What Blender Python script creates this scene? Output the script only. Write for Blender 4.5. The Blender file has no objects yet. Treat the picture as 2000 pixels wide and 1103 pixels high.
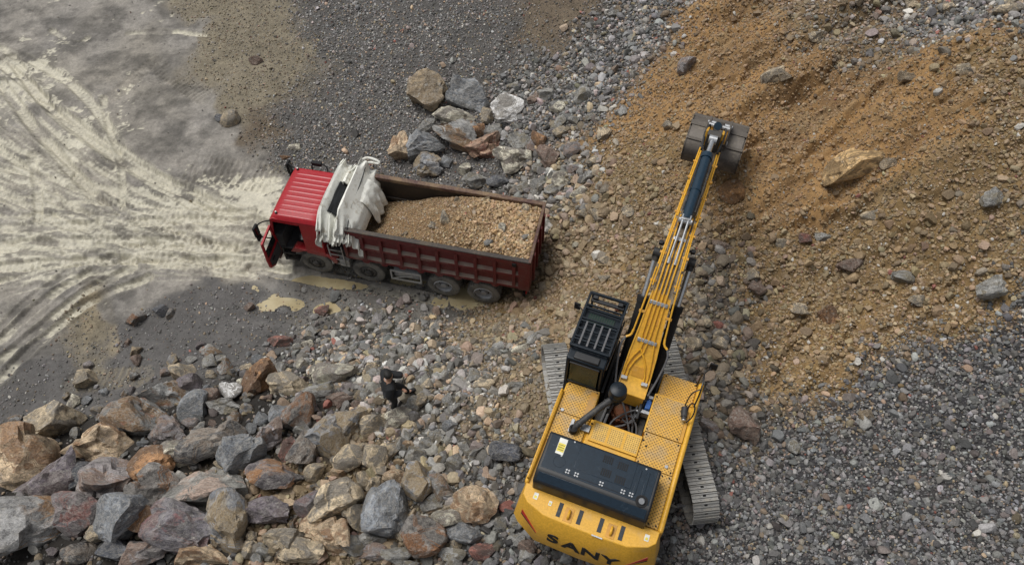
import bpy, bmesh, math, random
import numpy as np
from mathutils import Matrix, Vector, Euler

random.seed(7)
rng = np.random.default_rng(11)
scene = bpy.context.scene
COL = scene.collection

# ------------------------------------------------------------------ camera, sky, sun, exposure
PITCH = math.radians(55.4); ROLL = math.radians(0.3)
_fw = Vector((0, math.cos(PITCH), -math.sin(PITCH)))
_rt = Vector((1, 0, 0)); _up = _rt.cross(_fw)
_r2 = math.cos(ROLL) * _rt + math.sin(ROLL) * _up
_u2 = -math.sin(ROLL) * _rt + math.cos(ROLL) * _up
cam_d = bpy.data.cameras.new('camera')
cam_d.sensor_width = 36; cam_d.lens = 1544.5 / 2000 * 36
cam_d.clip_start = 0.1; cam_d.clip_end = 1000
cam = bpy.data.objects.new('camera', cam_d)
COL.objects.link(cam)
cam.matrix_world = Matrix((( _r2.x, _u2.x, -_fw.x, 0), (_r2.y, _u2.y, -_fw.y, 0),
                           (_r2.z, _u2.z, -_fw.z, 22.32), (0, 0, 0, 1)))
scene.camera = cam

SUN_EL, SUN_AZ = math.radians(66), math.radians(-60)     # azimuth from +Y towards +X
w = bpy.data.worlds.new('World'); scene.world = w; w.use_nodes = True
nt = w.node_tree; bg = nt.nodes['Background']
sky = nt.nodes.new('ShaderNodeTexSky'); sky.sky_type = 'NISHITA'; sky.sun_disc = False
sky.sun_elevation = SUN_EL; sky.sun_rotation = SUN_AZ
sky.air_density = 1.0; sky.dust_density = 3.0; sky.ozone_density = 1.0
hs = nt.nodes.new('ShaderNodeHueSaturation'); hs.inputs['Saturation'].default_value = 0.22
nt.links.new(sky.outputs[0], hs.inputs['Color']); nt.links.new(hs.outputs[0], bg.inputs['Color'])
bg.inputs['Strength'].default_value = 0.076
sun_d = bpy.data.lights.new('sun', 'SUN'); sun_d.energy = 2.1; sun_d.angle = math.radians(32)
sun_d.color = (1.0, 0.975, 0.94)
sun = bpy.data.objects.new('sun', sun_d); COL.objects.link(sun)
sun.location = (0, 0, 40)
_sd = Vector((math.sin(SUN_AZ) * math.cos(SUN_EL), math.cos(SUN_AZ) * math.cos(SUN_EL), math.sin(SUN_EL)))
sun.rotation_euler = (-_sd).to_track_quat('-Z', 'Y').to_euler()
scene.view_settings.view_transform = 'Standard'
try: scene.view_settings.look = 'None'
except Exception: pass
scene.view_settings.gamma = 1.0
scene.view_settings.use_curve_mapping = False
scene.view_settings.exposure = 0.30

# ------------------------------------------------------------------ survey data (metres, world)
CTRL = [(-23.29, 30.81, 0.0), (-19.75, 21.3, 0.0), (-17.53, 15.32, 0.0), (-16.04, 11.39, 0.05), (-16.51, 27.33, 0.0), (-14.46, 20.02, 0.0), (-13.15, 15.35, 0.0), (-9.42, 18.8, 0.0), (-6.99, 15.17, 0.0), (-3.84, 15.19, 0.0), (-0.85, 14.35, 0.05), (-8.5, 13.93, 0.0), (-11.51, 24.78, 0.3), (-9.81, 28.36, 0.3), (-6.37, 25.44, 0.3), (-7.09, 22.67, 0.1), (-4.34, 27.09, 0.8), (-0.06, 27.62, 1.7), (-0.04, 24.79, 0.9), (-4.89, 20.61, 0.0), (-6.17, 16.93, 0.0), (-2.73, 16.95, 0.0), (-0.02, 20.39, 0.55), (1.86, 21.31, 1.5), (0.9, 18.43, 0.8), (1.71, 16.57, 1.4), (1.27, 14.71, 0.75), (0.0, 14.1, 0.45), (2.6, 18.25, 2.1), (3.17, 14.62, 2.6), (2.31, 13.12, 2.55), (1.21, 12.1, 2.45), (0.01, 12.55, 1.4), (-1.6, 12.65, 0.9), (-5.0, 13.4, 0.25), (-6.68, 13.28, 0.1), (-10.07, 13.32, 0.0), (-12.83, 11.41, 0.05), (-3.27, 9.67, 2.2), (-6.08, 10.85, 1.2), (-8.67, 11.63, 0.7), (-10.3, 11.67, 0.6), (-11.77, 11.03, 0.45), (-13.53, 10.05, 0.35), (-14.47, 9.57, 0.3), (-15.42, 9.94, 0.2), (-12.2, 6.85, 1.55), (-13.85, 6.99, 1.1), (-13.08, 5.49, 1.5), (-9.34, 7.31, 2.25), (-8.69, 5.23, 2.55), (-6.75, 7.96, 2.4), (-5.63, 9.13, 2.1), (-3.86, 6.58, 2.5), (-3.71, 5.27, 2.5), (-1.35, 8.63, 2.6), (-1.23, 5.87, 2.75), (0.03, 7.14, 2.85), (0.01, 10.17, 2.6), (0.57, 9.23, 2.95), (1.14, 10.44, 3.0), (3.49, 9.83, 3.0), (4.37, 7.78, 3.0), (4.81, 6.2, 3.0), (1.87, 5.2, 3.0), (4.38, 11.61, 3.0), (4.23, 13.16, 3.05), (0.54, 6.45, 2.95), (5.64, 8.48, 3.05), (6.63, 12.36, 3.2), (6.24, 15.41, 3.65), (6.33, 16.85, 4.15), (5.11, 19.29, 3.5), (5.61, 23.57, 3.2), (3.78, 23.08, 2.4), (5.84, 26.19, 3.5), (3.04, 27.56, 2.5), (7.99, 18.08, 4.7), (8.5, 21.38, 5.0), (9.0, 24.14, 5.0), (10.8, 18.74, 6.2), (11.68, 22.35, 6.3), (13.23, 18.46, 7.4), (15.16, 20.3, 7.8), (10.46, 15.91, 5.2), (12.63, 15.29, 6.5), (13.39, 12.93, 6.1), (10.22, 13.48, 4.2), (12.1, 11.3, 4.9), (12.66, 8.56, 4.5), (9.5, 9.71, 3.6), (7.47, 9.15, 3.2), (6.84, 5.81, 3.1), (9.34, 6.35, 3.4), (11.84, 5.56, 4.0)]
ZONES = [(-17.19, 16.86, 'slurry'), (-14.55, 17.1, 'slurry'), (-12.01, 17.83, 'slurry'), (-10.0, 16.96, 'slurry'), (-18.29, 20.5, 'slurry'), (-10.76, 18.91, 'slurry'), (-13.17, 18.77, 'slurry'), (-16.76, 18.26, 'slurry'), (-9.25, 17.86, 'slurry'), (-10.81, 16.51, 'slurry'), (-20.43, 24.18, 'slurry'), (-20.67, 25.41, 'slurry'), (-17.47, 21.57, 'slurry'), (-13.28, 17.11, 'slurry'), (-9.04, 18.8, 'slurry'), (-15.17, 16.2, 'slurry'), (-9.33, 16.3, 'slurry'), (-19.45, 29.71, 'mud'), (-14.49, 23.19, 'mud'), (-14.58, 28.57, 'mud'), (-21.16, 28.68, 'mud'), (-16.56, 26.01, 'mud'), (-11.63, 22.29, 'mud'), (-17.92, 23.56, 'mud'), (-15.42, 20.01, 'mud'), (-10.69, 20.5, 'mud'), (-15.3, 14.92, 'mud'), (-15.86, 13.51, 'mud'), (-12.9, 14.34, 'mud'), (-12.3, 15.38, 'mud'), (-17.37, 14.9, 'mud'), (-11.49, 15.62, 'mud'), (-7.77, 15.62, 'mud'), (-18.76, 21.84, 'mud'), (-22.77, 29.39, 'mud'), (-14.74, 21.04, 'mud'), (-18.16, 18.02, 'mud'), (-12.97, 20.25, 'mud'), (-12.74, 23.67, 'mud'), (-10.24, 13.97, 'compact'), (-8.4, 13.49, 'compact'), (-11.48, 12.48, 'compact'), (-12.52, 10.74, 'compact'), (-14.95, 11.04, 'compact'), (-10.76, 12.87, 'compact'), (-14.68, 11.99, 'compact'), (-15.19, 10.48, 'compact'), (-12.0, 13.55, 'compact'), (-10.14, 15.02, 'compact'), (-11.43, 13.96, 'compact'), (-9.17, 14.59, 'compact'), (-9.13, 13.05, 'compact'), (-6.2, 14.55, 'wetgrit'), (-3.41, 14.3, 'wetgrit'), (-5.09, 13.97, 'wetgrit'), (-5.24, 15.18, 'wetgrit'), (-7.61, 14.67, 'wetgrit'), (-6.76, 13.71, 'wetgrit'), (-2.36, 13.95, 'wetgrit'), (-4.16, 14.86, 'wetgrit'), (-8.25, 14.36, 'wetgrit'), (-11.86, 26.4, 'tanfine'), (-10.48, 28.39, 'tanfine'), (-13.43, 28.51, 'tanfine'), (-9.96, 25.44, 'tanfine'), (-11.19, 24.2, 'tanfine'), (-13.47, 13.36, 'tanfine'), (-13.87, 14.13, 'tanfine'), (-9.1, 26.7, 'tanfine'), (-13.27, 29.87, 'tanfine'), (-6.71, 28.91, 'dark'), (-7.61, 26.93, 'dark'), (-5.19, 24.02, 'dark'), (-2.17, 26.56, 'dark'), (-8.17, 23.19, 'dark'), (-8.73, 21.56, 'dark'), (-6.06, 22.43, 'dark'), (-4.28, 26.05, 'dark'), (-2.66, 28.46, 'dark'), (-0.06, 27.38, 'dark'), (-6.71, 24.61, 'dark'), (-8.14, 29.44, 'dark'), (-0.46, 25.82, 'dark'), (-2.34, 20.3, 'dark'), (-1.43, 22.47, 'dark'), (-2.87, 23.14, 'dark'), (-4.05, 22.42, 'dark'), (-0.81, 21.33, 'dark'), (-4.29, 20.35, 'dark'), (1.19, 26.61, 'brown'), (2.23, 27.31, 'brown'), (-9.73, 22.86, 'brown'), (0.78, 25.76, 'brown'), (2.95, 24.94, 'grey'), (4.47, 25.02, 'grey'), (3.38, 22.44, 'grey'), (1.53, 22.85, 'grey'), (-0.04, 24.0, 'grey'), (0.94, 22.04, 'grey'), (4.9, 25.89, 'grey'), (5.13, 24.12, 'grey'), (2.5, 23.49, 'grey'), (3.96, 26.08, 'grey'), (13.87, 20.45, 'grey'), (14.95, 20.09, 'grey'), (12.82, 21.39, 'grey'), (1.8, 19.31, 'cobble'), (1.42, 18.34, 'cobble'), (-3.1, 11.75, 'cobble'), (-2.13, 9.87, 'cobble'), (-1.49, 11.06, 'cobble'), (-2.46, 8.68, 'cobble'), (-1.39, 9.45, 'cobble'), (-4.78, 12.17, 'cobble'), (-4.11, 13.1, 'cobble'), (-1.58, 7.89, 'cobble'), (-0.55, 9.71, 'cobble'), (-5.79, 12.26, 'cobble'), (-1.05, 8.16, 'cobble'), (0.01, 11.17, 'cobble'), (-2.25, 12.73, 'cobble'), (-3.67, 11.31, 'cobble'), (0.02, 8.53, 'dkcobble'), (0.03, 7.4, 'dkcobble'), (-0.23, 6.48, 'dkcobble'), (0.53, 5.46, 'dkcobble'), (-0.59, 5.73, 'dkcobble'), (0.28, 6.46, 'dkcobble'), (-6.51, 12.55, 'dkcobble'), (-0.6, 11.61, 'tanfinegravel'), (-0.96, 12.85, 'tanfinegravel'), (0.02, 9.3, 'tanfinegravel'), (0.44, 9.9, 'tanfinegravel'), (-0.53, 9.04, 'tanfinegravel'), (-4.03, 7.96, 'tancobble'), (-3.35, 7.95, 'tancobble'), (-4.6, 7.24, 'tancobble'), (-6.54, 7.08, 'tancobble'), (-6.03, 5.76, 'tancobble'), (-4.64, 6.57, 'tancobble'), (-3.92, 7.11, 'tancobble'), (2.53, 16.73, 'tancobble'), (2.03, 16.02, 'tancobble'), (1.99, 12.8, 'tancobble'), (1.34, 14.58, 'tancobble'), (3.21, 15.07, 'tan'), (2.58, 14.57, 'tan'), (0.96, 13.21, 'tan'), (1.5, 12.01, 'tan'), (-0.33, 13.61, 'tan'), (4.14, 17.35, 'tan'), (3.98, 19.17, 'tan'), (3.36, 13.28, 'tan'), (6.83, 14.0, 'tan'), (7.45, 13.13, 'tan'), (8.7, 12.17, 'tan'), (8.98, 14.05, 'tan'), (10.86, 13.97, 'tan'), (12.07, 14.99, 'tan'), (12.74, 16.02, 'tan'), (13.57, 17.35, 'tan'), (12.35, 12.9, 'tan'), (11.47, 14.42, 'tan'), (10.12, 12.86, 'tan'), (7.64, 14.72, 'tan'), (7.24, 11.67, 'tan'), (6.43, 13.04, 'tan'), (8.44, 10.75, 'gold'), (7.3, 10.38, 'gold'), (7.66, 9.43, 'gold'), (8.92, 9.93, 'gold'), (9.89, 11.63, 'gold'), (11.01, 11.34, 'gold'), (11.68, 12.01, 'gold'), (6.87, 9.47, 'gold'), (10.63, 12.38, 'gold'), (6.72, 13.02, 'gold'), (5.27, 20.63, 'orange'), (7.21, 22.98, 'orange'), (6.61, 24.91, 'orange'), (8.43, 22.67, 'orange'), (7.81, 16.62, 'orange'), (7.25, 18.08, 'orange'), (9.45, 18.46, 'orange'), (10.67, 17.87, 'orange'), (9.24, 16.78, 'orange'), (8.44, 15.69, 'orange'), (12.02, 18.49, 'orange'), (11.15, 16.81, 'orange'), (12.13, 17.14, 'orange'), (7.58, 20.32, 'orange'), (9.08, 20.47, 'orange'), (7.42, 15.54, 'orange'), (10.74, 19.7, 'orange'), (4.47, 20.86, 'orange'), (9.8, 15.67, 'orange'), (11.06, 15.93, 'orange'), (12.7, 18.76, 'orange'), (13.5, 19.34, 'orange'), (11.32, 20.98, 'mixtop'), (9.81, 22.63, 'mixtop'), (9.24, 22.08, 'mixtop'), (10.22, 21.12, 'mixtop'), (12.31, 20.62, 'mixtop'), (5.73, 10.93, 'pinkcobble'), (5.63, 12.41, 'pinkcobble'), (5.53, 9.52, 'pinkcobble'), (5.48, 13.77, 'pinkcobble'), (5.95, 8.76, 'pinkcobble'), (5.91, 10.28, 'pinkcobble'), (7.84, 7.72, 'blue'), (6.46, 7.09, 'blue'), (9.2, 8.32, 'blue'), (10.51, 8.87, 'blue'), (11.87, 10.0, 'blue'), (13.09, 10.9, 'blue'), (12.35, 7.33, 'blue'), (9.74, 5.71, 'blue'), (7.36, 5.43, 'blue'), (5.62, 5.82, 'blue'), (5.5, 7.5, 'blue'), (12.5, 10.52, 'blue'), (8.91, 7.0, 'blue'), (11.27, 9.71, 'blue'), (12.61, 8.82, 'blue'), (4.12, 5.7, 'blue'), (10.0, 9.21, 'blue'), (-13.08, 8.54, 'pile'), (-10.05, 9.04, 'pile'), (-9.09, 6.58, 'pile'), (-6.99, 8.82, 'pile'), (-10.58, 6.69, 'pile'), (-12.65, 6.18, 'pile'), (-7.48, 5.5, 'pile'), (-12.7, 9.39, 'pile'), (-8.52, 10.28, 'pile'), (-6.51, 10.19, 'pile'), (-5.48, 8.44, 'pile')]
TRACKS = [([(-22.09, 27.52), (-19.71, 26.36), (-17.68, 24.77), (-16.08, 22.95), (-15.18, 21.57)], 0.45, 0.05, 's'), ([(-21.79, 26.7), (-19.91, 25.09), (-17.52, 22.97), (-15.4, 21.3), (-12.85, 19.75), (-10.5, 18.55), (-8.47, 17.63)], 0.55, 0.09, 's'), ([(-21.47, 27.02), (-18.85, 23.86), (-16.36, 21.84), (-13.68, 20.01), (-11.24, 18.55)], 0.5, 0.08, 's'), ([(-21.32, 25.42), (-19.47, 23.27), (-17.29, 21.04), (-15.05, 18.76)], 0.5, 0.07, 's'), ([(-19.69, 24.48), (-16.61, 22.68), (-13.55, 20.26), (-10.97, 19.02)], 0.4, 0.06, 's'), ([(-18.1, 16.85), (-15.46, 17.09), (-12.74, 17.12), (-8.7, 16.84)], 0.6, 0.07, 's'), ([(-17.77, 15.96), (-14.31, 16.31), (-10.78, 16.4), (-7.84, 16.06)], 0.5, 0.07, 's'), ([(-18.4, 17.66), (-15.68, 17.79), (-13.01, 18.17), (-9.29, 18.09)], 0.5, 0.06, 's'), ([(-16.38, 12.23), (-15.53, 13.51), (-14.61, 14.93), (-13.16, 15.99)], 0.4, 0.08, 's'), ([(-16.12, 11.58), (-15.27, 13.23), (-14.18, 14.63), (-12.53, 15.58)], 0.4, 0.08, 's'), ([(-16.67, 13.0), (-15.96, 14.3), (-14.97, 15.55), (-13.45, 16.43)], 0.4, 0.07, 's'), ([(-16.85, 13.49), (-16.27, 14.71), (-15.39, 15.76)], 0.3, 0.05, 'd'), ([(-16.73, 24.44), (-15.81, 22.39), (-14.79, 20.52), (-14.39, 18.77)], 0.3, 0.05, 's'), ([(-18.56, 21.3), (-17.56, 19.23), (-17.23, 18.02)], 0.35, 0.05, 's'), ([(-20.26, 28.68), (-18.83, 27.68), (-18.53, 28.18)], 0.3, 0.04, 's'), ([(-16.83, 28.5), (-15.04, 28.6), (-13.35, 28.16)], 0.3, 0.04, 's'), ([(-12.31, 20.8), (-10.7, 20.55), (-8.82, 20.28)], 1.0, 0.05, 't'), ([(-13.7, 11.52), (-12.63, 11.57), (-11.54, 11.52)], 1.0, 0.05, 't'), ([(-16.82, 20.77), (-15.96, 20.52), (-15.35, 20.78)], 1.0, 0.07, 't'), ([(-14.88, 26.25), (-13.74, 25.21), (-12.44, 24.23)], 0.9, 0.05, 't'), ([(-16.64, 24.13), (-16.18, 24.73), (-15.19, 26.6)], 0.8, 0.05, 't'), ([(-12.52, 20.0), (-10.98, 20.0), (-9.19, 19.65)], 0.6, 0.04, 't'), ([(-14.32, 15.14), (-13.81, 13.94), (-13.24, 12.58)], 1.2, 0.05, 's0'), ([(-9.11, 16.08), (-6.86, 15.5), (-4.53, 15.08), (-2.41, 14.57)], 0.5, 0.1, 'p'), ([(-7.9, 16.39), (-5.69, 15.94), (-3.52, 15.47), (-1.22, 14.95)], 0.5, 0.06, 'p')]
PUDDLES = [(-7.74, 14.24, 0.7, 0.4), (-5.9, 14.24, 0.53, 0.26), (-8.27, 15.21, 0.46, 0.3), (-1.63, 14.4, 0.77, 0.64), (-7.96, 14.67, 0.33, 0.18), (-5.28, 15.51, 1.61, 0.24), (-7.35, 14.66, 0.27, 0.16)]
BOULDERS = [
    (-13.45, 9.76, 1.29, 1.08, 0.99, 't', 'pale tan boulder alone at the upper left corner of the lower boulder pile'),
    (-13.43, 11.59, 0.59, 0.56, 0.51, 't', 'small tan block alone on the dark mud left of the boulder pile'),
    (-10.41, 10.56, 1.63, 0.9, 0.82, 'gr', 'long grey boulder with rusty lower face at the top left edge of the pile'),
    (-10.07, 11.46, 0.69, 0.55, 0.5, 't', 'small tan rock capping the top left tip of the boulder pile'),
    (-10.08, 12.03, 0.35, 0.23, 0.21, 'g', "little grey stone just above the tan rock at the pile's top tip"),
    (-9.55, 10.86, 0.7, 0.59, 0.54, 'p', "small purplish grey rock just below the tan rock at the pile's tip"),
    (-7.45, 10.91, 0.94, 0.94, 0.87, 'o', 'rust brown boulder standing upright at the top of the boulder pile'),
    (-6.6, 10.72, 1.02, 0.64, 0.59, 't', 'tan block with a whitish top right of the rust brown upright boulder'),
    (-5.24, 11.04, 1.11, 0.69, 0.64, 'w', 'cream white streaked boulder with dark underside left of the person'),
    (-8.21, 10.46, 0.58, 0.51, 0.47, 'ww', 'bright white jagged stone in the upper middle of the boulder pile'),
    (-8.23, 9.91, 0.83, 0.5, 0.46, 'g', 'low grey rock just below the bright white jagged stone'),
    (-9.12, 9.86, 0.68, 0.82, 0.62, 'b', 'tall blue grey rock left of the low grey rock under the white stone'),
    (-8.78, 10.23, 0.49, 0.57, 0.45, 'br', 'narrow brownish rock between the tall blue grey rock and the white stone'),
    (-10.77, 9.61, 1.8, 1.09, 1.0, 'gr', 'broad grey boulder with a rust stained top left corner near pale tan boulder'),
    (-11.66, 8.81, 1.88, 0.97, 0.9, 'to', 'broad tan boulder with orange pink face below the pale tan corner boulder'),
    (-9.52, 9.0, 0.86, 0.73, 0.67, 'gp', 'pinkish grey rock right of the broad boulder with rust stained corner'),
    (-13.88, 8.5, 1.84, 1.47, 1.36, 'to', 'big tan and grey boulder at the left picture edge of the pile'),
    (-12.45, 7.77, 1.58, 1.27, 1.17, 'p', 'purple dark grey boulder beside the big tan and grey edge boulder'),
    (-11.49, 7.8, 0.91, 0.74, 0.68, 'kb', 'smooth dark blue grey rock between purple boulder and tall grey purple boulder'),
    (-10.53, 7.46, 1.64, 1.27, 1.17, 'gp', "tall grey purple boulder with dark right side in the pile's left half"),
    (-9.47, 7.88, 1.08, 0.92, 0.85, 'o', 'bright orange rust rock in the left half of the pile'),
    (-9.12, 7.11, 1.2, 1.05, 0.97, 'ok', 'grey boulder with a round amber patch below the orange rust rock'),
    (-8.21, 8.44, 1.19, 1.01, 0.93, 'k', "dark speckled boulder with pale pink underside in the pile's centre"),
    (-9.02, 8.19, 0.8, 0.7, 0.64, 'w', 'whitish grey rock left of the dark speckled boulder'),
    (-7.05, 8.06, 1.09, 1.01, 0.93, 'b', "angular blue grey boulder with a sharp top in the pile's centre"),
    (-7.61, 8.79, 0.67, 0.59, 0.54, 'k', 'dark rock with yellowish edge between speckled and angular boulders'),
    (-6.62, 8.59, 0.89, 0.94, 0.82, 'gp', 'mid grey faceted boulder right of the angular blue grey one'),
    (-6.36, 9.38, 0.64, 0.72, 0.59, 'b', 'pointed blue grey shard lying over a rust dark boulder'),
    (-5.92, 9.49, 0.7, 0.95, 0.64, 'ok', 'rust streaked dark boulder behind the pointed blue grey shard'),
    (-5.92, 8.24, 0.44, 0.74, 0.4, 'r', 'deep red upright stone in the boulder pile'),
    (-5.81, 9.82, 0.67, 0.56, 0.52, 'gp', 'pinkish grey block at the upper right of the boulder pile'),
    (-4.93, 8.53, 1.13, 1.19, 1.04, 'gt', 'large two tone boulder, blue grey above and tan below, in the pile'),
    (-6.09, 7.49, 1.34, 0.75, 0.69, 'po', 'long dark purple boulder with an orange gash on top'),
    (-7.78, 7.06, 1.78, 1.0, 0.92, 'gw', 'wide grey boulder with pink white broken lower edge'),
    (-8.15, 6.07, 1.64, 1.11, 1.02, 'pp', 'large dark purple boulder with pink stains at the lower left'),
    (-9.75, 6.36, 1.3, 1.16, 1.07, 'b', 'dark grey layered boulder left of the large pink stained boulder'),
    (-11.09, 6.6, 1.23, 0.99, 0.91, 'pr', 'dark red stained boulder in the lower left of the pile'),
    (-12.63, 6.31, 1.94, 1.5, 1.38, 'go', 'very large grey boulder with orange base at the lower left corner'),
    (-9.25, 6.42, 0.65, 0.81, 0.6, 'o', 'narrow orange and grey rock left of the pink stained boulder'),
    (-10.35, 6.13, 0.64, 0.53, 0.49, 't', 'small tan grey rock below the dark red stained boulder'),
    (-7.05, 6.24, 0.99, 1.24, 0.91, 'gt', 'tall tan grey boulder right of the large pink stained boulder'),
    (-6.11, 6.53, 0.98, 0.64, 0.59, 'p', 'dark purple slab with tan left end among tan gravel'),
    (-5.07, 6.72, 0.64, 0.59, 0.54, 'pp', 'small dark purple rock with orange base left of the big tan boulder'),
    (-4.4, 6.79, 1.19, 0.95, 0.88, 't', 'big rounded tan boulder in the lower middle of the pile'),
    (-4.88, 6.1, 0.63, 0.49, 0.45, 'to', 'tan orange rock just below the big rounded tan boulder'),
    (-4.37, 5.92, 0.88, 0.75, 0.69, 'to', 'squarish orange tan boulder at the bottom middle'),
    (-5.52, 5.71, 0.91, 0.58, 0.54, 't', 'tan boulder left of the squarish orange tan boulder near bottom'),
    (-5.04, 5.52, 0.88, 0.53, 0.49, 't', 'pale tan rock at the bottom edge below the squarish boulder'),
    (-7.39, 5.38, 1.1, 0.57, 0.52, 'to', 'tan boulder on the bottom edge below the tall tan grey boulder'),
    (-8.96, 5.48, 1.02, 0.64, 0.59, 'gp', 'grey pink boulder on the bottom edge left of centre of the pile'),
    (-9.75, 5.56, 0.74, 0.52, 0.48, 'kb', 'dark slate rock on the bottom edge left of the grey pink boulder'),
    (-10.73, 5.61, 0.7, 0.51, 0.47, 'k', 'blackish rock on the bottom edge near the left corner'),
    (-5.52, 10.32, 0.87, 0.52, 0.47, 'g', 'flat grey rock left of and below the cream white streaked boulder'),
    (-4.89, 9.96, 0.67, 0.45, 0.41, 'br', 'dark brown rock below the cream white streaked boulder'),
    (-4.29, 8.96, 0.81, 0.76, 0.7, 'gt', "tan grey boulder left of the pale rocks at the person's feet"),
    (-4.24, 7.95, 0.76, 0.6, 0.55, 't', 'olive tan rock right of the two tone boulder'),
    (-5.11, 7.56, 0.45, 0.42, 0.39, 't', 'small tan stone below the two tone boulder'),
    (-5.51, 8.14, 0.61, 0.83, 0.56, 'k', 'dark grey rock between the deep red stone and two tone boulder'),
    (-3.14, 9.18, 0.72, 0.58, 0.54, 'w', "pale tan grey boulder right at the person's feet"),
    (-3.75, 8.92, 0.75, 0.51, 0.47, 't', "pale tan boulder left of the boulder at the person's feet"),
    (-3.56, 7.94, 0.59, 0.62, 0.54, 't', 'upright tan stone below the pale tan boulder left of person'),
    (-3.22, 8.13, 0.45, 0.42, 0.39, 't', 'small square tan stone right of the upright tan stone'),
    (-2.77, 8.37, 0.34, 0.22, 0.2, 'to', "little pinkish stone below the boulder at the person's feet"),
    (-2.49, 8.01, 0.47, 0.42, 0.38, 'g', 'grey cobble below the little pinkish stone under the person'),
    (-1.47, 7.84, 0.38, 0.41, 0.35, 'g', 'upright grey cobble between the person and the counterweight'),
    (-0.16, 8.02, 0.71, 0.48, 0.44, 'kb', "dark grey flat boulder just left of the excavator's hood"),
    (-2.99, 7.41, 0.55, 0.37, 0.34, 'to', 'small orange tan rock above the blue grey cracked boulder'),
    (-2.35, 7.15, 0.77, 0.87, 0.7, 'gt', 'tall tan grey leaning boulder near the bottom centre'),
    (-3.1, 6.56, 0.98, 1.16, 0.9, 'b', 'large blue grey cracked boulder near the bottom centre'),
    (-3.81, 6.36, 0.69, 0.61, 0.56, 't', 'tan boulder between the big tan and blue grey cracked boulders'),
    (-1.75, 7.04, 0.6, 0.7, 0.55, 'gr', 'brown streaked grey boulder right of the tall leaning boulder'),
    (-0.9, 6.64, 1.02, 0.81, 0.75, 'to', 'tan orange boulder nearest the left of the yellow counterweight'),
    (-1.56, 6.38, 0.72, 0.55, 0.51, 'w', 'cream and grey boulder below left of the tan orange boulder'),
    (-1.11, 5.96, 0.8, 0.47, 0.44, 'b', 'grey oval boulder below the cream and grey boulder'),
    (-2.11, 5.82, 0.96, 0.84, 0.77, 'ok', 'brown boulder with rust veins at the bottom centre'),
    (-1.97, 6.73, 0.54, 0.38, 0.35, 'g', 'grey rock under the tall tan grey leaning boulder'),
    (-3.85, 5.75, 0.54, 0.53, 0.49, 'g', 'grey stone right of the squarish orange tan boulder at bottom'),
    (-3.44, 5.87, 0.6, 0.36, 0.33, 'g', 'flat grey stone below the blue grey cracked boulder'),
    (-3.32, 5.58, 0.7, 0.38, 0.35, 'gp', 'pale grey rock on the bottom edge under the flat grey stone'),
    (-0.7, 5.49, 0.53, 0.35, 0.33, 'r', 'dull pink red rock at the bottom left of the counterweight'),
    (0.4, 5.58, 0.39, 0.4, 0.36, 'br', 'brown rock beside the rear left of the counterweight'),
    (-1.4, 5.36, 0.58, 0.33, 0.31, 'g', 'grey rock on the bottom edge left of the dull pink red rock'),
    (-2.79, 5.44, 0.64, 0.43, 0.4, 'g', 'grey rock on the bottom edge below the large cracked boulder'),
    (-4.51, 7.63, 0.37, 0.32, 0.3, 'to', 'small pinkish stone left of the olive tan rock'),
    (-0.78, 10.29, 0.5, 0.38, 0.35, 't', 'pale tan cobble midway between the person and left track'),
    (-3.24, 11.97, 0.48, 0.42, 0.39, 'g', 'larger grey cobble in the rubble above the person'),
    (0.25, 11.44, 0.45, 0.24, 0.22, 'w', "flat pale stone just left of the left track's front"),
    (0.11, 10.05, 0.43, 0.25, 0.23, 'g', "flat grey cobble left of the left track's middle"),
    (-1.67, 8.89, 0.34, 0.32, 0.3, 'b', 'blue grey cobble in the rubble right of the person'),
    (-0.81, 8.63, 0.31, 0.29, 0.27, 'g', 'round grey cobble left of the engine hood'),
    (-3.39, 24.05, 1.32, 1.31, 1.2, 'tb', 'round brown boulder, left of the two on top of the upper pile'),
    (-1.83, 23.95, 1.44, 1.37, 1.26, 'b', 'large blue grey boulder, right of the two on top of the upper pile'),
    (-2.33, 23.01, 1.45, 0.69, 0.63, 'w', 'pale elongated boulder below the two big boulders of the upper pile'),
    (-0.17, 22.82, 1.15, 0.9, 0.83, 'ww', 'pale whitish grey boulder at the right of the upper pile'),
    (-0.93, 22.89, 0.58, 0.57, 0.52, 't', 'tan rock left of the pale whitish grey boulder'),
    (-2.22, 21.9, 1.71, 1.11, 1.02, 'gr', 'slanted grey boulder with a red streak in the upper pile'),
    (-3.38, 22.55, 0.66, 0.53, 0.49, 'g', 'grey rock left of the slanted boulder with red streak'),
    (-4.3, 21.45, 0.85, 0.96, 0.78, 'to', 'orange tan block at the left end of the upper pile'),
    (-3.32, 21.4, 1.25, 1.03, 0.95, 'b', 'blue grey block beside the orange tan block of the upper pile'),
    (-1.1, 21.25, 1.19, 0.9, 0.83, 'rt', 'reddish tan boulder in the middle of the upper pile'),
    (-1.34, 22.22, 0.53, 0.56, 0.49, 'o', 'small orange rock above the reddish tan boulder'),
    (-3.2, 20.56, 0.95, 0.75, 0.69, 'gt', 'dark rock with a tan corner just behind the truck bed wall'),
    (-2.59, 20.8, 0.52, 0.39, 0.36, 'b', 'small grey stone right of the dark rock with tan corner'),
    (-0.02, 20.34, 1.32, 0.95, 0.87, 'w', 'large pale grey green block at the right of the upper pile'),
    (1.0, 21.01, 0.58, 0.57, 0.52, 'o', 'small orange rock above right of the pale grey green block'),
    (1.28, 20.0, 0.76, 0.76, 0.69, 'br', 'brown red block right of the large pale grey green block'),
    (0.7, 20.91, 0.39, 0.53, 0.36, 'gp', 'narrow pinkish stone left of the small orange rock'),
    (0.22, 21.26, 0.75, 0.54, 0.49, 'g', 'grey olive rock above the large pale grey green block'),
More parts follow.
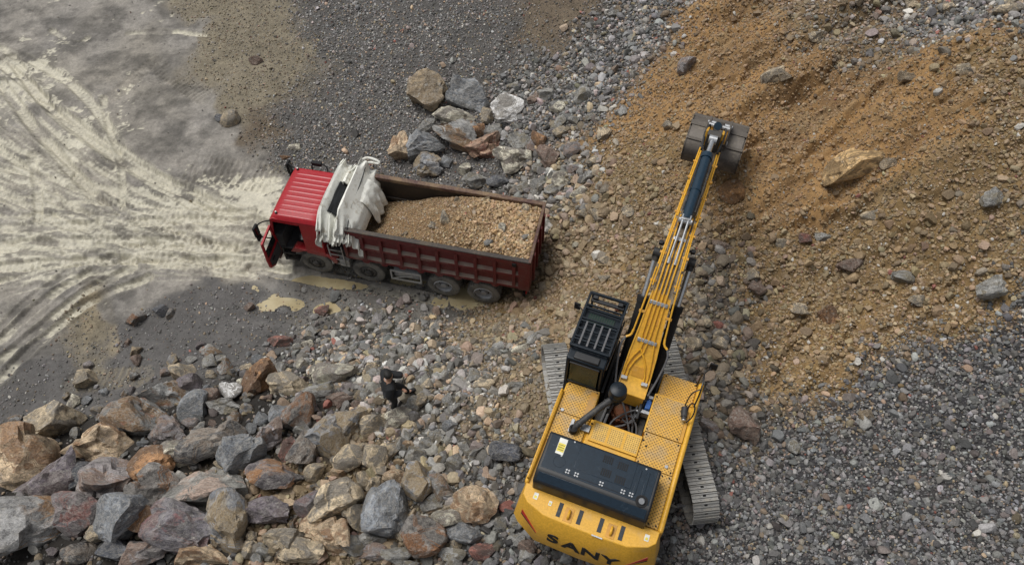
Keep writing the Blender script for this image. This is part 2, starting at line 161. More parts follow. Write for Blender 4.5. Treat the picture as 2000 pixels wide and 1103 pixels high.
    (-0.74, 22.03, 0.68, 0.52, 0.47, 'g', 'olive grey rock below the pale whitish grey boulder'),
    (2.6, 22.53, 0.6, 0.63, 0.55, 'g', "grey cobble by the grey gravel far above the truck's tailgate"),
    (3.21, 20.13, 0.44, 0.64, 0.41, 't', 'upright tan stone at the edge of orange dirt left of bucket'),
    (1.78, 21.0, 0.62, 0.35, 0.32, 't', 'flat tan olive stone right of the upper pile'),
    (1.83, 21.62, 0.51, 0.43, 0.4, 'g', 'round grey stone right of the pale whitish grey boulder'),
    (0.8, 23.35, 0.45, 0.53, 0.42, 'br', 'red brown stone above the pale whitish grey boulder'),
    (1.26, 23.23, 0.57, 0.49, 0.45, 'g', 'square grey stone beside the red brown stone'),
    (-1.82, 20.4, 0.43, 0.42, 0.39, 'w', 'small cream stone behind the truck bed wall'),
    (0.93, 18.83, 0.52, 0.57, 0.48, 'g', "upright grey stone behind the truck's rear corner"),
    (0.39, 19.08, 0.52, 0.4, 0.37, 'g', 'dark grey stone left of the upright grey stone'),
    (-1.25, 19.66, 1.12, 0.52, 0.48, 'g', 'wide grey boulder half hidden behind the truck bed wall'),
    (-0.55, 19.57, 0.73, 0.45, 0.41, 'kb', 'dark grey rock beside the boulder half hidden behind the bed'),
    (10.07, 16.1, 1.7, 0.9, 0.82, 'sl', 'long flat tan slab lying on the orange slope'),
    (10.86, 15.87, 0.43, 0.28, 0.26, 'tb', 'small brown stone at the right end of the tan slab'),
    (8.37, 19.98, 0.68, 0.58, 0.54, 't', 'tan block alone on the orange slope above the bucket'),
    (8.69, 19.81, 0.43, 0.34, 0.31, 'tb', 'brown stone touching the right side of tan block above bucket'),
    (6.07, 21.96, 0.73, 0.62, 0.57, 'gp', 'pinkish grey rock alone on the slope above the bucket'),
    (12.83, 13.87, 0.58, 0.42, 0.39, 'g', 'grey boulder near the right picture edge'),
    (9.16, 14.41, 0.45, 0.29, 0.27, 'g', 'grey stone on tan gravel below the tan slab'),
    (6.32, 14.39, 0.64, 0.31, 0.29, 'br', 'red brown flat rock right of the boom'),
    (7.99, 14.23, 0.42, 0.26, 0.24, 't', 'pale tan stone right of the red brown flat rock'),
    (14.56, 19.85, 0.74, 0.38, 0.35, 't', 'flat tan stone in the upper right corner'),
    (12.87, 17.84, 0.52, 0.37, 0.34, 't', 'light tan stone high on the right of the orange slope'),
    (11.72, 18.37, 0.59, 0.37, 0.34, 'tb', 'brown stone on the ledge of the upper right slope'),
    (6.65, 16.0, 0.62, 0.62, 0.57, 'ob', 'rounded orange brown lump half buried right of the boom'),
    (5.19, 19.27, 0.36, 0.33, 0.3, 't', 'small tan stone left of the bucket'),
    (10.32, 14.62, 0.42, 0.27, 0.25, 't', 'tan cobble below the right end of the slab'),
    (8.6, 14.29, 0.35, 0.32, 0.29, 'r', 'dark red cobble on the tan gravel'),
    (9.66, 13.25, 0.64, 0.46, 0.42, 'br', 'reddish brown rock on the tan gravel right of the boom'),
    (10.85, 12.63, 0.54, 0.34, 0.32, 'g', 'grey flat rock on tan gravel, right of the reddish brown rock'),
    (7.08, 12.84, 0.47, 0.39, 0.36, 'br', "brown rock in gravel right of the boom's middle"),
    (8.88, 11.82, 0.53, 0.41, 0.38, 'o', 'orange tan rock in the middle of the tan gravel'),
    (6.04, 8.67, 0.71, 0.7, 0.64, 'br', "big brown rock right of the excavator's right side"),
    (5.22, 8.68, 0.48, 0.35, 0.32, 'gp', "pinkish pale rock close to the excavator's right side"),
    (5.88, 11.41, 0.42, 0.29, 0.27, 't', "tan cobble right of the boom's foot"),
    (12.39, 11.59, 0.63, 0.49, 0.45, 'g', 'grey rock where tan gravel meets the blue grey gravel'),
    (10.98, 11.76, 0.53, 0.31, 0.28, 't', 'tan rock left of the grey rock on the gravel border'),
    (9.18, 8.82, 0.35, 0.29, 0.26, 'tb', 'brown stone on the lower border of the tan gravel'),
    (-12.48, 13.88, 0.53, 0.44, 0.4, 'ok', 'rust topped rock on the dark ground left of the puddles'),
    (-11.71, 14.2, 0.49, 0.37, 0.34, 'kb', 'dark blue rock beside the rust topped rock'),
    (-11.41, 14.09, 0.26, 0.37, 0.24, 'k', 'thin black stone right of the dark blue rock'),
    (-8.82, 14.35, 0.33, 0.26, 0.24, 'br', 'small brown stone left of the puddles'),
    (-6.36, 14.19, 0.42, 0.34, 0.31, 'r', 'red brown rock standing in a puddle'),
    (-7.45, 12.8, 0.72, 0.39, 0.36, 'r', "red and grey flat rock at the mud's lower edge"),
    (-9.43, 12.27, 0.7, 0.52, 0.48, 'gr', 'rusty grey rock above the boulder pile'),
    (-11.16, 22.93, 0.66, 0.53, 0.49, 't', 'tan rock at the edge of the tan earth patch'),
    (-10.75, 26.35, 0.51, 0.4, 0.37, 'br', 'brown clod in the tan earth patch'),
    (-11.55, 22.97, 0.4, 0.33, 0.3, 'kb', 'small dark stone left of the tan rock on earth patch'),
    (-8.4, 21.55, 0.42, 0.23, 0.21, 'w', 'small pale stone behind the truck cab'),
    (-8.7, 21.09, 0.37, 0.19, 0.17, 'o', 'little orange stone behind the truck cab'),
    (-12.09, 12.61, 0.33, 0.36, 0.3, 'tb', 'small brown stone below the rust topped rock'),
    (2.8, 13.76, 0.41, 0.28, 0.26, 't', "tan rock just in front of the excavator's cab"),
    (1.53, 19.04, 0.48, 0.37, 0.34, 'g', 'grey cobble right of the brown red block'),
    (1.74, 18.71, 0.66, 0.53, 0.48, 'w', "pale rock in the rubble off the truck's far rear corner"),
    (1.39, 18.43, 0.55, 0.43, 0.39, 'g', 'grey rock below the brown red block of the upper pile'),
    (2.17, 18.99, 0.55, 0.4, 0.36, 'gp', 'pinkish grey rock right of the brown red block'),
    (2.28, 17.79, 0.56, 0.41, 0.38, 'w', 'cream rock farthest right below the upper pile'),
    (2.6, 18.31, 0.5, 0.38, 0.35, 'g', 'grey rock right of the pinkish grey rock near brown red block'),
    (2.13, 19.87, 0.56, 0.44, 0.41, 'gp', 'pinkish rock above right of the brown red block'),
    (0.17, 19.05, 0.53, 0.37, 0.34, 'k', "dark stone just behind the truck bed's far rail"),
    (1.7, 22.34, 0.56, 0.44, 0.41, 'w', 'pale stone right of the square grey stone above the upper pile'),
]


# ------------------------------------------------------------------ helpers
def tag(o, label=None, cat=None, group=None, kind=None):
    if label: o['label'] = label
    if cat: o['category'] = cat
    if group: o['group'] = group
    if kind: o['kind'] = kind
    return o

def empty(name, loc=(0, 0, 0), rz=0.0):
    o = bpy.data.objects.new(name, None); o.empty_display_size = 0.3
    o.location = loc; o.rotation_euler = (0, 0, rz); COL.objects.link(o)
    return o

def finish(o, smooth=None, bevel=0.0, seg=2):
    me = o.data
    if bevel > 0:
        m = o.modifiers.new('bevel', 'BEVEL'); m.width = bevel; m.segments = seg
        m.limit_method = 'ANGLE'; m.angle_limit = math.radians(35)
    if smooth is not None:
        for p in me.polygons: p.use_smooth = True
        me.set_sharp_from_angle(angle=math.radians(smooth))

class MB:
    def __init__(s): s.v = []; s.f = []
    def add(s, vs, fs):
        b = len(s.v); s.v += [tuple(x) for x in vs]; s.f += [tuple(b + i for i in f) for f in fs]
        return s
    def box(s, c, d, rot=None):
        vs = []
        for z in (-.5, .5):
            for x, y in ((-.5, -.5), (.5, -.5), (.5, .5), (-.5, .5)):
                p = Vector((x * d[0], y * d[1], z * d[2]))
                if rot is not None: p = rot @ p
                vs.append(p + Vector(c))
        return s.add(vs, [(3, 2, 1, 0), (4, 5, 6, 7), (0, 1, 5, 4), (1, 2, 6, 5), (2, 3, 7, 6), (3, 0, 4, 7)])
    def span(s, x0, x1, y0, y1, z0, z1):
        return s.box(((x0 + x1) / 2, (y0 + y1) / 2, (z0 + z1) / 2), (abs(x1 - x0), abs(y1 - y0), abs(z1 - z0)))
    def bar(s, p0, p1, wd, ht, upv=(0, 0, 1)):
        p0 = Vector(p0); p1 = Vector(p1); d = p1 - p0; L = d.length; y = d / L
        x = y.cross(Vector(upv))
        if x.length < 1e-5: x = Vector((1, 0, 0))
        x.normalize(); z = x.cross(y)
        R = Matrix((x, y, z)).transposed()
        return s.box((p0 + p1) / 2, (wd, L, ht), R)
    def ring(s, p, x, y, r, n):
        return [p + x * (r * math.cos(2 * math.pi * i / n)) + y * (r * math.sin(2 * math.pi * i / n)) for i in range(n)]
    def cyl(s, p0, p1, r0, r1=None, n=14):
        r1 = r0 if r1 is None else r1
        p0 = Vector(p0); p1 = Vector(p1); d = (p1 - p0).normalized(); q = d.to_track_quat('Z', 'Y')
        x = q @ Vector((1, 0, 0)); y = q @ Vector((0, 1, 0))
        vs = s.ring(p0, x, y, r0, n) + s.ring(p1, x, y, r1, n)
        fs = [(i, (i + 1) % n, n + (i + 1) % n, n + i) for i in range(n)] + [tuple(range(n - 1, -1, -1)), tuple(range(n, 2 * n))]
        return s.add(vs, fs)
    def tube(s, pts, r, n=7, smooth=0):
        pts = [Vector(p) for p in pts]
        for _ in range(smooth):
            q = [pts[0]]
            for a, b in zip(pts[:-1], pts[1:]): q += [a * .75 + b * .25, a * .25 + b * .75]
            pts = q + [pts[-1]]
        vs = []; m = len(pts); prev = None
        for i, p in enumerate(pts):
            d = (pts[min(i + 1, m - 1)] - pts[max(i - 1, 0)]).normalized()
            if prev is None:
                x = d.orthogonal().normalized()
            else:
                x = (prev - d * prev.dot(d))
                x = x.normalized() if x.length > 1e-6 else d.orthogonal().normalized()
            prev = x; y = d.cross(x)
            rr = r[i] if isinstance(r, (list, tuple)) else r
            vs += s.ring(p, x, y, rr, n)
        fs = []
        for i in range(m - 1):
            for k in range(n):
                fs.append((i * n + k, i * n + (k + 1) % n, (i + 1) * n + (k + 1) % n, (i + 1) * n + k))
        fs += [tuple(range(n - 1, -1, -1)), tuple(range((m - 1) * n, m * n))]
        return s.add(vs, fs)
    def prism(s, poly, fn, a, b):
        n = len(poly)
        vs = [fn(p, a) for p in poly] + [fn(p, b) for p in poly]
        fs = [(i, (i + 1) % n, n + (i + 1) % n, n + i) for i in range(n)] + [tuple(range(n - 1, -1, -1)), tuple(range(n, 2 * n))]
        return s.add(vs, fs)
    def lathe(s, prof, c, ax, n=24):
        c = Vector(c); ax = Vector(ax).normalized(); q = ax.to_track_quat('Z', 'Y')
        x = q @ Vector((1, 0, 0)); y = q @ Vector((0, 1, 0)); m = len(prof); vs = []
        for r, h in prof: vs += s.ring(c + ax * h, x, y, max(r, 1e-4), n)
        fs = []
        for i in range(m - 1):
            for k in range(n):
                fs.append((i * n + k, i * n + (k + 1) % n, (i + 1) * n + (k + 1) % n, (i + 1) * n + k))
        return s.add(vs, fs)
    def grid(s, P):
        n = len(P); m = len(P[0])
        return s.add([q for row in P for q in row],
                     [(i * m + j, i * m + j + 1, (i + 1) * m + j + 1, (i + 1) * m + j) for i in range(n - 1) for j in range(m - 1)])
    def build(s, name, mat, parent=None, bevel=0.0, smooth=35, off=(0, 0, 0), fix=True):
        me = bpy.data.meshes.new(name)
        ox, oy, oz = off
        me.from_pydata([(x - ox, y - oy, z - oz) for x, y, z in s.v], [], s.f); me.update()
        if fix:
            bm = bmesh.new(); bm.from_mesh(me)
            bmesh.ops.recalc_face_normals(bm, faces=bm.faces); bm.to_mesh(me); bm.free()
        me.materials.append(mat)
        o = bpy.data.objects.new(name, me); COL.objects.link(o)
        if parent: o.parent = parent
        finish(o, smooth, bevel)
        return o

def copy_tree(o, parent=None):
    c = o.copy(); COL.objects.link(c)
    if parent is not None: c.parent = parent
    for ch in list(o.children): copy_tree(ch, c)
    return c

# ------------------------------------------------------------------ numpy noise
def _h(ix, iy, seed):
    n = (ix.astype(np.int64) * 374761393 + iy.astype(np.int64) * 668265263 + seed * 982451653) & 0x7fffffff
    n = ((n ^ (n >> 13)) * 1274126177) & 0x7fffffff
    n = n ^ (n >> 16)
    return (n & 0xffff) / 65535.0
def vnoise(x, y, seed=0):
    ix = np.floor(x); iy = np.floor(y); fx = x - ix; fy = y - iy
    ix = ix.astype(np.int64); iy = iy.astype(np.int64)
    fx = fx * fx * (3 - 2 * fx); fy = fy * fy * (3 - 2 * fy)
    a = _h(ix, iy, seed); b = _h(ix + 1, iy, seed); c = _h(ix, iy + 1, seed); d = _h(ix + 1, iy + 1, seed)
    return (a + (b - a) * fx) * (1 - fy) + (c + (d - c) * fx) * fy
def fbm(x, y, seed=0, octv=4, gain=.5):
    s = 0; a = 1; t = 0
    for k in range(octv):
        s = s + a * vnoise(x, y, seed + k * 17); t += a; a *= gain
        x = x * 2.03 + 13.1; y = y * 2.03 + 7.7
    return s / t
def sstep(a, b, x):
    t = np.clip((x - a) / (b - a), 0, 1); return t * t * (3 - 2 * t)

# ------------------------------------------------------------------ materials
def M(name): 
    m = bpy.data.materials.new(name); m.use_nodes = True
    return m, m.node_tree, m.node_tree.nodes['Principled BSDF']
def node(t, kind, **kw):
    n = t.nodes.new(kind)
    for k, v in kw.items(): setattr(n, k, v)
    return n
def noise_n(t, vec, scale, detail=4, rough=.55):
    n = node(t, 'ShaderNodeTexNoise'); n.inputs['Scale'].default_value = scale
    n.inputs['Detail'].default_value = detail; n.inputs['Roughness'].default_value = rough
    if vec is not None: t.links.new(vec, n.inputs['Vector'])
    return n.outputs['Fac']
def maprange(t, val, a, b, c=0., d=1., smooth=True):
    n = node(t, 'ShaderNodeMapRange')
    if smooth: n.interpolation_type = 'SMOOTHSTEP'
    n.inputs['From Min'].default_value = a; n.inputs['From Max'].default_value = b
    n.inputs['To Min'].default_value = c; n.inputs['To Max'].default_value = d
    t.links.new(val, n.inputs['Value']); return n.outputs['Result']
def mixc(t, fac, a, b, mode='MIX'):
    n = node(t, 'ShaderNodeMix', data_type='RGBA', blend_type=mode)
    for sock, v in ((n.inputs[0], fac), (n.inputs[6], a), (n.inputs[7], b)):
        if isinstance(v, bpy.types.NodeSocket): t.links.new(v, sock)
        elif isinstance(v, (int, float)): sock.default_value = v
        else: sock.default_value = (*v[:3], 1)
    return n.outputs[2]
def math_n(t, op, a, b=0.):
    n = node(t, 'ShaderNodeMath', operation=op)
    for i, v in enumerate((a, b)):
        if isinstance(v, bpy.types.NodeSocket): t.links.new(v, n.inputs[i])
        else: n.inputs[i].default_value = v
    return n.outputs[0]
def bump_n(t, h, strength, dist, normal=None):
    n = node(t, 'ShaderNodeBump'); n.inputs['Strength'].default_value = strength; n.inputs['Distance'].default_value = dist
    t.links.new(h, n.inputs['Height'])
    if normal is not None: t.links.new(normal, n.inputs['Normal'])
    return n.outputs['Normal']
def objvec(t, rnd=False):
    tc = node(t, 'ShaderNodeTexCoord')
    if not rnd: return tc.outputs['Object']
    oi = node(t, 'ShaderNodeObjectInfo')
    v = node(t, 'ShaderNodeVectorMath', operation='MULTIPLY_ADD')
    v.inputs[1].default_value = (1, 1, 1)
    m = math_n(t, 'MULTIPLY', oi.outputs['Random'], 57.0)
    t.links.new(tc.outputs['Object'], v.inputs[0]); t.links.new(m, v.inputs[2])
    return v.outputs[0]

def paint(name, col, rough=.4, metal=0., dirt=(.22, .18, .12), amount=.35, scale=1.3, bump=.0, up=0.0, spec=.5, fine=14, low=None):
    """painted or bare surface with uneven dust; up adds settled dust on level faces"""
    m, t, b = M(name); vec = objvec(t)
    n1 = noise_n(t, vec, scale, 6, .62); n2 = noise_n(t, vec, fine, 4, .6)
    f = math_n(t, 'ADD', math_n(t, 'MULTIPLY', n1, .7), math_n(t, 'MULTIPLY', n2, .3))
    f = maprange(t, f, .62 - amount * .38, .78 - amount * .15)
    f = math_n(t, 'MULTIPLY', f, min(1, amount * 1.8))
    if low:                       # mud thrown up from the wheels, thickest low down
        tc2 = node(t, 'ShaderNodeTexCoord'); s2 = node(t, 'ShaderNodeSeparateXYZ'); t.links.new(tc2.outputs['Object'], s2.inputs[0])
        lz_ = maprange(t, s2.outputs['Z'], low[0], low[1], low[2], 0, False)
        f = math_n(t, 'MAXIMUM', f, math_n(t, 'MULTIPLY', maprange(t, math_n(t, 'ADD', lz_, math_n(t, 'MULTIPLY', math_n(t, 'ADD', n1, n2), .5)), .62, 1.02), .85))
    if up > 0:
        g = node(t, 'ShaderNodeNewGeometry'); sx = node(t, 'ShaderNodeSeparateXYZ')
        t.links.new(g.outputs['Normal'], sx.inputs[0])
        u = math_n(t, 'MULTIPLY', maprange(t, sx.outputs['Z'], .3, .62), maprange(t, n1, .3, .62, up * .5, up))
        f = math_n(t, 'MAXIMUM', f, u)
    tone = mixc(t, maprange(t, n2, .3, .7), tuple(c * .86 for c in col), tuple(min(1, c * 1.1) for c in col))
    t.links.new(mixc(t, f, tone, dirt), b.inputs['Base Color'])
    t.links.new(maprange(t, f, 0, 1, rough, .85), b.inputs['Roughness'])
    b.inputs['Metallic'].default_value = metal
    b.inputs['Specular IOR Level'].default_value = spec
    if bump: t.links.new(bump_n(t, n2, bump, .02), b.inputs['Normal'])
    return m

def plain(name, col, rough=.5, metal=0., spec=.5, trans=0.):
    m, t, b = M(name); b.inputs['Base Color'].default_value = (*col, 1); b.inputs['Roughness'].default_value = rough
    b.inputs['Metallic'].default_value = metal; b.inputs['Specular IOR Level'].default_value = spec
    vec = objvec(t); n = noise_n(t, vec, 6, 4)
    t.links.new(mixc(t, maprange(t, n, .3, .7), tuple(c * .8 for c in col), tuple(min(1, c * 1.12) for c in col)), b.inputs['Base Color'])
    return m

def tread_plate(name, col, pitch=.062, diag=True):
    """yellow step plate with a lattice of punched dark holes"""
    m, t, b = M(name); vec = objvec(t)
    mp = node(t, 'ShaderNodeMapping'); mp.inputs['Scale'].default_value = (1 / pitch,) * 3
    if diag: mp.inputs['Rotation'].default_value = (0, 0, math.radians(45))
    t.links.new(vec, mp.inputs['Vector'])
    fr = node(t, 'ShaderNodeVectorMath', operation='FRACTION'); t.links.new(mp.outputs[0], fr.inputs[0])
    sb = node(t, 'ShaderNodeVectorMath', operation='SUBTRACT'); sb.inputs[1].default_value = (.5, .5, .5)
    t.links.new(fr.outputs[0], sb.inputs[0])
    sx = node(t, 'ShaderNodeSeparateXYZ'); t.links.new(sb.outputs[0], sx.inputs[0])
    d = math_n(t, 'SQRT', math_n(t, 'ADD', math_n(t, 'MULTIPLY', sx.outputs[0], sx.outputs[0]), math_n(t, 'MULTIPLY', sx.outputs[1], sx.outputs[1])))
    hole = maprange(t, d, .24, .34, 1, 0)
    n1 = noise_n(t, vec, 2.2, 6, .65); n2 = noise_n(t, vec, 16, 3)
    base = mixc(t, maprange(t, n2, .3, .7), tuple(c * .88 for c in col), tuple(min(1, c * 1.1) for c in col))
    dusty = mixc(t, maprange(t, n1, .42, .70, 0, .75), base, (.36, .29, .19))
    t.links.new(mixc(t, math_n(t, 'MULTIPLY', hole, .75), dusty, (.12, .07, .015)), b.inputs['Base Color'])
    b.inputs['Roughness'].default_value = .5
    t.links.new(bump_n(t, hole, .5, -.006), b.inputs['Normal'])
    return m

YEL = (.68, .37, .038)
mt = {}
mt['yellow'] = paint('yellow_paint', YEL, .40, amount=.30, dirt=(.37, .265, .13), scale=2.1, fine=22)
mt['yellow_dusty'] = paint('yellow_paint_dusty', (.58, .29, .035), .45, amount=.42, dirt=(.25, .19, .12), scale=1.6)
mt['yellow_pipe'] = paint('yellow_pipe_paint', (.68, .36, .03), .4, amount=.14, dirt=(.28, .2, .1), scale=3)
mt['plate'] = tread_plate('yellow_tread_plate', (.62, .34, .05))
mt['plate_fine'] = tread_plate('yellow_perforated_plate', (.68, .42, .09), .048, False)
mt['navy'] = paint('dark_navy_paint', (.006, .0115, .018), .42, amount=.14, dirt=(.05, .055, .06), scale=2.5, spec=.3)
mt['hood'] = paint('blue_black_hood', (.009, .020, .033), .27, amount=.16, dirt=(.07, .085, .095), scale=2.5, spec=.45)
mt['black'] = paint('black_paint', (.012, .013, .015), .45, amount=.2, dirt=(.07, .065, .055), scale=2.5)
mt['soot'] = plain('matt_black', (.006, .006, .007), .8)
mt['rubber'] = paint('rubber_hose', (.03, .03, .032), .6, amount=.4, dirt=(.13, .115, .09), scale=4)
mt['grey_hose'] = paint('grey_hose', (.10, .10, .105), .5, amount=.3, dirt=(.2, .17, .13), scale=4)
mt['steel'] = paint('galvanised_steel', (.45, .46, .47), .35, .7, amount=.25, dirt=(.25, .22, .17), scale=4)
mt['chrome'] = paint('chrome_rod', (.6, .61, .62), .18, .9, amount=.15, dirt=(.25, .22, .17), scale=4)
mt['bluesteel'] = paint('blue_black_cylinder', (.008, .026, .046), .32, amount=.12, dirt=(.1, .09, .07), scale=3)
mt['shoe'] = paint('worn_track_steel', (.30, .295, .28), .5, .25, amount=.4, dirt=(.33, .29, .22), scale=3, bump=.2)
mt['undercarriage'] = paint('dirty_black_steel', (.02, .02, .02), .6, amount=.45, dirt=(.12, .10, .075), scale=2)
mt['bucket'] = paint('worn_bucket_steel', (.075, .066, .062), .45, .3, amount=.42, dirt=(.30, .26, .20), scale=1.6, bump=.15, up=.25)
mt['glass_green'] = plain('green_tinted_glass', (.02, .04, .032), .25, spec=.3)
mt['glass'] = plain('dark_glass', (.012, .015, .016), .06, spec=.8)
mt['white_label'] = plain('white_sticker', (.72, .72, .66), .5)
mt['yellow_label'] = plain('yellow_sticker', (.75, .62, .08), .5)
mt['red_stripe'] = plain('red_sticker', (.45, .02, .015), .4)
mt['letter'] = plain('black_lettering', (.008, .008, .009), .5)
mt['pad'] = paint('grip_strip', (.035, .042, .05), .75, amount=.25, dirt=(.15, .13, .1), scale=5)
mt['blue'] = plain('blue_plastic', (.02, .10, .34), .4)
mt['rust'] = paint('rusty_orange_casting', (.22, .075, .03), .7, amount=.4, dirt=(.16, .12, .08), scale=6)
mt['red'] = paint('red_cab_paint', (.33, .007, .014), .36, amount=.13, dirt=(.30, .17, .14), scale=2.2, spec=.5, low=(.6, 1.7, .55))
mt['dkred'] = paint('dull_red_paint', (.125, .010, .012), .5, amount=.34, dirt=(.13, .085, .07), scale=2.6, low=(1.2, 2.3, .38))
mt['dkred_dusty'] = paint('dull_red_paint_dusty', (.14, .012, .014), .6, amount=.40, dirt=(.24, .205, .17), scale=2.2, up=.95)
mt['bedsteel'] = paint('worn_brown_bed_steel', (.035, .028, .024), .55, .2, amount=.4, dirt=(.14, .105, .065), scale=1.2)
mt['rail_dusty'] = paint('dirt_covered_rail', (.075, .035, .03), .7, amount=.62, dirt=(.235, .165, .095), scale=1.5)
mt['chassis'] = paint('chassis_black', (.015, .015, .015), .6, amount=.45, dirt=(.16, .14, .11), scale=2)
mt['tyre'] = paint('muddy_tyre_rubber', (.06, .06, .058), .8, amount=.85, dirt=(.215, .205, .18), scale=2.2)
mt['rim'] = paint('muddy_grey_rim', (.36, .37, .38), .5, .2, amount=.4, dirt=(.22, .2, .17), scale=4)
mt['rim_dark'] = paint('muddy_dark_rim', (.07, .068, .065), .6, .2, amount=.5, dirt=(.17, .155, .13), scale=4)
mt['guard'] = paint('dirty_white_steel', (.42, .42, .40), .5, amount=.45, dirt=(.2, .18, .14), scale=3)
mt['seat'] = plain('grey_seat_cloth', (.05, .05, .052), .9)
mt['darkcloth'] = plain('black_net_cloth', (.009, .011, .013), .9)
mt['skin'] = plain('skin', (.42, .24, .16), .6)
mt['hair'] = plain('black_hair', (.008, .007, .006), .7)
mt['jacket'] = plain('black_jacket_cloth', (.009, .010, .012), .85)
mt['collar'] = plain('pale_cloth', (.4, .38, .37), .9)

def canvas_mat():
    m, t, b = M('white_tarpaulin'); vec = objvec(t)
    n1 = noise_n(t, vec, 2.2, 6, .65); n2 = noise_n(t, vec, 9, 4)
    f = maprange(t, math_n(t, 'ADD', math_n(t, 'MULTIPLY', n1, .6), math_n(t, 'MULTIPLY', n2, .4)), .5, .72, 0, .75)
    t.links.new(mixc(t, f, (.74, .74, .68), (.33, .27, .18)), b.inputs['Base Color'])
    b.inputs['Roughness'].default_value = .7
    t.links.new(bump_n(t, n2, .3, .03), b.inputs['Normal'])
    return m
mt['canvas'] = canvas_mat()

def water_mat():
    m, t, b = M('muddy_puddle_water'); vec = objvec(t)
    n = noise_n(t, vec, 1.5, 3)
    t.links.new(mixc(t, maprange(t, n, .3, .7), (.34, .275, .155), (.45, .385, .24)), b.inputs['Base Color'])
    b.inputs['Roughness'].default_value = .06; b.inputs['Specular IOR Level'].default_value = .5
    return m
mt['water'] = water_mat()

def earth_mat():
    m, t, b = M('quarry_earth')
    at = node(t, 'ShaderNodeAttribute', attribute_name='earth')
    aw = node(t, 'ShaderNodeAttribute', attribute_name='wet')
    g = node(t, 'ShaderNodeNewGeometry'); vec = g.outputs['Position']
    n1 = noise_n(t, vec, 2.3, 6, .65); n2 = noise_n(t, vec, 11, 6, .7); n3 = noise_n(t, vec, 45, 3, .6)
    k = math_n(t, 'ADD', math_n(t, 'MULTIPLY', n1, .3), math_n(t, 'ADD', math_n(t, 'MULTIPLY', n2, .4), math_n(t, 'MULTIPLY', n3, .3)))
    k = maprange(t, k, .3, .7, .45, 1.5, False)
    dry = math_n(t, 'SUBTRACT', 1.0, aw.outputs['Fac'])
    k2 = math_n(t, 'ADD', 1.0, math_n(t, 'MULTIPLY', math_n(t, 'SUBTRACT', k, 1.0), math_n(t, 'ADD', math_n(t, 'MULTIPLY', dry, .25), .90)))
    cc = node(t, 'ShaderNodeCombineColor')
    for i in range(3): t.links.new(k2, cc.inputs[i])
    t.links.new(mixc(t, 1.0, at.outputs['Color'], cc.outputs[0], 'MULTIPLY'), b.inputs['Base Color'])
    t.links.new(maprange(t, aw.outputs['Fac'], 0, 1, .92, .42, False), b.inputs['Roughness'])
    b.inputs['Specular IOR Level'].default_value = .4
    h = math_n(t, 'ADD', math_n(t, 'MULTIPLY', n2, .6), math_n(t, 'MULTIPLY', n3, .4))
    bn = node(t, 'ShaderNodeBump'); bn.inputs['Distance'].default_value = .07
    t.links.new(h, bn.inputs['Height']); t.links.new(math_n(t, 'ADD', math_n(t, 'MULTIPLY', dry, .5), .30), bn.inputs['Strength'])
    t.links.new(bn.outputs[0], b.inputs['Normal'])
    return m
mt['earth'] = earth_mat()

def stone_mat():
    """small stones: colour comes with each instance"""
    m, t, b = M('gravel_stone')
    at = node(t, 'ShaderNodeAttribute', attribute_name='col', attribute_type='INSTANCER')
    vec = objvec(t); n = noise_n(t, vec, 3.5, 4, .65)
    k = maprange(t, n, .3, .7, .65, 1.3, False)
    cc = node(t, 'ShaderNodeCombineColor')
    for i in range(3): t.links.new(k, cc.inputs[i])
    t.links.new(mixc(t, 1.0, at.outputs['Color'], cc.outputs[0], 'MULTIPLY'), b.inputs['Base Color'])
    b.inputs['Roughness'].default_value = .75
    return m
mt['stone'] = stone_mat()

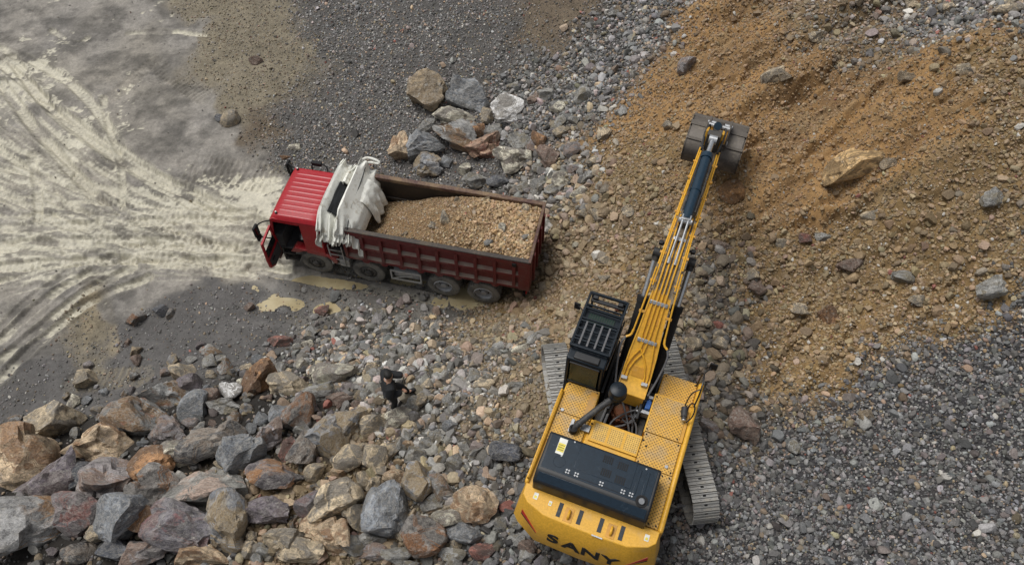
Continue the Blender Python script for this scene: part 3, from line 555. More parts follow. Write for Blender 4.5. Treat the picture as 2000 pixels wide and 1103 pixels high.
def rock_mat(name, base, patch, amount=.5, vein=(.5, .47, .42), veins=.35, spot=None, pscale=1.1):
    m, t, b = M(name); vec = objvec(t, True)
    n1 = noise_n(t, vec, pscale, 5, .6); n2 = noise_n(t, vec, 4.5, 7, .72); n3 = noise_n(t, vec, 16, 4, .7)
    wv = node(t, 'ShaderNodeVectorMath', operation='MULTIPLY_ADD')
    wv.inputs[1].default_value = (1.2, 1.2, 3.8); t.links.new(vec, wv.inputs[0])
    t.links.new(math_n(t, 'MULTIPLY', n1, 2.5), wv.inputs[2])
    nv = noise_n(t, wv.outputs[0], 1.6, 7, .7)
    n4 = noise_n(t, vec, 34, 3, .7)
    mott = math_n(t, 'ADD', math_n(t, 'MULTIPLY', n2, .62), math_n(t, 'MULTIPLY', n4, .38))
    c = mixc(t, maprange(t, mott, .36, .64), tuple(x * .50 for x in base), tuple(min(1, x * 2.35) for x in base))
    fa = node(t, 'ShaderNodeAttribute', attribute_name='facet').outputs['Fac']
    fk = maprange(t, math_n(t, 'ADD', fa, math_n(t, 'MULTIPLY', n2, .25)), .1, 1.1, .55, 1.5, False)
    fcc = node(t, 'ShaderNodeCombineColor')
    for i_ in range(3): t.links.new(fk, fcc.inputs[i_])
    c = mixc(t, 1.0, c, fcc.outputs[0], 'MULTIPLY')
    f2 = math_n(t, 'FRACT', math_n(t, 'MULTIPLY', fa, 7.3))
    pf = math_n(t, 'MULTIPLY', maprange(t, math_n(t, 'ADD', n1, math_n(t, 'MULTIPLY', math_n(t, 'SUBTRACT', f2, .5), .24)), .62 - amount * .34, .68 - amount * .28), maprange(t, n2, .28, .5, .55, 1))
    c = mixc(t, pf, c, mixc(t, maprange(t, n3, .3, .7), tuple(x * .55 for x in patch), tuple(min(1, x * 1.35) for x in patch)))
    if veins > 0:
        d = math_n(t, 'ABSOLUTE', math_n(t, 'SUBTRACT', nv, .5))
        c = mixc(t, math_n(t, 'MULTIPLY', maprange(t, d, .0, .045, 1, 0), veins), c, vein)
    if spot:
        sp = noise_n(t, vec, 2.3, 3)
        c = mixc(t, maprange(t, sp, .60, .68, 0, .8), c, spot)
    pale = maprange(t, noise_n(t, vec, 2.6, 8, .78), .55, .65, 0, .65)
    c = mixc(t, pale, c, (.48, .455, .41))
    t.links.new(c, b.inputs['Base Color'])
    b.inputs['Roughness'].default_value = .68
    h = math_n(t, 'ADD', math_n(t, 'MULTIPLY', n2, .7), math_n(t, 'MULTIPLY', n3, .3))
    t.links.new(bump_n(t, h, .9, .16), b.inputs['Normal'])
    return m
G_ = (.15, .15, .152); B_ = (.145, .155, .168); P_ = (.105, .09, .10); T_ = (.33, .26, .165); K_ = (.055, .055, .06)
RM = {
 'g': rock_mat('grey_rock', (.20, .198, .188), (.25, .22, .16), .3),
 'gp': rock_mat('pinkish_grey_rock', (.165, .15, .15), (.27, .19, .15), .4),
 'gr': rock_mat('rust_patched_grey_rock', (.17, .17, .165), (.22, .14, .075), .38, spot=(.26, .13, .08)),
 'gt': rock_mat('grey_and_tan_rock', (.16, .165, .175), (.32, .245, .15), .62, pscale=.7),
 'gw': rock_mat('grey_rock_with_pink', (.17, .168, .155), (.48, .36, .29), .42, pscale=.8),
 'go': rock_mat('grey_and_orange_rock', (.165, .162, .158), (.29, .17, .085), .36, pscale=.8),
 'b': rock_mat('blue_grey_rock', B_, (.19, .20, .21), .5, veins=.5),
 'kb': rock_mat('dark_slate_rock', (.06, .065, .078), (.11, .115, .125), .4),
 'k': rock_mat('dark_speckled_rock', (.065, .063, .062), (.27, .22, .175), .45, veins=.5),
 'p': rock_mat('purple_dark_rock', P_, (.16, .13, .13), .45),
 'pp': rock_mat('purple_rock_pink_stains', (.105, .098, .106), (.22, .15, .145), .36, spot=(.30, .15, .15)),
 'pr': rock_mat('dark_red_stained_rock', (.115, .10, .10), (.21, .10, .085), .36),
 'po': rock_mat('purple_rock_orange_gash', (.11, .098, .10), (.36, .19, .09), .36),
 't': rock_mat('tan_rock', (.35, .285, .195), (.25, .225, .19), .45, vein=(.55, .46, .33)),
 'tb': rock_mat('brown_tan_rock', (.19, .145, .09), (.26, .2, .13), .5),
 'to': rock_mat('tan_orange_rock', (.36, .275, .18), (.33, .20, .11), .34, vein=(.5, .4, .32)),
 'sl': rock_mat('tan_slab_rock', (.34, .225, .105), (.23, .15, .07), .4, vein=(.45, .33, .19)),
 'o': rock_mat('rust_orange_rock', (.25, .135, .065), (.17, .10, .06), .5, vein=(.4, .28, .17)),
 'ob': rock_mat('orange_clay_lump', (.24, .125, .05), (.2, .11, .05), .5, veins=0),
 'ok': rock_mat('rust_and_dark_rock', (.135, .125, .115), (.25, .125, .06), .4),
 'r': rock_mat('deep_red_rock', (.20, .085, .065), (.13, .085, .07), .5, vein=(.4, .3, .27)),
 'rt': rock_mat('reddish_tan_rock', (.29, .19, .13), (.25, .11, .075), .45, vein=(.45, .36, .3)),
 'br': rock_mat('brown_rock', (.15, .105, .08), (.2, .13, .1), .45),
 'w': rock_mat('cream_rock', (.46, .41, .33), (.27, .25, .22), .4, vein=(.3, .2, .13)),
 'ww': rock_mat('white_rock', (.60, .57, .51), (.35, .33, .30), .3, vein=(.35, .3, .25)),
}

# ------------------------------------------------------------------ the lie of the land
_cp = np.array(CTRL, float)
_n = len(_cp)
def _phi(r2):
    return 0.5 * r2 * np.log(r2 + 1e-9)
def _solve_tps():
    d2 = ((_cp[:, None, :2] - _cp[None, :, :2]) ** 2).sum(-1)
    A = np.zeros((_n + 3, _n + 3))
    A[:_n, :_n] = _phi(d2) + 0.6 * np.eye(_n)
    A[:_n, _n] = 1; A[:_n, _n + 1:] = _cp[:, :2]
    A[_n, :_n] = 1; A[_n + 1:, :_n] = _cp[:, :2].T
    b = np.zeros(_n + 3); b[:_n] = _cp[:, 2]
    return np.linalg.solve(A, b)
_tw = _solve_tps()
def base_z(x, y):
    """smooth lie of the land: mud floor at 0, rubble bench at 3 m, slope rising to the right"""
    x = np.clip(x, -25, 25); y = np.clip(y, 4.5, 33)
    z = _tw[_n] + _tw[_n + 1] * x + _tw[_n + 2] * y
    for i in range(_n):
        z = z + _tw[i] * _phi((x - _cp[i, 0]) ** 2 + (y - _cp[i, 1]) ** 2)
    return z


ZC = {  # earth rgb, wet, fine stones/m2, coarse stones/m2, coarse size, tan share, stone brightness, slurry
 'slurry':        ((.43, .395, .30), .75,   4,  .0, .08, .3, 1.0, 1.0),
 'mud': ((.225, .21, .19), .40,  14,  .15, .06, .2, .9, .34),
 'tanfine': ((.195, .168, .120), .12, 120, 1.2, .045, .5, 1.05, .07),
 'dark': ((.088, .083, .078), .20, 210, 14, .064, .10, 1.35, 0),
 'gold': ((.245, .158, .066), .04, 240, 105, .072, .97, 1.2, 0),
 'compact': ((.098, .093, .089), .40, 60, 1.2, .05, .15, 1.15, .05),
 'wetgrit': ((.150, .140, .125), .45, 110, 1.5, .045, .2, 1.0, .06),
 'brown': ((.135, .105, .073), .10,  120, 3, .05, .45, .8, 0),
 'grey': ((.066, .064, .060), .05,   150, 110, .11, .12, 1.3, 0),
 'cobble': ((.082, .076, .064), .05,   100, 66, .175, .24, 1.6, 0),
 'dkcobble': ((.050, .047, .044), .05,  110, 85, .135, .10, .85, 0),
 'tanfinegravel': ((.215, .165, .10), .05,  260, 8, .10, .7, 1.05, 0),
 'tancobble': ((.18, .13, .072), .05, 140, 30, .20, .9, 1.2, 0),
 'tan': ((.215, .142, .062), .04, 250, 96, .080, .95, 1.08, 0),
 'orange': ((.305, .180, .074), .04, 200, 6, .072, 1.0, .98, 0),
 'mixtop': ((.18, .125, .066), .04,  150, 70, .10, .5, 1.05, 0),
 'pinkcobble': ((.09, .072, .055), .05,   100, 68, .16, .42, .85, 0),
 'blue': ((.040, .039, .041), .05, 220, 260, .066, .05, .98, 0),
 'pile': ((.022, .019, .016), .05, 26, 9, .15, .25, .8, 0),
}
_zx = np.array([z[0] for z in ZONES]); _zy = np.array([z[1] for z in ZONES])
_zt = np.array([(*ZC[z[2]][0], *ZC[z[2]][1:]) for z in ZONES])
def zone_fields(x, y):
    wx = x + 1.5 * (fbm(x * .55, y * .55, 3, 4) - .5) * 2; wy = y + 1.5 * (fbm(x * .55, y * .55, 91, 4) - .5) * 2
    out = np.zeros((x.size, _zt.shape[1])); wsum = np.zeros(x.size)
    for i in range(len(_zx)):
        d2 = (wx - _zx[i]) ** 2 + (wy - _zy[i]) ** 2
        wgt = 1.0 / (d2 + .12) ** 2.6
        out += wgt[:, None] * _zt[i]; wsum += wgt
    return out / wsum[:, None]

def path_dist(x, y, pts):
    best = np.full(x.size, 1e9); along = np.zeros(x.size); side = np.zeros(x.size); acc = 0
    for (ax, ay), (bx, by) in zip(pts[:-1], pts[1:]):
        dx, dy = bx - ax, by - ay; L = math.hypot(dx, dy)
        t = np.clip(((x - ax) * dx + (y - ay) * dy) / (L * L), 0, 1)
        d = np.hypot(x - ax - t * dx, y - ay - t * dy)
        k = d < best
        best[k] = d[k]; along[k] = (acc + t * L)[k]
        side[k] = (((x - ax) * dy - (y - ay) * dx) / L)[k]; acc += L
    return best, along, side
def curve_pts(p, n=3):
    p = [np.array(q, float) for q in p]
    for _ in range(n):
        q = [p[0]]
        for a, b in zip(p[:-1], p[1:]): q += [a * .75 + b * .25, a * .25 + b * .75]
        p = q + [p[-1]]
    return [tuple(q) for q in p]

def axis(lo, hi, step, far):
    a = list(np.arange(lo, hi + step / 2, step)); s = step; L = []; R = []
    p = lo
    while p > -far: s *= 1.55; p -= s; L.append(p)
    s = step; p = a[-1]
    while p < far: s *= 1.55; p += s; R.append(p)
    return np.array(L[::-1] + a + R)
GX = np.concatenate([axis(-24.0, -5.0, .058, 220), axis(-5.0, 24.0, .082, 220)])
GX = np.unique(np.round(np.concatenate([GX[GX < -5.0][GX[GX < -5.0] < -4.99], np.arange(-5.0, 24.01, .082), GX[GX > 24.05]]), 4))
GY = axis(4.0, 33.0, .056, 220)
XX, YY = np.meshgrid(GX, GY); X = XX.ravel(); Y = YY.ravel()
ZB = base_z(X, Y)
FX = np.clip(X, -26, 26); FY = np.clip(Y, 2, 35)
ZF = zone_fields(FX, FY)
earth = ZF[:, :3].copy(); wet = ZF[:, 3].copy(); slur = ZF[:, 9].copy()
Z = ZB.copy()
rough = np.clip(1.25 - slur * 1.15, .12, 1.25)
Z += rough * .16 * (fbm(X * 1.1, Y * 1.1, 5, 5) - .5) + rough * .045 * (fbm(X * 5, Y * 5, 15, 3) - .5)
Z += .05 * (fbm(X * .6, Y * .6, 33, 3) - .5) * (slur > .1)
# wet slurry lies in irregular sheets; the wheel tracks below cut them up
sn = fbm(X * .45, Y * .6, 21, 5, .6); sn2 = fbm(X * 1.7, Y * 2.2, 27, 5, .62); sn3 = fbm(X * 5, Y * 7, 25, 4, .7)
SL = sstep(.50, .70, slur * .62 + (sn - .5) * 1.1 + (sn2 - .5) * 1.0 + (sn3 - .5) * 1.0)
SL *= sstep(.06, .25, slur) * (.55 + .45 * sstep(.3, .6, sn2 * .6 + sn3 * .4))
fan = np.random.default_rng(31)
FAN = []
for k in range(58):
    x0_, y0_ = fan.uniform(-11, -8.6), fan.uniform(15.6, 18.6)
    ye = fan.choice([fan.uniform(11.5, 16.5), fan.uniform(17, 22), fan.uniform(21, 29)], p=[.3, .4, .3])
    xm = fan.uniform(-16, -13); t_ = (x0_ - xm) / (x0_ + 24.5)
    ym = y0_ + (ye - y0_) * t_ ** 1.5 + fan.uniform(-.6, .6)
    FAN.append(([(x0_, y0_), ((x0_ + xm) / 2, y0_ + (ym - y0_) * .4), (xm, ym), ((xm - 24.5) / 2, (ym + ye) / 2 + fan.uniform(-.5, .5)), (-24.5, ye)],
                fan.uniform(.14, .32), fan.uniform(.014, .032), 's' if fan.random() < .5 else 'd'))
for pts, wd, dep, kd in FAN + TRACKS:
    px = [q[0] for q in pts]; py = [q[1] for q in pts]
    sel = np.where((X > min(px) - 1.5) & (X < max(px) + 1.5) & (Y > min(py) - 1.5) & (Y < max(py) + 1.5))[0]
    if not len(sel): continue
    xs = X[sel]; ys = Y[sel]
    d, al, sd = path_dist(xs + .08 * (fbm(xs * 1.4, ys * 1.4, 44, 2) - .5), ys + .08 * (fbm(xs * 1.4, ys * 1.4, 45, 2) - .5), curve_pts(pts))
    hw = wd / 2
    inside = sstep(hw, hw * .78, d); rim = np.exp(-((d - hw * 1.15) / (.28 * hw)) ** 2)
    brk = sstep(.3, .5, fbm(al * .8, sd * .8, 52, 3))
    if kd in ('s', 'd', 'p'):
        lug = .5 + .5 * np.tanh(3 * np.sin(2 * np.pi * (al / .21 + np.abs(sd) * 2.4)))
        Z[sel] += -dep * inside + .55 * dep * rim * (.6 + .8 * fbm(al * 3, sd * 3, 61, 2)) - inside * lug * .018
        if kd == 's':
            SL[sel] = np.maximum(SL[sel], np.clip((inside * brk * (.90 - .22 * lug)) * .9 + rim * .35 * sstep(.42, .6, fbm(al * 1.3, sd * 4, 63, 3)), 0, .92))
        if kd == 'p': wet[sel] = np.maximum(wet[sel], inside * .8); SL[sel] = np.maximum(SL[sel], inside * .35)
        if kd == 'd': SL[sel] *= 1 - inside * brk * (.55 + .14 * lug); SL[sel] = np.maximum(SL[sel], rim * .55 * brk)
    elif kd == 't':
        q = np.mod(al + .02 * np.sin(sd * 9), .21) / .21
        ridge = np.exp(-((q - .5) / .16) ** 2)
        amp = inside * sstep(.25, .5, fbm(xs * 1.2, ys * 1.2, 71, 3))
        Z[sel] += amp * (ridge * .075 - .05)
        e = earth[sel]; k = (amp * (.2 + .55 * ridge))[:, None]
        earth[sel] = e * (1 - k) + k * np.array((.25, .215, .15))
    elif kd == 's0':
        k = (inside * sstep(.3, .62, fbm(xs * 1.5, ys * .7, 73, 4)) * .85)[:, None]
        earth[sel] = earth[sel] * (1 - k) + k * np.array((.27, .225, .15))
hf = fbm(X * 5.5, Y * 7, 191, 4, .75); hf2 = fbm(X * 2.6, Y * 3.2, 193, 5, .7)
SL = np.where(slur > .05, sstep(.24, .66, SL * .82 + (hf - .5) * .75 + (hf2 - .5) * .35) * np.minimum(1, SL * 3.5) * .55 + SL * .42, SL)
mudcol = np.array((.225, .208, .182)); dk = sstep(.35, .62, fbm(X * .9, Y * 1.2, 31, 6, .62))
mudmask = sstep(.08, .3, slur) * (1 - sstep(.9, 1.0, slur) * 0)
mud = mudcol[None] * (.32 + .62 * dk + .70 * (fbm(X * 3, Y * 4, 39, 5, .65) - .2))[:, None]
earth = earth * (.70 + .60 * fbm(X * 1.4, Y * 1.6, 161, 6, .66) * (1 + .35 * (vnoise(X * .5, Y * .5, 163) - .5)))[:, None]
mud = mud * (.62 + .50 * hf + .26 * hf2)[:, None]
mud = mud * (1 + (fbm(X * .5, Y * .5, 41, 3) - .5)[:, None] * np.array((.02, -.02, -.14)))
earth = earth * (1 - mudmask[:, None] * .85) + mud * mudmask[:, None] * .85
slc = np.array((.52, .488, .385))[None] * (.86 + .24 * fbm(X * 1.7, Y * 3, 37, 4))[:, None]
earth = earth * (1 - SL[:, None]) + slc * SL[:, None]
wet = np.clip(wet * .7 + SL * .55, 0, 1)
Z -= .03 * SL * (slur > .1)
Z += .016 * sstep(.08, .3, slur) * (fbm(X * 4.5, Y * 4.5, 171, 4, .65) - .5)
# the scooped face: shallow benches on the orange slope
for (cx, cy, rx, ry, ang, dp) in ((13.5, 22.5, 3.8, 1.2, .32, .42), (12.2, 20.4, 3.0, 1.1, .35, .32), (9.2, 18.6, 2.4, 1.5, .2, .28), (10.2, 24.6, 3.2, .9, .3, .25)):
    ca, sa = math.cos(ang), math.sin(ang)
    a = ((X - cx) * ca + (Y - cy) * sa) / rx; b = (-(X - cx) * sa + (Y - cy) * ca) / ry
    b = b + .5 * (fbm(X * .9, Y * .9, 83, 4) - .5)
    r2 = a * a + b * b
    Z -= 2.1 * dp * np.exp(-r2 ** 1.5) * (1 - .9 * sstep(.2, .9, b))
    k_ = (.6 * np.exp(-r2 ** 1.5) * sstep(.35, .6, fbm(X * 1.3, Y * 2.2, 87, 4)))[:, None]; earth = earth * (1 - k_) + k_ * np.array((.16, .095, .045))  # shade of the hollows painted into the earth colour, in patches
# loose fill slumping down the orange slope: gullies, clods, damp and dry patches
om = sstep(.19, .235, ZF[:, 0]) * sstep(3.5, 6.5, X)
gx_ = X * .86 + Y * .5; gy_ = -X * .5 + Y * .86          # down-slope frame
wq = fbm(X * .7, Y * .7, 141, 4) - .5
rg = 1 - np.abs(2 * fbm(gx_ * .33 + wq, gy_ * .95 + 1.5 * wq, 143, 5, .58) - 1) * 2.2
Z += om * (.42 * (np.clip(rg, 0, 1) - .55) + .16 * (fbm(X * 2.6, Y * 2.6, 147, 4, .6) - .5))
dm = sstep(.42, .66, fbm(gx_ * .5 + 2 * wq, gy_ * 1.3, 149, 5, .6))
earth = earth * (1 - (om * dm * .42)[:, None]) + (om * dm * .42)[:, None] * np.array((.135, .085, .045))
lt = sstep(.55, .75, fbm(X * 1.2, Y * 1.6, 151, 5, .62))
earth = earth * (1 - (om * lt * .4)[:, None]) + (om * lt * .4)[:, None] * np.array((.30, .225, .13))
# puddle hollows
for (cx, cy, rx, ry) in PUDDLES:
    q = ((X - cx) / rx) ** 2 + ((Y - cy) / ry) ** 2
    pk = np.exp(-q * .55); Z -= pk * (.10 + .10 * (fbm(X * 2.2, Y * 3.2, 181, 4, .6) - .5))
    wet = np.clip(wet + .6 * pk, 0, 1); earth = earth * (1 - .45 * (pk * sstep(.1, .5, pk))[:, None])
NXg, NYg = len(GX), len(GY)
ZG_ = Z.reshape(NYg, NXg)
def ground_z(x, y):
    x = np.atleast_1d(np.asarray(x, float)); y = np.atleast_1d(np.asarray(y, float))
    i = np.clip(np.searchsorted(GX, x) - 1, 0, NXg - 2); j = np.clip(np.searchsorted(GY, y) - 1, 0, NYg - 2)
    fx = (x - GX[i]) / (GX[i + 1] - GX[i]); fy = (y - GY[j]) / (GY[j + 1] - GY[j])
    return (ZG_[j, i] * (1 - fx) + ZG_[j, i + 1] * fx) * (1 - fy) + (ZG_[j + 1, i] * (1 - fx) + ZG_[j + 1, i + 1] * fx) * fy
def gz(x, y): return float(ground_z(x, y)[0])

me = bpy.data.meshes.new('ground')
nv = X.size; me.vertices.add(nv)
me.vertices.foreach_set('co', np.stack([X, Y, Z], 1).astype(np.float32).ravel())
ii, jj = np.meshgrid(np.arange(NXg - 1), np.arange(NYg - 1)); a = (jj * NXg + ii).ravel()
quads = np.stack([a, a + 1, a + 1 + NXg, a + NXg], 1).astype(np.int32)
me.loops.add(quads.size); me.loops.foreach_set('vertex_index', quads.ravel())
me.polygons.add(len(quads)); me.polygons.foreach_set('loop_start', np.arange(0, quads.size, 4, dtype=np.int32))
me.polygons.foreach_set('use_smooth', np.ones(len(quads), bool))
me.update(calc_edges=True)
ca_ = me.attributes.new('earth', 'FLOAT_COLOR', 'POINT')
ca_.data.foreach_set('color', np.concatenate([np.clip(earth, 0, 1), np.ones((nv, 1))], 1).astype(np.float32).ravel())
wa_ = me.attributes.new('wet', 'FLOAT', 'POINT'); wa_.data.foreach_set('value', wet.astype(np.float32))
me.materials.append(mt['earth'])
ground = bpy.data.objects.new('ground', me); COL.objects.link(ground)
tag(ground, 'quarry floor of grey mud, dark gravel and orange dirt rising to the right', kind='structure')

for (cx, cy, rx, ry) in PUDDLES:
    # a flat sheet at the water level; the hollow in the ground gives it its shore
    n = 40; ring = [(cx + 1.45 * rx * math.cos(2 * math.pi * i / n), cy + 1.45 * ry * math.sin(2 * math.pi * i / n)) for i in range(n)]
    inner = ground_z([cx + rx * .5 * math.cos(q) for q in np.linspace(0, 6.2, 16)], [cy + ry * .5 * math.sin(q) for q in np.linspace(0, 6.2, 16)])
    outer = ground_z([q[0] for q in ring], [q[1] for q in ring])
    zc = min(float(np.percentile(inner, 55)) + .018, float(np.percentile(outer, 30)) - .004)
    mb = MB()
    mb.add([(x, y, zc) for x, y in ring] + [(x, y, zc - .3) for x, y in ring],
           [tuple(range(n))] + [(i, n + i, n + (i + 1) % n, (i + 1) % n) for i in range(n)])
    o = mb.build('puddle', mt['water'], smooth=None)
    tag(o, 'shallow puddle of yellowish muddy water', kind='structure')

# ------------------------------------------------------------------ rocks
def ico(sub):
    bm = bmesh.new(); bmesh.ops.create_icosphere(bm, subdivisions=sub, radius=1.0)
    v = np.array([q.co[:] for q in bm.verts]); f = [[q.index for q in p.verts] for p in bm.faces]; bm.free()
    return v, f
ICO = {k: ico(k) for k in (2, 3, 4)}
def n3(v, s, seed):
    return (vnoise(v[:, 0] * s + seed * 3.1, v[:, 1] * s + v[:, 2] * s * .73, seed) +
            vnoise(v[:, 1] * s + seed * 1.7, v[:, 2] * s - v[:, 0] * s * .61, seed + 5)) - 1
def rock_mesh(name, seed, sub=3, cuts=12, rough_=.05, dmin=.52, dmax=.88):
    r = np.random.default_rng(seed); v0, f = ICO[sub]; v = v0.copy()
    for _ in range(cuts):
        nrm = r.normal(size=3); nrm /= np.linalg.norm(nrm); d = r.uniform(dmin, dmax)
        ex = v @ nrm - d; v -= np.maximum(ex, 0)[:, None] * nrm
    if rough_ > 0:
        ax_ = r.normal(size=3); ax_ /= np.linalg.norm(ax_); q_ = v @ ax_ * r.uniform(3.2, 5.5) + 1.2 * n3(v, 1.4, seed + 3)
        st_ = (q_ - np.floor(q_)); v += ax_ * ((np.minimum(st_ / .75, 1) - st_) * .11 * (rough_ / .05))[:, None]   # broken bedding ledges
        v += v0 * ((rough_ * n3(v, 2.2, seed) + rough_ * .55 * n3(v, 6, seed + 9))[:, None])
    fac = np.full(len(v), .5)
    if rough_ > 0:
        nc = int(r.integers(16, 26)); cs = r.normal(size=(nc, 3)); cs /= np.linalg.norm(cs, axis=1)[:, None]; cs *= .8
        wv_ = v + .16 * np.stack([n3(v, 2.5, seed + 21), n3(v, 2.5, seed + 22), n3(v, 2.5, seed + 23)], 1)
        d2 = ((wv_[:, None, :] - cs[None]) ** 2).sum(-1); ci = d2.argmin(1)
        tl = r.normal(size=(nc, 3)) * .115; of = r.uniform(-.05, .06, nc)
        v += v0 * (of[ci] + ((v - cs[ci]) * tl[ci]).sum(1))[:, None] * (rough_ / .05)
        fac = r.random(nc)[ci]
    v -= (v.max(0) + v.min(0)) / 2; v /= np.abs(v).max(0)
    me = bpy.data.meshes.new(name); me.from_pydata(v.tolist(), [], f); me.update()
    fa = me.attributes.new('facet', 'FLOAT', 'POINT'); fa.data.foreach_set('value', fac.astype(np.float32))
    for p in me.polygons: p.use_smooth = True
    me.set_sharp_from_angle(angle=math.radians(19))
    return me

SHARED = [rock_mesh('stone_shape', 500 + i, 3, 8, .035, .34, .74) for i in range(16)]
made = {}
def rock(name, mesh, loc, size, rz, mat, tilt=(0, 0)):
    key = (mesh.name, mat.name)
    if key not in made:
        m2 = mesh if not mesh.materials else mesh.copy()
        m2.materials.clear(); m2.materials.append(mat); made[key] = m2
    o = bpy.data.objects.new(name, made[key]); COL.objects.link(o)
    o.location = loc; o.rotation_euler = (tilt[0], tilt[1], rz); o.scale = size
    return o
for i, (x, y, sx, sy, sz, cl, label) in enumerate(BOULDERS):
    big = sx > .75
    me_ = rock_mesh('boulder_shape', 1000 + i, 4 if big else 3, int(rng.integers(7, 12)), .055 if big else .04, .36, .78) if sx > .45 else SHARED[i % 16]
    kind_ = 'boulder' if sx > .5 else 'rock'
    if cl == 'sl': me_ = rock_mesh('slab_shape', 4242, 4, 7, .022, .30, .7)
    if cl == 'sl':
        rz, tl = math.radians(24), (math.radians(10), math.radians(-6)); sz *= .80; sx *= 1.06; sy *= .92
    else:
        rz, tl = (rng.uniform(-.25, .25) + (math.pi if rng.random() < .5 else 0)), (rng.uniform(-.2, .2), rng.uniform(-.2, .2))
    lift = (.34 if y < 12 else .26) if sz > .3 else .2
    o = rock(kind_, me_, (x, y, gz(x, y) + (.10 if cl == 'sl' else lift) * sz), (sx * (.61 if y < 12 else .60), sy * (.60 if y < 12 else .59), sz * (.70 if y < 12 else .62)), rz, RM[cl], tl)
    tag(o, label, 'rock')

# ------------------------------------------------------------------ gravel (nobody could count it)
protos = bpy.data.collections.new('gravel_shapes')
for i in range(14):
    mesh_ = rock_mesh('gravel_shape', 900 + i, 2, 7, .0, .30, .72)
    for p in mesh_.polygons: p.use_smooth = False
    mesh_.materials.append(mt['stone'])
    protos.objects.link(bpy.data.objects.new('gravel_shape_%02d' % i, mesh_))
def scatter_tree():
    t = bpy.data.node_groups.new('scatter_stones', 'GeometryNodeTree')
    t.interface.new_socket('Geometry', in_out='INPUT', socket_type='NodeSocketGeometry')
    t.interface.new_socket('Geometry', in_out='OUTPUT', socket_type='NodeSocketGeometry')
    gi = t.nodes.new('NodeGroupInput'); go = t.nodes.new('NodeGroupOutput')
    ci = t.nodes.new('GeometryNodeCollectionInfo'); ci.inputs['Collection'].default_value = protos
    ci.inputs['Separate Children'].default_value = True; ci.inputs['Reset Children'].default_value = True
    ip = t.nodes.new('GeometryNodeInstanceOnPoints'); ip.inputs['Pick Instance'].default_value = True
    def attr(n, ty):
        a = t.nodes.new('GeometryNodeInputNamedAttribute'); a.data_type = ty; a.inputs['Name'].default_value = n
        return a.outputs['Attribute']
    mp = t.nodes.new('GeometryNodeMeshToPoints')
    t.links.new(gi.outputs[0], mp.inputs['Mesh']); t.links.new(mp.outputs[0], ip.inputs['Points'])
    t.links.new(ci.outputs[0], ip.inputs['Instance'])
    t.links.new(attr('pick', 'INT'), ip.inputs['Instance Index'])
    er = t.nodes.new('FunctionNodeEulerToRotation'); t.links.new(attr('rot', 'FLOAT_VECTOR'), er.inputs[0])
    t.links.new(er.outputs[0], ip.inputs['Rotation']); t.links.new(attr('scl', 'FLOAT_VECTOR'), ip.inputs['Scale'])
    t.links.new(ip.outputs[0], go.inputs[0])
    return t
TREE = scatter_tree()
def scatter(name, P, scl, rot, colr, label, parent=None):
    n = len(P); me = bpy.data.meshes.new(name); me.vertices.add(n)
    me.vertices.foreach_set('co', P.astype(np.float32).ravel())
    for nm, arr in (('scl', scl), ('rot', rot)):
        at = me.attributes.new(nm, 'FLOAT_VECTOR', 'POINT'); at.data.foreach_set('vector', arr.astype(np.float32).ravel())
    at = me.attributes.new('col', 'FLOAT_COLOR', 'POINT')
    at.data.foreach_set('color', np.concatenate([colr, np.ones((n, 1))], 1).astype(np.float32).ravel())
    at = me.attributes.new('pick', 'INT', 'POINT'); at.data.foreach_set('value', rng.integers(0, 14, n).astype(np.int32))
    me.materials.append(mt['stone'])
    o = bpy.data.objects.new(name, me); COL.objects.link(o)
    o.modifiers.new('scatter', 'NODES').node_group = TREE
    if parent: o.parent = parent
    tag(o, label, None if parent else 'gravel', kind='stuff')
    return o
def stone_colors(n, tan, bright, soil=None):
    lum = np.minimum(np.exp(rng.normal(0, .48, n)) * .150, .36)
    hue = rng.random(n)
    grey = np.stack([lum * (1.01 + .035 * rng.normal(size=n)), lum, lum * (.985 + .04 * rng.normal(size=n))], 1)
    pinkish = hue < .09; grey[pinkish] *= np.array((1.14, .97, .93))
    lt_ = np.minimum(lum, .24); tanc = np.stack([lt_ * 1.62, lt_ * 1.27, lt_ * .87], 1) * (1 + .05 * rng.normal(size=(n, 3)))
    istan = rng.random(n) < tan
    c = np.where(istan[:, None], tanc, grey)
    warm = np.clip(tan, 0, 1)[:, None] * (~istan)[:, None]
    c = c * (1 - warm * np.array((-.10, .0, .16)))
    if soil is not None:
        q = np.clip(.05 + .42 * tan + .15 * rng.normal(size=n), 0, .7)[:, None]; c = c * (1 - q) + q * soil * (.65 + .8 * rng.random((n, 1)))
    red = hue > .996; c[red] = np.array((.22, .09, .07)) * (.7 + .6 * rng.random((red.sum(), 1)))
    wh = (hue > .975) & (hue < .99); c[wh] = np.array((.42, .40, .36)) * (.8 + .4 * rng.random((wh.sum(), 1)))
    return np.clip(c * bright[:, None], .01, .7)
def in_view(x, y, z, m=70):
    d = np.stack([x, y, z - 22.32], 1)
    zz = d @ np.array(_fw); u = 1000 + 1544.5 * (d @ np.array(_r2)) / zz; v = 551.5 - 1544.5 * (d @ np.array(_u2)) / zz
    return (u > -m) & (u < 2000 + m) & (v > -m) & (v < 1103 + m * 1.5)
def sample(nmax, seed):
    r = np.random.default_rng(seed); A = 50 * 30.5
    n = int(nmax * A); x = r.uniform(-25, 25, n); y = r.uniform(3.5, 34, n)
    k = in_view(x, y, base_z(x, y), 110); return x[k], y[k]
x, y = sample(300, 5); F_ = zone_fields(x + rng.normal(0, .45, len(x)), y + rng.normal(0, .45, len(x)))
patch = .35 + 1.3 * fbm(x * .8, y * .8, 77, 4)
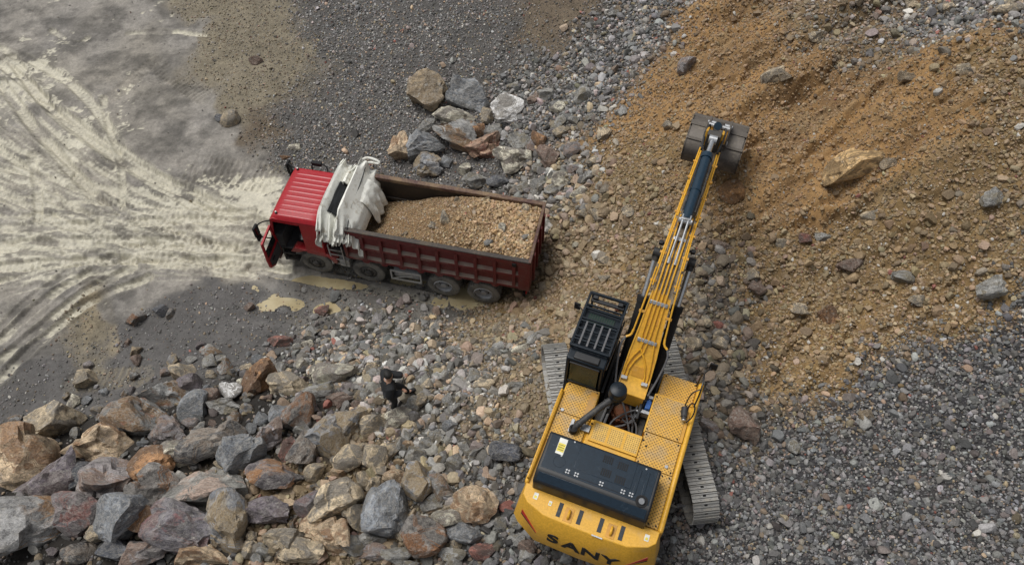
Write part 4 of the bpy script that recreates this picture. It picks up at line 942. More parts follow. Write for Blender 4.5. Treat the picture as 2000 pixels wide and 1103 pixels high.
dry_ = 1 - .93 * sstep(.08, .28, np.maximum(F_[:, 9], zone_fields(x, y)[:, 9])); k = rng.random(len(x)) * 300 < F_[:, 4] * patch * dry_; x, y, F_ = x[k], y[k], F_[k]; n = len(x)
s = np.exp(rng.normal(0, .38, n)) * .032 * np.clip(F_[:, 6] / .1, .45, 1.3) ** .6
scl = s[:, None] * rng.uniform(.7, 1.25, (n, 3)); rot = rng.uniform(0, 6.28, (n, 3))
scatter('fine_gravel', np.stack([x, y, ground_z(x, y) + .3 * s], 1), scl, rot, stone_colors(n, np.clip(F_[:, 7] + .05, 0, 1), F_[:, 8], F_[:, :3]),
        'fine gravel and grit strewn over the whole quarry floor')
x, y = sample(270, 6); F_ = zone_fields(x + rng.normal(0, .55, len(x)), y + rng.normal(0, .55, len(x)))
patch = .45 + 1.1 * fbm(x * .6, y * .6, 78, 4)
dry_ = 1 - .97 * sstep(.08, .28, np.maximum(F_[:, 9], zone_fields(x, y)[:, 9])); k = rng.random(len(x)) * 270 < F_[:, 5] * patch * dry_; x, y, F_ = x[k], y[k], F_[k]; n = len(x)
s = np.exp(rng.normal(-.06, .50, n)) * F_[:, 6] * .5
s = np.minimum(s, .19)
scl = s[:, None] * rng.uniform(.72, 1.25, (n, 3)); scl[:, 2] *= .85
rot = np.stack([rng.normal(0, .4, n), rng.normal(0, .4, n), rng.uniform(0, 6.28, n)], 1)
colr = stone_colors(n, F_[:, 7], F_[:, 8], F_[:, :3]); P = np.stack([x, y, ground_z(x, y) + .35 * s], 1)
# the largest of the loose stones, that one can pick out singly, are objects of their own
clear = ~(((x > -8.2) & (x < 2.0) & (y > 13.9) & (y < 19.0)) | (np.hypot(x - 2.6, y - 8.4) < 3.3))
pick = np.argsort(-s * clear)[:130]
GR = [('cobble loose in the rubble between the truck and the person', 'cobbles of the middle rubble'),
      ('cobble loose on the gravel slope around the boom and bucket', 'cobbles of the right slope'),
      ('stone loose among the boulders of the lower left pile', 'small stones of the lower pile'),
      ('cobble loose in the rubble behind the truck', 'cobbles of the upper rubble'),
      ('stone loose in the gravel around the excavator counterweight', 'stones around the counterweight')]
def screen(x, y, z):
    d = Vector((x, y, z - 22.32)); zz = d.dot(_fw)
    return 1000 + 1544.5 * d.dot(_r2) / zz, 551.5 - 1544.5 * d.dot(_u2) / zz
NOUNS = ('boulder', 'rock', 'stone', 'block', 'slab', 'shard', 'cobble', 'lump', 'clod')
def short(lbl):
    out = []
    for w_ in lbl.replace(',', '').split():
        out.append(w_)
        if w_ in NOUNS: break
    return ' '.join(out)
pile_c = [(q[0], q[1], q[2]) for q in BOULDERS if q[1] < 12.2 and q[0] < -1.6]
hull = [(q[0], q[1]) for q in pile_c if q[2] > .5]
EXTRA = []
er_ = np.random.default_rng(77)
for _ in range(6000):
    if len(EXTRA) >= 75: break
    c0 = hull[int(er_.integers(len(hull)))]; cx_ = c0[0] + er_.normal() * .8; cy_ = c0[1] + er_.normal() * .7; r_ = er_.uniform(.24, .46)
    if min(math.hypot(cx_ - q[0], cy_ - q[1]) - .50 * q[2] - .36 * r_ for q in pile_c) < 0: continue
    if not in_view(np.array([cx_]), np.array([cy_]), base_z(np.array([cx_]), np.array([cy_])), 0)[0]: continue
    pile_c.append((cx_, cy_, r_)); EXTRA.append((cx_, cy_, r_))
marks = [(q[0], q[1], short(q[6]), q[6]) for q in BOULDERS] + [(-3.3, 9.7, 'person in black', ''), (-6.4, 15.7, 'truck\'s front wheel', ''), (-.9, 14.5, 'truck\'s rearmost wheel', ''), (1.2, 10.2, 'left crawler track', '')]
count_ = {}
for q in marks: count_[q[2]] = count_.get(q[2], 0) + 1
used_labels = {}
JOBS = [('loose', i, x[i], y[i]) for i in pick] + [('wedged', k, q[0], q[1]) for k, q in enumerate(EXTRA)]
EXTRA_CL = [('g', 'grey'), ('t', 'tan'), ('gp', 'pinkish grey'), ('b', 'blue grey'), ('gr', 'rust patched grey'), ('br', 'brown'), ('w', 'cream'), ('p', 'purplish grey'), ('gt', 'grey and tan')]
for how, i, X_, Y_ in JOBS:
    if Y_ > 15.5 and X_ < 5: g = 3
    elif X_ > 3.4 and Y_ > 9: g = 1
    elif X_ > -2.5 and Y_ < 8: g = 4
    elif X_ < -3.4 and Y_ < 10.2: g = 2
    else: g = 0
    if how == 'loose':
        tanny = F_[i, 7] > .5 or g == 1
        o = rock('cobble', SHARED[int(i) % 16], tuple(P[i] + np.array((0, 0, .02))), tuple(scl[i] * 1.1), rot[i, 2], RM['t'] if tanny else RM['g'], (rot[i, 0], rot[i, 1]))
        u0, v0_ = screen(X_, Y_, P[i][2]); col_ = 'tan' if tanny else 'grey'; size_ = 'small' if scl[i].mean() < .125 else 'larger'
    else:
        g = 2; r_ = EXTRA[i][2]; cl_, col_ = EXTRA_CL[int(er_.integers(len(EXTRA_CL)))] if X_ < -3.6 else (('t', 'tan') if er_.random() < .6 else ('g', 'grey'))
        zc_ = gz(X_, Y_) + .22 * r_; size_ = 'middle sized'
        o = rock('rock', SHARED[int(i * 5) % 16], (X_, Y_, zc_), (r_ * .56, r_ * .5, r_ * .5), er_.uniform(0, 6.28), RM[cl_], (er_.normal() * .3, er_.normal() * .3))
        u0, v0_ = screen(X_, Y_, zc_)
    near = sorted(marks, key=lambda q: (q[0] - X_) ** 2 + (q[1] - Y_) ** 2)[:5]; lab = None
    size_ = 'small' if scl[i].mean() < .125 else 'larger'
    for q in near:
        um, vm = screen(q[0], q[1], gz(q[0], q[1])); du, dv = u0 - um, v0_ - vm
        a_ = math.degrees(math.atan2(-dv, du)) % 360
        where = ('right of', 'above right of', 'above', 'above left of', 'left of', 'below left of', 'below', 'below right of')[int(((a_ + 22.5) % 360) // 45)]
        for ph in ((q[2],) if count_[q[2]] == 1 else (q[3],)):
            c_ = f'{size_} {col_} stone {where} the {ph}'
            if len(c_.split()) <= 16 and c_ not in used_labels and math.hypot(q[0] - X_, q[1] - Y_) < 2.2: lab = lab or c_
    if lab is None: lab = f'{col_} {GR[g][0]}'
    used_labels[lab] = 1
    tag(o, lab, 'stone', GR[g][1])
keep = np.ones(n, bool); keep[pick] = False
scatter('coarse_gravel', P[keep], scl[keep], rot[keep], colr[keep], 'loose broken stones covering the rubble bench and slope')
# ------------------------------------------------------------------ excavator (local x right, y forward, z up from its bench)
EXC_YAW = math.radians(20.961)
_ef = Vector((math.sin(EXC_YAW), math.cos(EXC_YAW), 0)); _er = Vector((math.cos(EXC_YAW), -math.sin(EXC_YAW), 0))
EO = (0.087, 1.39, 0)
_eb = Vector((2.3028, 7.1792, 3.0)) + _er * EO[0] + _ef * EO[1]
exc = empty('excavator', _eb, -EXC_YAW)
tag(exc, 'yellow crawler excavator on the rubble bench with its boom stretched to the slope', 'excavator')
def E_(mb, name, mat, bevel=0., smooth=35, parent=None):
    return mb.build(name, mt[mat], parent or exc, bevel, smooth, EO)
def link(o, parent): o.parent = parent; return o
DK = 2.33

# --- crawler tracks, turned 28 degrees against the upper works
TYAW = math.radians(27.9)       # counter-clockwise, seen from above
def crawler(sx):
    root_rot = Matrix.Rotation(TYAW, 4, 'Z')
    gx = sx * 1.46
    mb = MB()
    L, R = 2.06, .50
    mb.span(gx - .17, gx + .17, -L, L, .36, .80)
    for y in np.linspace(-1.55, 1.55, 8): mb.cyl((gx - .2, y, .24), (gx + .2, y, .24), .13, n=12)
    for y in (-.7, .7): mb.cyl((gx - .1, y, .88), (gx + .1, y, .88), .09, n=10)
    o = mb.build('crawler_track', mt['undercarriage'], exc, .015, 35)
    o.matrix_local = root_rot
    w1 = MB(); w1.lathe([(.05, -.14), (.34, -.14), (.40, -.10), (.44, -.05), (.44, .05), (.40, .10), (.34, .14), (.05, .14)], (gx, L, .53), (1, 0, 0), 22)
    w1.build('idler_wheel', mt['undercarriage'], o)
    w2 = MB(); w2.lathe([(.05, -.12), (.30, -.12), (.36, -.06), (.46, -.05), (.46, .05), (.36, .06), (.30, .12), (.05, .12)], (gx, -L, .53), (1, 0, 0), 20)
    for k in range(10):
        a = 2 * math.pi * k / 10; w2.box((gx + sx * .13, -L + .2 * math.cos(a), .53 + .2 * math.sin(a)), (.03, .05, .05))
    w2.build('sprocket', mt['undercarriage'], o)
    # chain of shoes round the loop
    sh = MB(); hw = .315
    sh.span(-hw, hw, -.098, .098, -.012, .012)
    for y in (-.088, 0.0, .078): sh.span(-hw, hw, y - .009, y + .009, .012, .046)
    sh.span(-.09, .09, -.08, .08, -.09, -.012)
    for x in (-.105, .105):
        for y in (-.045, .04): sh.cyl((x, y, .01), (x, y, .032), .016, n=6)
    me0 = None
    hb = MB()
    Ls = 2 * (2 * L) + 2 * math.pi * R; n = int(round(Ls / .206)); st = Ls / n
    for k in range(n):
        s_ = (k + .5) * st
        if s_ < 2 * L: p = (-L + s_, 1.03 - .02 * math.sin(s_ * 1.6), 0.)
        elif s_ < 2 * L + math.pi * R:
            a = (s_ - 2 * L) / R; p = (L + R * math.sin(a), .53 + R * math.cos(a), -a)
        elif s_ < 4 * L + math.pi * R: p = (L - (s_ - 2 * L - math.pi * R), .03, math.pi)
        else:
            a = (s_ - 4 * L - math.pi * R) / R; p = (-L - R * math.sin(a), .53 - R * math.cos(a), -math.pi - a)
        if me0 is None:
            q = sh.build('track_shoe', mt['shoe'], o, 0, 30); me0 = q.data
            hole = MB()
            for x in (-.0,): hole.cyl((x, 0.04, .0105), (x, 0.04, .0155), .042, n=10)
            # square mud-relief hole of the shoe
            me0.materials.append(mt['soot'])
            hm = hole.build('hole_tmp', mt['soot'], None); bm = bmesh.new(); bm.from_mesh(me0)
            nf = len(bm.faces); bm.from_mesh(hm.data); bm.faces.ensure_lookup_table()
            for f_ in bm.faces[nf:]: f_.material_index = 1
            bm.to_mesh(me0); bm.free(); bpy.data.objects.remove(hm)
        else:
            q = bpy.data.objects.new('track_shoe', me0); COL.objects.link(q); q.parent = o
        q.location = (gx, p[0], p[1]); q.rotation_euler = (p[2], 0, 0)
    return o
crawler(-1); crawler(1)
mb = MB()
mb.lathe([(.01, 1.02), (.62, 1.02), (.66, 1.0), (.66, 1.22), (.5, 1.24)], (0, 0, 0), (0, 0, 1), 28)
for sx in (-1, 1):
    for sy in (-1, 1): mb.bar((0, sy * .25, .78), (sx * 1.3, sy * 1.0, .62), .42, .34)
mb.span(-.75, .75, -.8, .8, .58, 1.02)
o = mb.build('car_body', mt['undercarriage'], exc, .02); o.matrix_local = Matrix.Rotation(TYAW, 4, 'Z')

# --- revolving frame and side boxes
mb = MB()
mb.span(-1.50, -.66, -1.5, 1.22, 1.28, 2.28); mb.span(.60, 1.50, -1.5, 1.66, 1.28, 2.28)
mb.span(.62, 1.48, 1.66, 2.40, 1.30, 2.12)
mb.span(-.66, .60, -1.5, .52, 1.28, 2.28)
E_(mb, 'body_panel', 'yellow', .03)
mb = MB(); mb.span(-.66, .60, .52, 2.5, 1.22, 1.40); mb.span(-1.5, .62, 1.22, 2.9, 1.22, 1.36)
mb.span(-.40, -.34, .9, 2.3, 1.4, 2.3); mb.span(.30, .36, .9, 2.3, 1.4, 2.3)
E_(mb, 'revolving_frame', 'black', .01)
mb = MB(); mb.span(1.475, 1.60, -1.50, 2.36, 1.75, 2.34); E_(mb, 'side_rail', 'yellow', .055, 50)
mb = MB(); mb.span(-1.575, -1.475, -1.50, .98, 1.75, 2.36); E_(mb, 'side_rail', 'yellow', .045, 50)
for z_, x_ in ((2.50, -1.53),):
    mb = MB(); mb.tube([(x_, -1.40, 2.30), (x_, -1.40, z_), (x_, .0, z_), (x_, .92, z_), (x_, .92, 2.3)], .019, 8, 1); E_(mb, 'hand_rail', 'yellow_pipe')
# step plates, each a sheet of its own
def plate(x0, x1, y0, y1, z, mat='plate', bolts=True, th=.022):
    mb = MB(); mb.span(x0, x1, y0, y1, z - th, z); o = E_(mb, 'step_plate', mat, .006)
    if bolts:
        for bx in (x0 + .05, x1 - .05):
            for by in (y0 + .06, y1 - .06):
                b = MB(); b.cyl((bx, by, z), (bx, by, z + .012), .02, n=8); b.build('bolt', mt['soot'], o, 0, 30, EO)
    return o
plate(-1.46, -.675, .42, 1.22, DK); plate(-1.46, -.70, -.36, .405, DK)
plate(.575, 1.39, .66, 1.655, DK + .01); plate(.60, 1.455, -.18, .645, DK)
plate(1.20, 1.465, -1.46, -.195, DK)
plate(.64, 1.46, 1.70, 2.38, 2.15)
mb = MB(); mb.span(-.58, .585, -.03, .50, DK - .02, DK); o = E_(mb, 'perforated_plate', 'yellow', .006)
for x0 in (-.52, -.14, .24):
    m_ = MB(); m_.span(x0, x0 + .32, .03, .44, DK, DK + .004); m_.build('perforated_field', mt['plate_fine'], o, 0, None, EO)
mb = MB(); mb.span(.60, 1.46, 1.655, 1.70, 2.10, 2.30); mb.span(.565, .60, .62, 1.66, 1.5, 2.345); E_(mb, 'plate_trim', 'yellow')
mb = MB(); mb.span(1.395, 1.47, .66, 1.42, DK - .01, DK + .012); E_(mb, 'plate_trim', 'yellow_dusty', .006)
# filler plugs, latches
for (x, y) in ((1.28, -.02), (-1.36, .46)):
    mb = MB(); mb.cyl((x, y, DK), (x, y, DK + .03), .045, .04, 12); E_(mb, 'filler_cap', 'steel')
for (x, y) in ((-.86, .2), (-.60, .38), (.62, .42), (.72, .3)):
    mb = MB(); mb.cyl((x, y, DK), (x, y, DK + .014), .024, n=8); E_(mb, 'latch', 'soot')
# rusty band and step by the air duct
mb = MB(); mb.span(-.86, -.70, .52, 1.16, DK, DK + .012); E_(mb, 'worn_strip', 'yellow_dusty')
mb = MB(); mb.span(-1.07, -.99, -.02, .32, DK, DK + .05); mb.span(-.82, -.60, .12, .30, DK, DK + .05); E_(mb, 'duct_bracket', 'steel', .008)

# --- machinery bay between the plates
mb = MB()
mb.span(-.62, -.44, .56, 1.0, 1.4, 2.0); mb.span(.40, .56, .60, 1.3, 1.4, 1.95); mb.span(-.1, .28, .56, .72, 1.4, 1.9)
E_(mb, 'machinery_block', 'undercarriage', .02)
mb = MB(); mb.lathe([(.01, .55), (.16, .55), (.2, .5), (.2, .42), (.26, .4), (.26, .12), (.3, .1), (.3, 0)], (-.06, 1.16, 1.4), (0, 0, 1), 18)
for k in range(8): a = k * math.pi / 4; mb.cyl((-.06 + .23 * math.cos(a), 1.16 + .23 * math.sin(a), 1.8), (-.06 + .23 * math.cos(a), 1.16 + .23 * math.sin(a), 1.86), .03, n=6)
E_(mb, 'swing_motor', 'rust')
hoses = [([(.42, 1.9, 2.3), (.42, 1.5, 2.25), (.30, 1.05, 2.05), (.12, .8, 1.95), (-.1, .7, 1.9)], .026),
         ([(.30, 1.9, 2.3), (.28, 1.5, 2.2), (.24, 1.1, 2.05), (.30, .8, 1.9), (.36, .62, 1.8)], .026),
         ([(-.30, 1.75, 2.25), (-.25, 1.45, 2.2), (.10, 1.35, 2.28), (.38, 1.42, 2.25), (.52, 1.5, 2.2)], .026),
         ([(-.45, .6, 2.0), (-.42, 1.0, 2.08), (-.38, 1.3, 2.0)], .032), ([(-.36, .58, 1.95), (-.34, .95, 2.05), (-.30, 1.2, 2.0)], .032),
         ([(.50, 1.25, 2.1), (.25, 1.18, 2.18), (0, 1.0, 2.1), (-.2, .8, 1.98), (-.24, .6, 1.9)], .024),
         ([(.1, 1.3, 2.0), (.2, 1.0, 2.1), (.38, .85, 2.05), (.44, .62, 1.95)], .024),
         ([(-.2, 1.5, 2.0), (0, 1.1, 2.12), (.2, .75, 2.1), (.3, .58, 1.9)], .024),
         ([(.02, .9, 2.0), (.18, .78, 2.1), (.3, .95, 2.08), (.12, 1.05, 2.04), (.0, .95, 1.95)], .022)]
for pts, r_ in hoses:
    mb = MB(); mb.tube(pts, r_, 7, 3); E_(mb, 'hose', 'grey_hose')
mb = MB(); mb.span(.43, .55, 1.20, 1.42, 2.08, 2.36); mb.cyl((.49, 1.42, 2.22), (.49, 1.52, 2.24), .05); E_(mb, 'solenoid_valve', 'blue', .015)
mb = MB(); mb.span(.38, .58, 1.10, 1.19, 2.05, 2.28); mb.span(.44, .56, 1.50, 1.58, 2.1, 2.32); mb.cyl((.40, 1.14, 2.2), (.26, 1.14, 2.2), .035); E_(mb, 'valve_block', 'steel', .01)

# --- air pre-cleaner and its duct
mb = MB(); mb.lathe([(.01, .99), (.12, .985), (.19, .95), (.205, .90), (.205, .78), (.215, .77), (.215, .70), (.19, .66), (.12, .60), (.10, .3), (.01, .3)], (-.25, 1.03, 2.2), (0, 0, 1), 28)
E_(mb, 'air_precleaner', 'navy', 0, 30)
mb = MB(); mb.tube([(-.30, .95, 2.78), (-.40, .84, 2.76), (-.58, .58, 2.70), (-.80, .26, 2.60), (-.90, .12, 2.52), (-.95, .06, 2.40)], .078, 14, 2)
for q in ((-.42, .81, 2.75), (-.86, .17, 2.56)): mb.lathe([(.085, -.02), (.092, -.02), (.092, .02), (.085, .02)], q, (-.5, -.75, -.2), 16)
E_(mb, 'air_duct', 'rubber')
mb = MB(); mb.lathe([(.10, 0), (.10, .16), (.06, .17)], (-.955, .045, 2.34), (0, 0, 1), 14); E_(mb, 'duct_elbow', 'soot')

# --- engine hood
def hood():
    x0, x1, y0, y1 = -1.37, 1.19, -1.57, -.38
    mb = MB(); prof = [(y1, DK), (y1, 2.90), (y1 - .05, 2.96), (y0 + .28, 2.96), (y0 + .22, 2.945), (y0 + .03, 2.82), (y0, 2.76), (y0, DK)]
    mb.prism(prof, lambda p, a: (a, p[0], p[1]), x0, x1)
    h = E_(mb, 'engine_hood', 'black', .045, 40)
    m_ = MB(); m_.span(x0 + .07, x1 - .07, y0 + .30, y1 - .07, 2.93, 2.9635); m_.build('hood_skin', mt['hood'], h, .01, 40, EO)
    m_ = MB(); m_.box(((x0 + x1) / 2, -1.447, 2.887), (x1 - x0 - .14, .20, .012), Matrix.Rotation(.585, 3, 'X')); m_.build('hood_skin', mt['hood'], h, .004, 40, EO)
    def slot(cx, cy, n, wx, ly, gap, z, horiz=False, tilt=0.):
        for k in range(n):
            m_ = MB(); xx = cx + (k - (n - 1) / 2) * gap
            m_.box((xx, cy, z), (wx, ly, .006), Matrix.Rotation(tilt, 3, 'X')); m_.build('vent_slot', mt['soot'], h, 0, None, EO)
    for (cx, cy) in ((.03, -.60), (.37, -.63), (.07, -.90), (.40, -.95)): slot(cx, cy, 5, .026, .17, .046, 2.9755)
    slot(.25, -1.43, 12, .024, .13, .043, 2.901, tilt=.585)
    for (cx, ln) in ((.72, .55), (.90, .55)):       # pressed ribs
        m_ = MB(); m_.span(cx, cx + .07, -.60 - ln, -.56, 2.955, 2.978); m_.build('pressed_rib', mt['hood'], h, .008, 40, EO)
    m_ = MB(); m_.span(-.62, .66, -1.06, -.44, 2.955, 2.972); m_.build('hood_panel', mt['hood'], h, .010, 40, EO)
    for cx in (-.74, -.54, .02, .50, .68):          # hinges in pairs of bolts along the fold
        for dx in (0, .055):
            for dy in (0, .06):
                b = MB(); yy = -1.17 + dy - .03; b.cyl((cx + dx, yy, 2.96), (cx + dx, yy, 2.980), .021, n=6); b.build('hinge_bolt', mt['steel'], h, 0, 30, EO)
    m_ = MB(); m_.span(-.80, .80, -1.222, -1.212, 2.956, 2.966); m_.build('panel_seam', mt['soot'], h, 0, None, EO)
    for (x, y) in ((-.78, -.47), (.86, -.50), (-.95, -.88)):
        b = MB(); b.cyl((x, y, 2.958), (x, y, 2.972), .02, n=8); b.build('fastener', mt['steel'], h, 0, 30, EO)
    m_ = MB(); m_.span(-1.11, -.93, -.86, -.48, 2.960, 2.968); lb = m_.build('warning_label', mt['white_label'], h, 0, None, EO)
    m_ = MB(); m_.span(-1.10, -.94, -.80, -.60, 2.968, 2.9705); m_.build('label_field', mt['yellow_label'], lb, 0, None, EO)
    for k in range(3):
        m_ = MB(); m_.span(-1.085, -.955, -.64 - .055 * k - .012, -.64 - .055 * k, 2.9705, 2.9725); m_.build('print_line', mt['letter'], lb, 0, None, EO)
    # recessed oval grip and raised ring
    m_ = MB(); m_.lathe([(.12, 0), (.13, .008), (.14, 0)], (-.95, -1.02, 2.958), (0, 0, 1), 20); m_.build('grip_ring', mt['navy'], h, 0, 30, EO)
    m_ = MB(); m_.lathe([(.001, .03), (.10, .03), (.105, .035), (.13, .035), (.14, 0)], (.96, -1.22, 2.945), (0, -.12, 1), 22); m_.build('exhaust_collar', mt['soot'], h, 0, 30, EO)
    m_ = MB(); m_.tube([(.96, -1.22, 2.92), (.96, -1.22, 3.0), (.955, -1.25, 3.035)], .065, 12, 1); m_.build('exhaust_pipe', mt['steel'], h, 0, 40, EO)
    return h
hood()

# --- counterweight
low = [(-1.57, -1.50), (-1.56, -1.82), (-1.42, -1.97), (-.96, -2.235), (0, -2.265), (.98, -2.235), (1.44, -1.97), (1.58, -1.82), (1.58, -1.50)]
top = [(-1.52, -1.50), (-1.50, -1.76), (-1.36, -1.90), (-.93, -2.055), (0, -2.08), (.95, -2.055), (1.38, -1.90), (1.52, -1.76), (1.53, -1.50)]
def scale_out(k): return [(x * (1 + k * .5), y - k if y < -1.6 else y) for x, y in low]
n = len(low); rows = [(top, 2.365), (low, 2.08), (scale_out(.12), 1.40), (scale_out(.09), 1.30), (scale_out(-.10), 1.18)]
vs = []; fs = []
for P_l, z_ in rows: vs += [(x, y, z_) for x, y in P_l]
for i in range(len(rows) - 1):
    for k in range(n): fs.append((i * n + k, i * n + (k + 1) % n, (i + 1) * n + (k + 1) % n, (i + 1) * n + k))
fs += [tuple(range(n)), tuple(range(len(rows) * n - 1, (len(rows) - 1) * n - 1, -1))]
mb = MB(); mb.add(vs, fs)
cw = E_(mb, 'counterweight', 'yellow', .014, 30)
for x in (-.63, -.17, .30, .77):
    m_ = MB(); m_.span(x - .045, x + .045, -1.98, -1.66, 2.365, 2.377); m_.build('grip_strip', mt['pad'], cw, 0, None, EO)
for x in (-.41, .55):
    m_ = MB(); m_.tube([(x, -1.95, 2.36), (x, -1.94, 2.44), (x, -1.86, 2.47), (x, -1.78, 2.44), (x, -1.77, 2.36)], .028, 8, 2); m_.build('lifting_eye', mt['yellow_pipe'], cw, 0, 40, EO)
    m_ = MB(); m_.span(x - .10, x + .10, -2.02, -1.70, 2.362, 2.373); m_.build('eye_recess', mt['yellow_dusty'], cw, .02, 40, EO)
for (x, y, s_) in ((-1.22, -1.72, .05), (-.87, -1.76, .035), (1.30, -1.72, .05)):
    m_ = MB(); m_.span(x - s_, x + s_, y - s_ * 1.5, y + s_ * 1.5, 2.368, 2.373); lb = m_.build('sticker', mt['white_label'], cw, 0, None, EO)
    m_ = MB(); m_.span(x - s_ * .6, x + s_ * .6, y - s_, y + s_ * .2, 2.373, 2.375); m_.build('sticker_print', mt['yellow_label'], lb, 0, None, EO)
m_ = MB(); m_.span(.18, .42, -2.10, -2.07, 2.366, 2.374); m_.build('scuff_plate', mt['steel'], cw, 0, None, EO)
# lettering on the rear face
def rear_y(x, z=1.80):
    P_l = scale_out(.12 * (2.08 - z) / .68)
    for (xa, ya), (xb, yb) in zip(P_l[1:-1], P_l[2:-1]):
        if xa <= x <= xb: return ya + (yb - ya) * (x - xa) / (xb - xa)
    return -2.3
for ch, x in zip('SANY', (-.60, -.17, .27, .71)):
    cu = bpy.data.curves.new('letter', 'FONT'); cu.body = ch; cu.size = .50; cu.extrude = .008; cu.offset = .016
    cu.align_x = 'CENTER'; cu.align_y = 'CENTER'
    ob = bpy.data.objects.new('letter', cu); COL.objects.link(ob)
    bpy.context.view_layer.update()
    lm_ = bpy.data.meshes.new_from_object(ob.evaluated_get(bpy.context.evaluated_depsgraph_get()))
    bpy.data.objects.remove(ob)
    lm_.materials.clear(); lm_.materials.append(mt['letter'])
    lo = bpy.data.objects.new('letter', lm_); COL.objects.link(lo); lo.parent = cw
    dydx = (rear_y(x + .1) - rear_y(x - .1)) / .2
    yy = rear_y(x) - .012
    lo.location = (x - EO[0], yy + .004 - EO[1], 1.80)
    lo.rotation_euler = (math.radians(90) - .175, 0, math.atan(dydx))
    lo.scale = (1.15, .84, 1)
for sx in (-1, 1):
    P_l = scale_out(.012); i = 2 if sx < 0 else len(P_l) - 4
    (xa, ya), (xb, yb) = P_l[i], P_l[i + 1]
    if sx > 0: (xa, ya), (xb, yb) = (xb, yb), (xa, ya)
    # long wedge pointing to the rear face
    def pt(t, z_, o_=0):
        k_ = .12 * (2.08 - z_) / .68 - .012
        return (xa + (xb - xa) * t + sx * (o_ * .7 + k_ * .55), ya + (yb - ya) * t - o_ - k_, z_)
    for nm, mat_, z0, z1, z2, o_ in (('red_wedge', 'red_stripe', 2.00, 1.88, 1.78, .008), ('black_wedge', 'letter', 1.86, 1.83, 1.74, .008)):
        m_ = MB(); q = [(.0, z0), (1.0, z2), (.0, z1)]
        m_.add([pt(t, z_, o_) for t, z_ in q] + [pt(t, z_, -.02) for t, z_ in q], [(0, 1, 2), (0, 3, 4, 1), (1, 4, 5, 2), (2, 5, 3, 0)])
        m_.build(nm, mt[mat_], cw, 0, None, EO)

# --- cab with overhead guard
cx0, cx1, cy0, cy1 = -1.60, -.68, 1.24, 2.86
mb = MB(); mb.span(cx0, cx1, cy0, cy1, 1.36, 2.25); mb.span(cx0, cx1, cy0, 2.72, 3.30, 3.40)
for (x, y) in ((cx0, cy0), (cx1, cy0), (cx0, cy1 - .1), (cx1, cy1 - .1), (cx0, 2.05), (cx1, 2.05)):
    mb.box((x + (.045 if x < -1 else -.045), y + .05, 2.8), (.09, .10, 1.1))
cab = E_(mb, 'operator_cab', 'navy', .035, 45)
for nm, b_ in (('side_window', (cx0 + .03, cx0 + .045, cy0 + .1, cy1 - .1, 2.25, 3.3)), ('side_window', (cx1 - .045, cx1 - .03, cy0 + .1, cy1 - .1, 2.25, 3.3)),
               ('windscreen', (cx0 + .08, cx1 - .08, cy1 - .06, cy1 - .045, 2.0, 3.3))):
    m_ = MB(); m_.span(*b_); m_.build(nm, mt['glass'], cab, 0, None, EO)
m_ = MB(); m_.span(cx0 + .12, cx1 - .12, cy0 - .012, cy0 + .004, 2.42, 3.24); m_.build('rear_window', mt['glass_green'], cab, 0, None, EO)
m_ = MB(); m_.bar((cx0 + .1, cy0 - .005, 2.40), (cx1 - .1, cy0 - .005, 2.40), .05, .05); m_.bar((cx0 + .1, cy0 - .005, 3.27), (cx1 - .1, cy0 - .005, 3.27), .06, .06); m_.build('window_frame', mt['black'], cab, .01, 40, EO)
m_ = MB(); m_.span(cx0 + .16, cx1 - .16, cy0 + .03, cy0 + .22, 3.40, 3.46); m_.build('roof_vent_box', mt['black'], cab, .02, 40, EO)
m_ = MB(); m_.span(cx0 + .14, cx1 - .14, 2.28, 2.58, 3.398, 3.415); m_.build('roof_hatch', mt['glass_green'], cab, .008, 40, EO)
for k in range(11):
    m_ = MB(); x = cx0 + .17 + k * .058; m_.span(x, x + .012, 2.29, 2.57, 3.415, 3.422); m_.build('hatch_rib', mt['black'], cab, 0, None, EO)
# guard: frame of bars above the roof and out over the windscreen
zg = 3.52
m_ = MB()
for x in (cx0 - .0, cx1 + .0): m_.bar((x, cy0 + .28, zg), (x, 3.10, zg), .055, .07)
for y in (cy0 + .30, 3.08): m_.bar((cx0, y, zg), (cx1, y, zg), .06, .07)
for x in (cx0, cx1):
    for y in (cy0 + .33, 2.2, 2.72): m_.bar((x, y, 3.38), (x, y, zg), .05, .05, (0, 1, 0))
gd = m_.build('overhead_guard', mt['navy'], cab, .010, 40, EO)
for y in (1.72, 1.80, 2.02, 2.24, 2.32, 2.62, 2.72):
    m_ = MB(); m_.bar((cx0, y, zg + .01), (cx1, y, zg + .01), .035, .05); m_.build('guard_bar', mt['navy'], gd, .006, 40, EO)
for x in (-1.42, -1.235, -1.05, -.865):
    m_ = MB(); m_.bar((x, 1.58, zg + .045), (x, 2.24, zg + .045), .045, .02); m_.build('guard_slat', mt['grey_hose'], gd, .004, 40, EO)
for x in (cx0 + .06, cx1 - .06):
    m_ = MB(); m_.bar((x, 3.05, zg), (x * .99, 3.05, 2.2), .05, .05, (0, 1, 0)); m_.build('front_guard_post', mt['navy'], gd, .006, 40, EO)
for z_ in (3.2, 2.9, 2.6, 2.3):
    m_ = MB(); m_.bar((cx0 + .04, 3.06, z_), (cx1 - .04, 3.06, z_), .03, .03); m_.build('front_guard_bar', mt['navy'], gd, .004, 40, EO)
m_ = MB(); m_.bar((cx0 + .05, 2.95, 3.43), (cx1 - .05, 2.95, 3.43), .10, .05); m_.build('lamp_bar', mt['black'], gd, .01, 40, EO)
for x in (-1.45, -.83):
    m_ = MB(); m_.box((x, 3.0, 3.47), (.13, .10, .11)); m_.build('work_lamp', mt['black'], gd, .015, 40, EO)
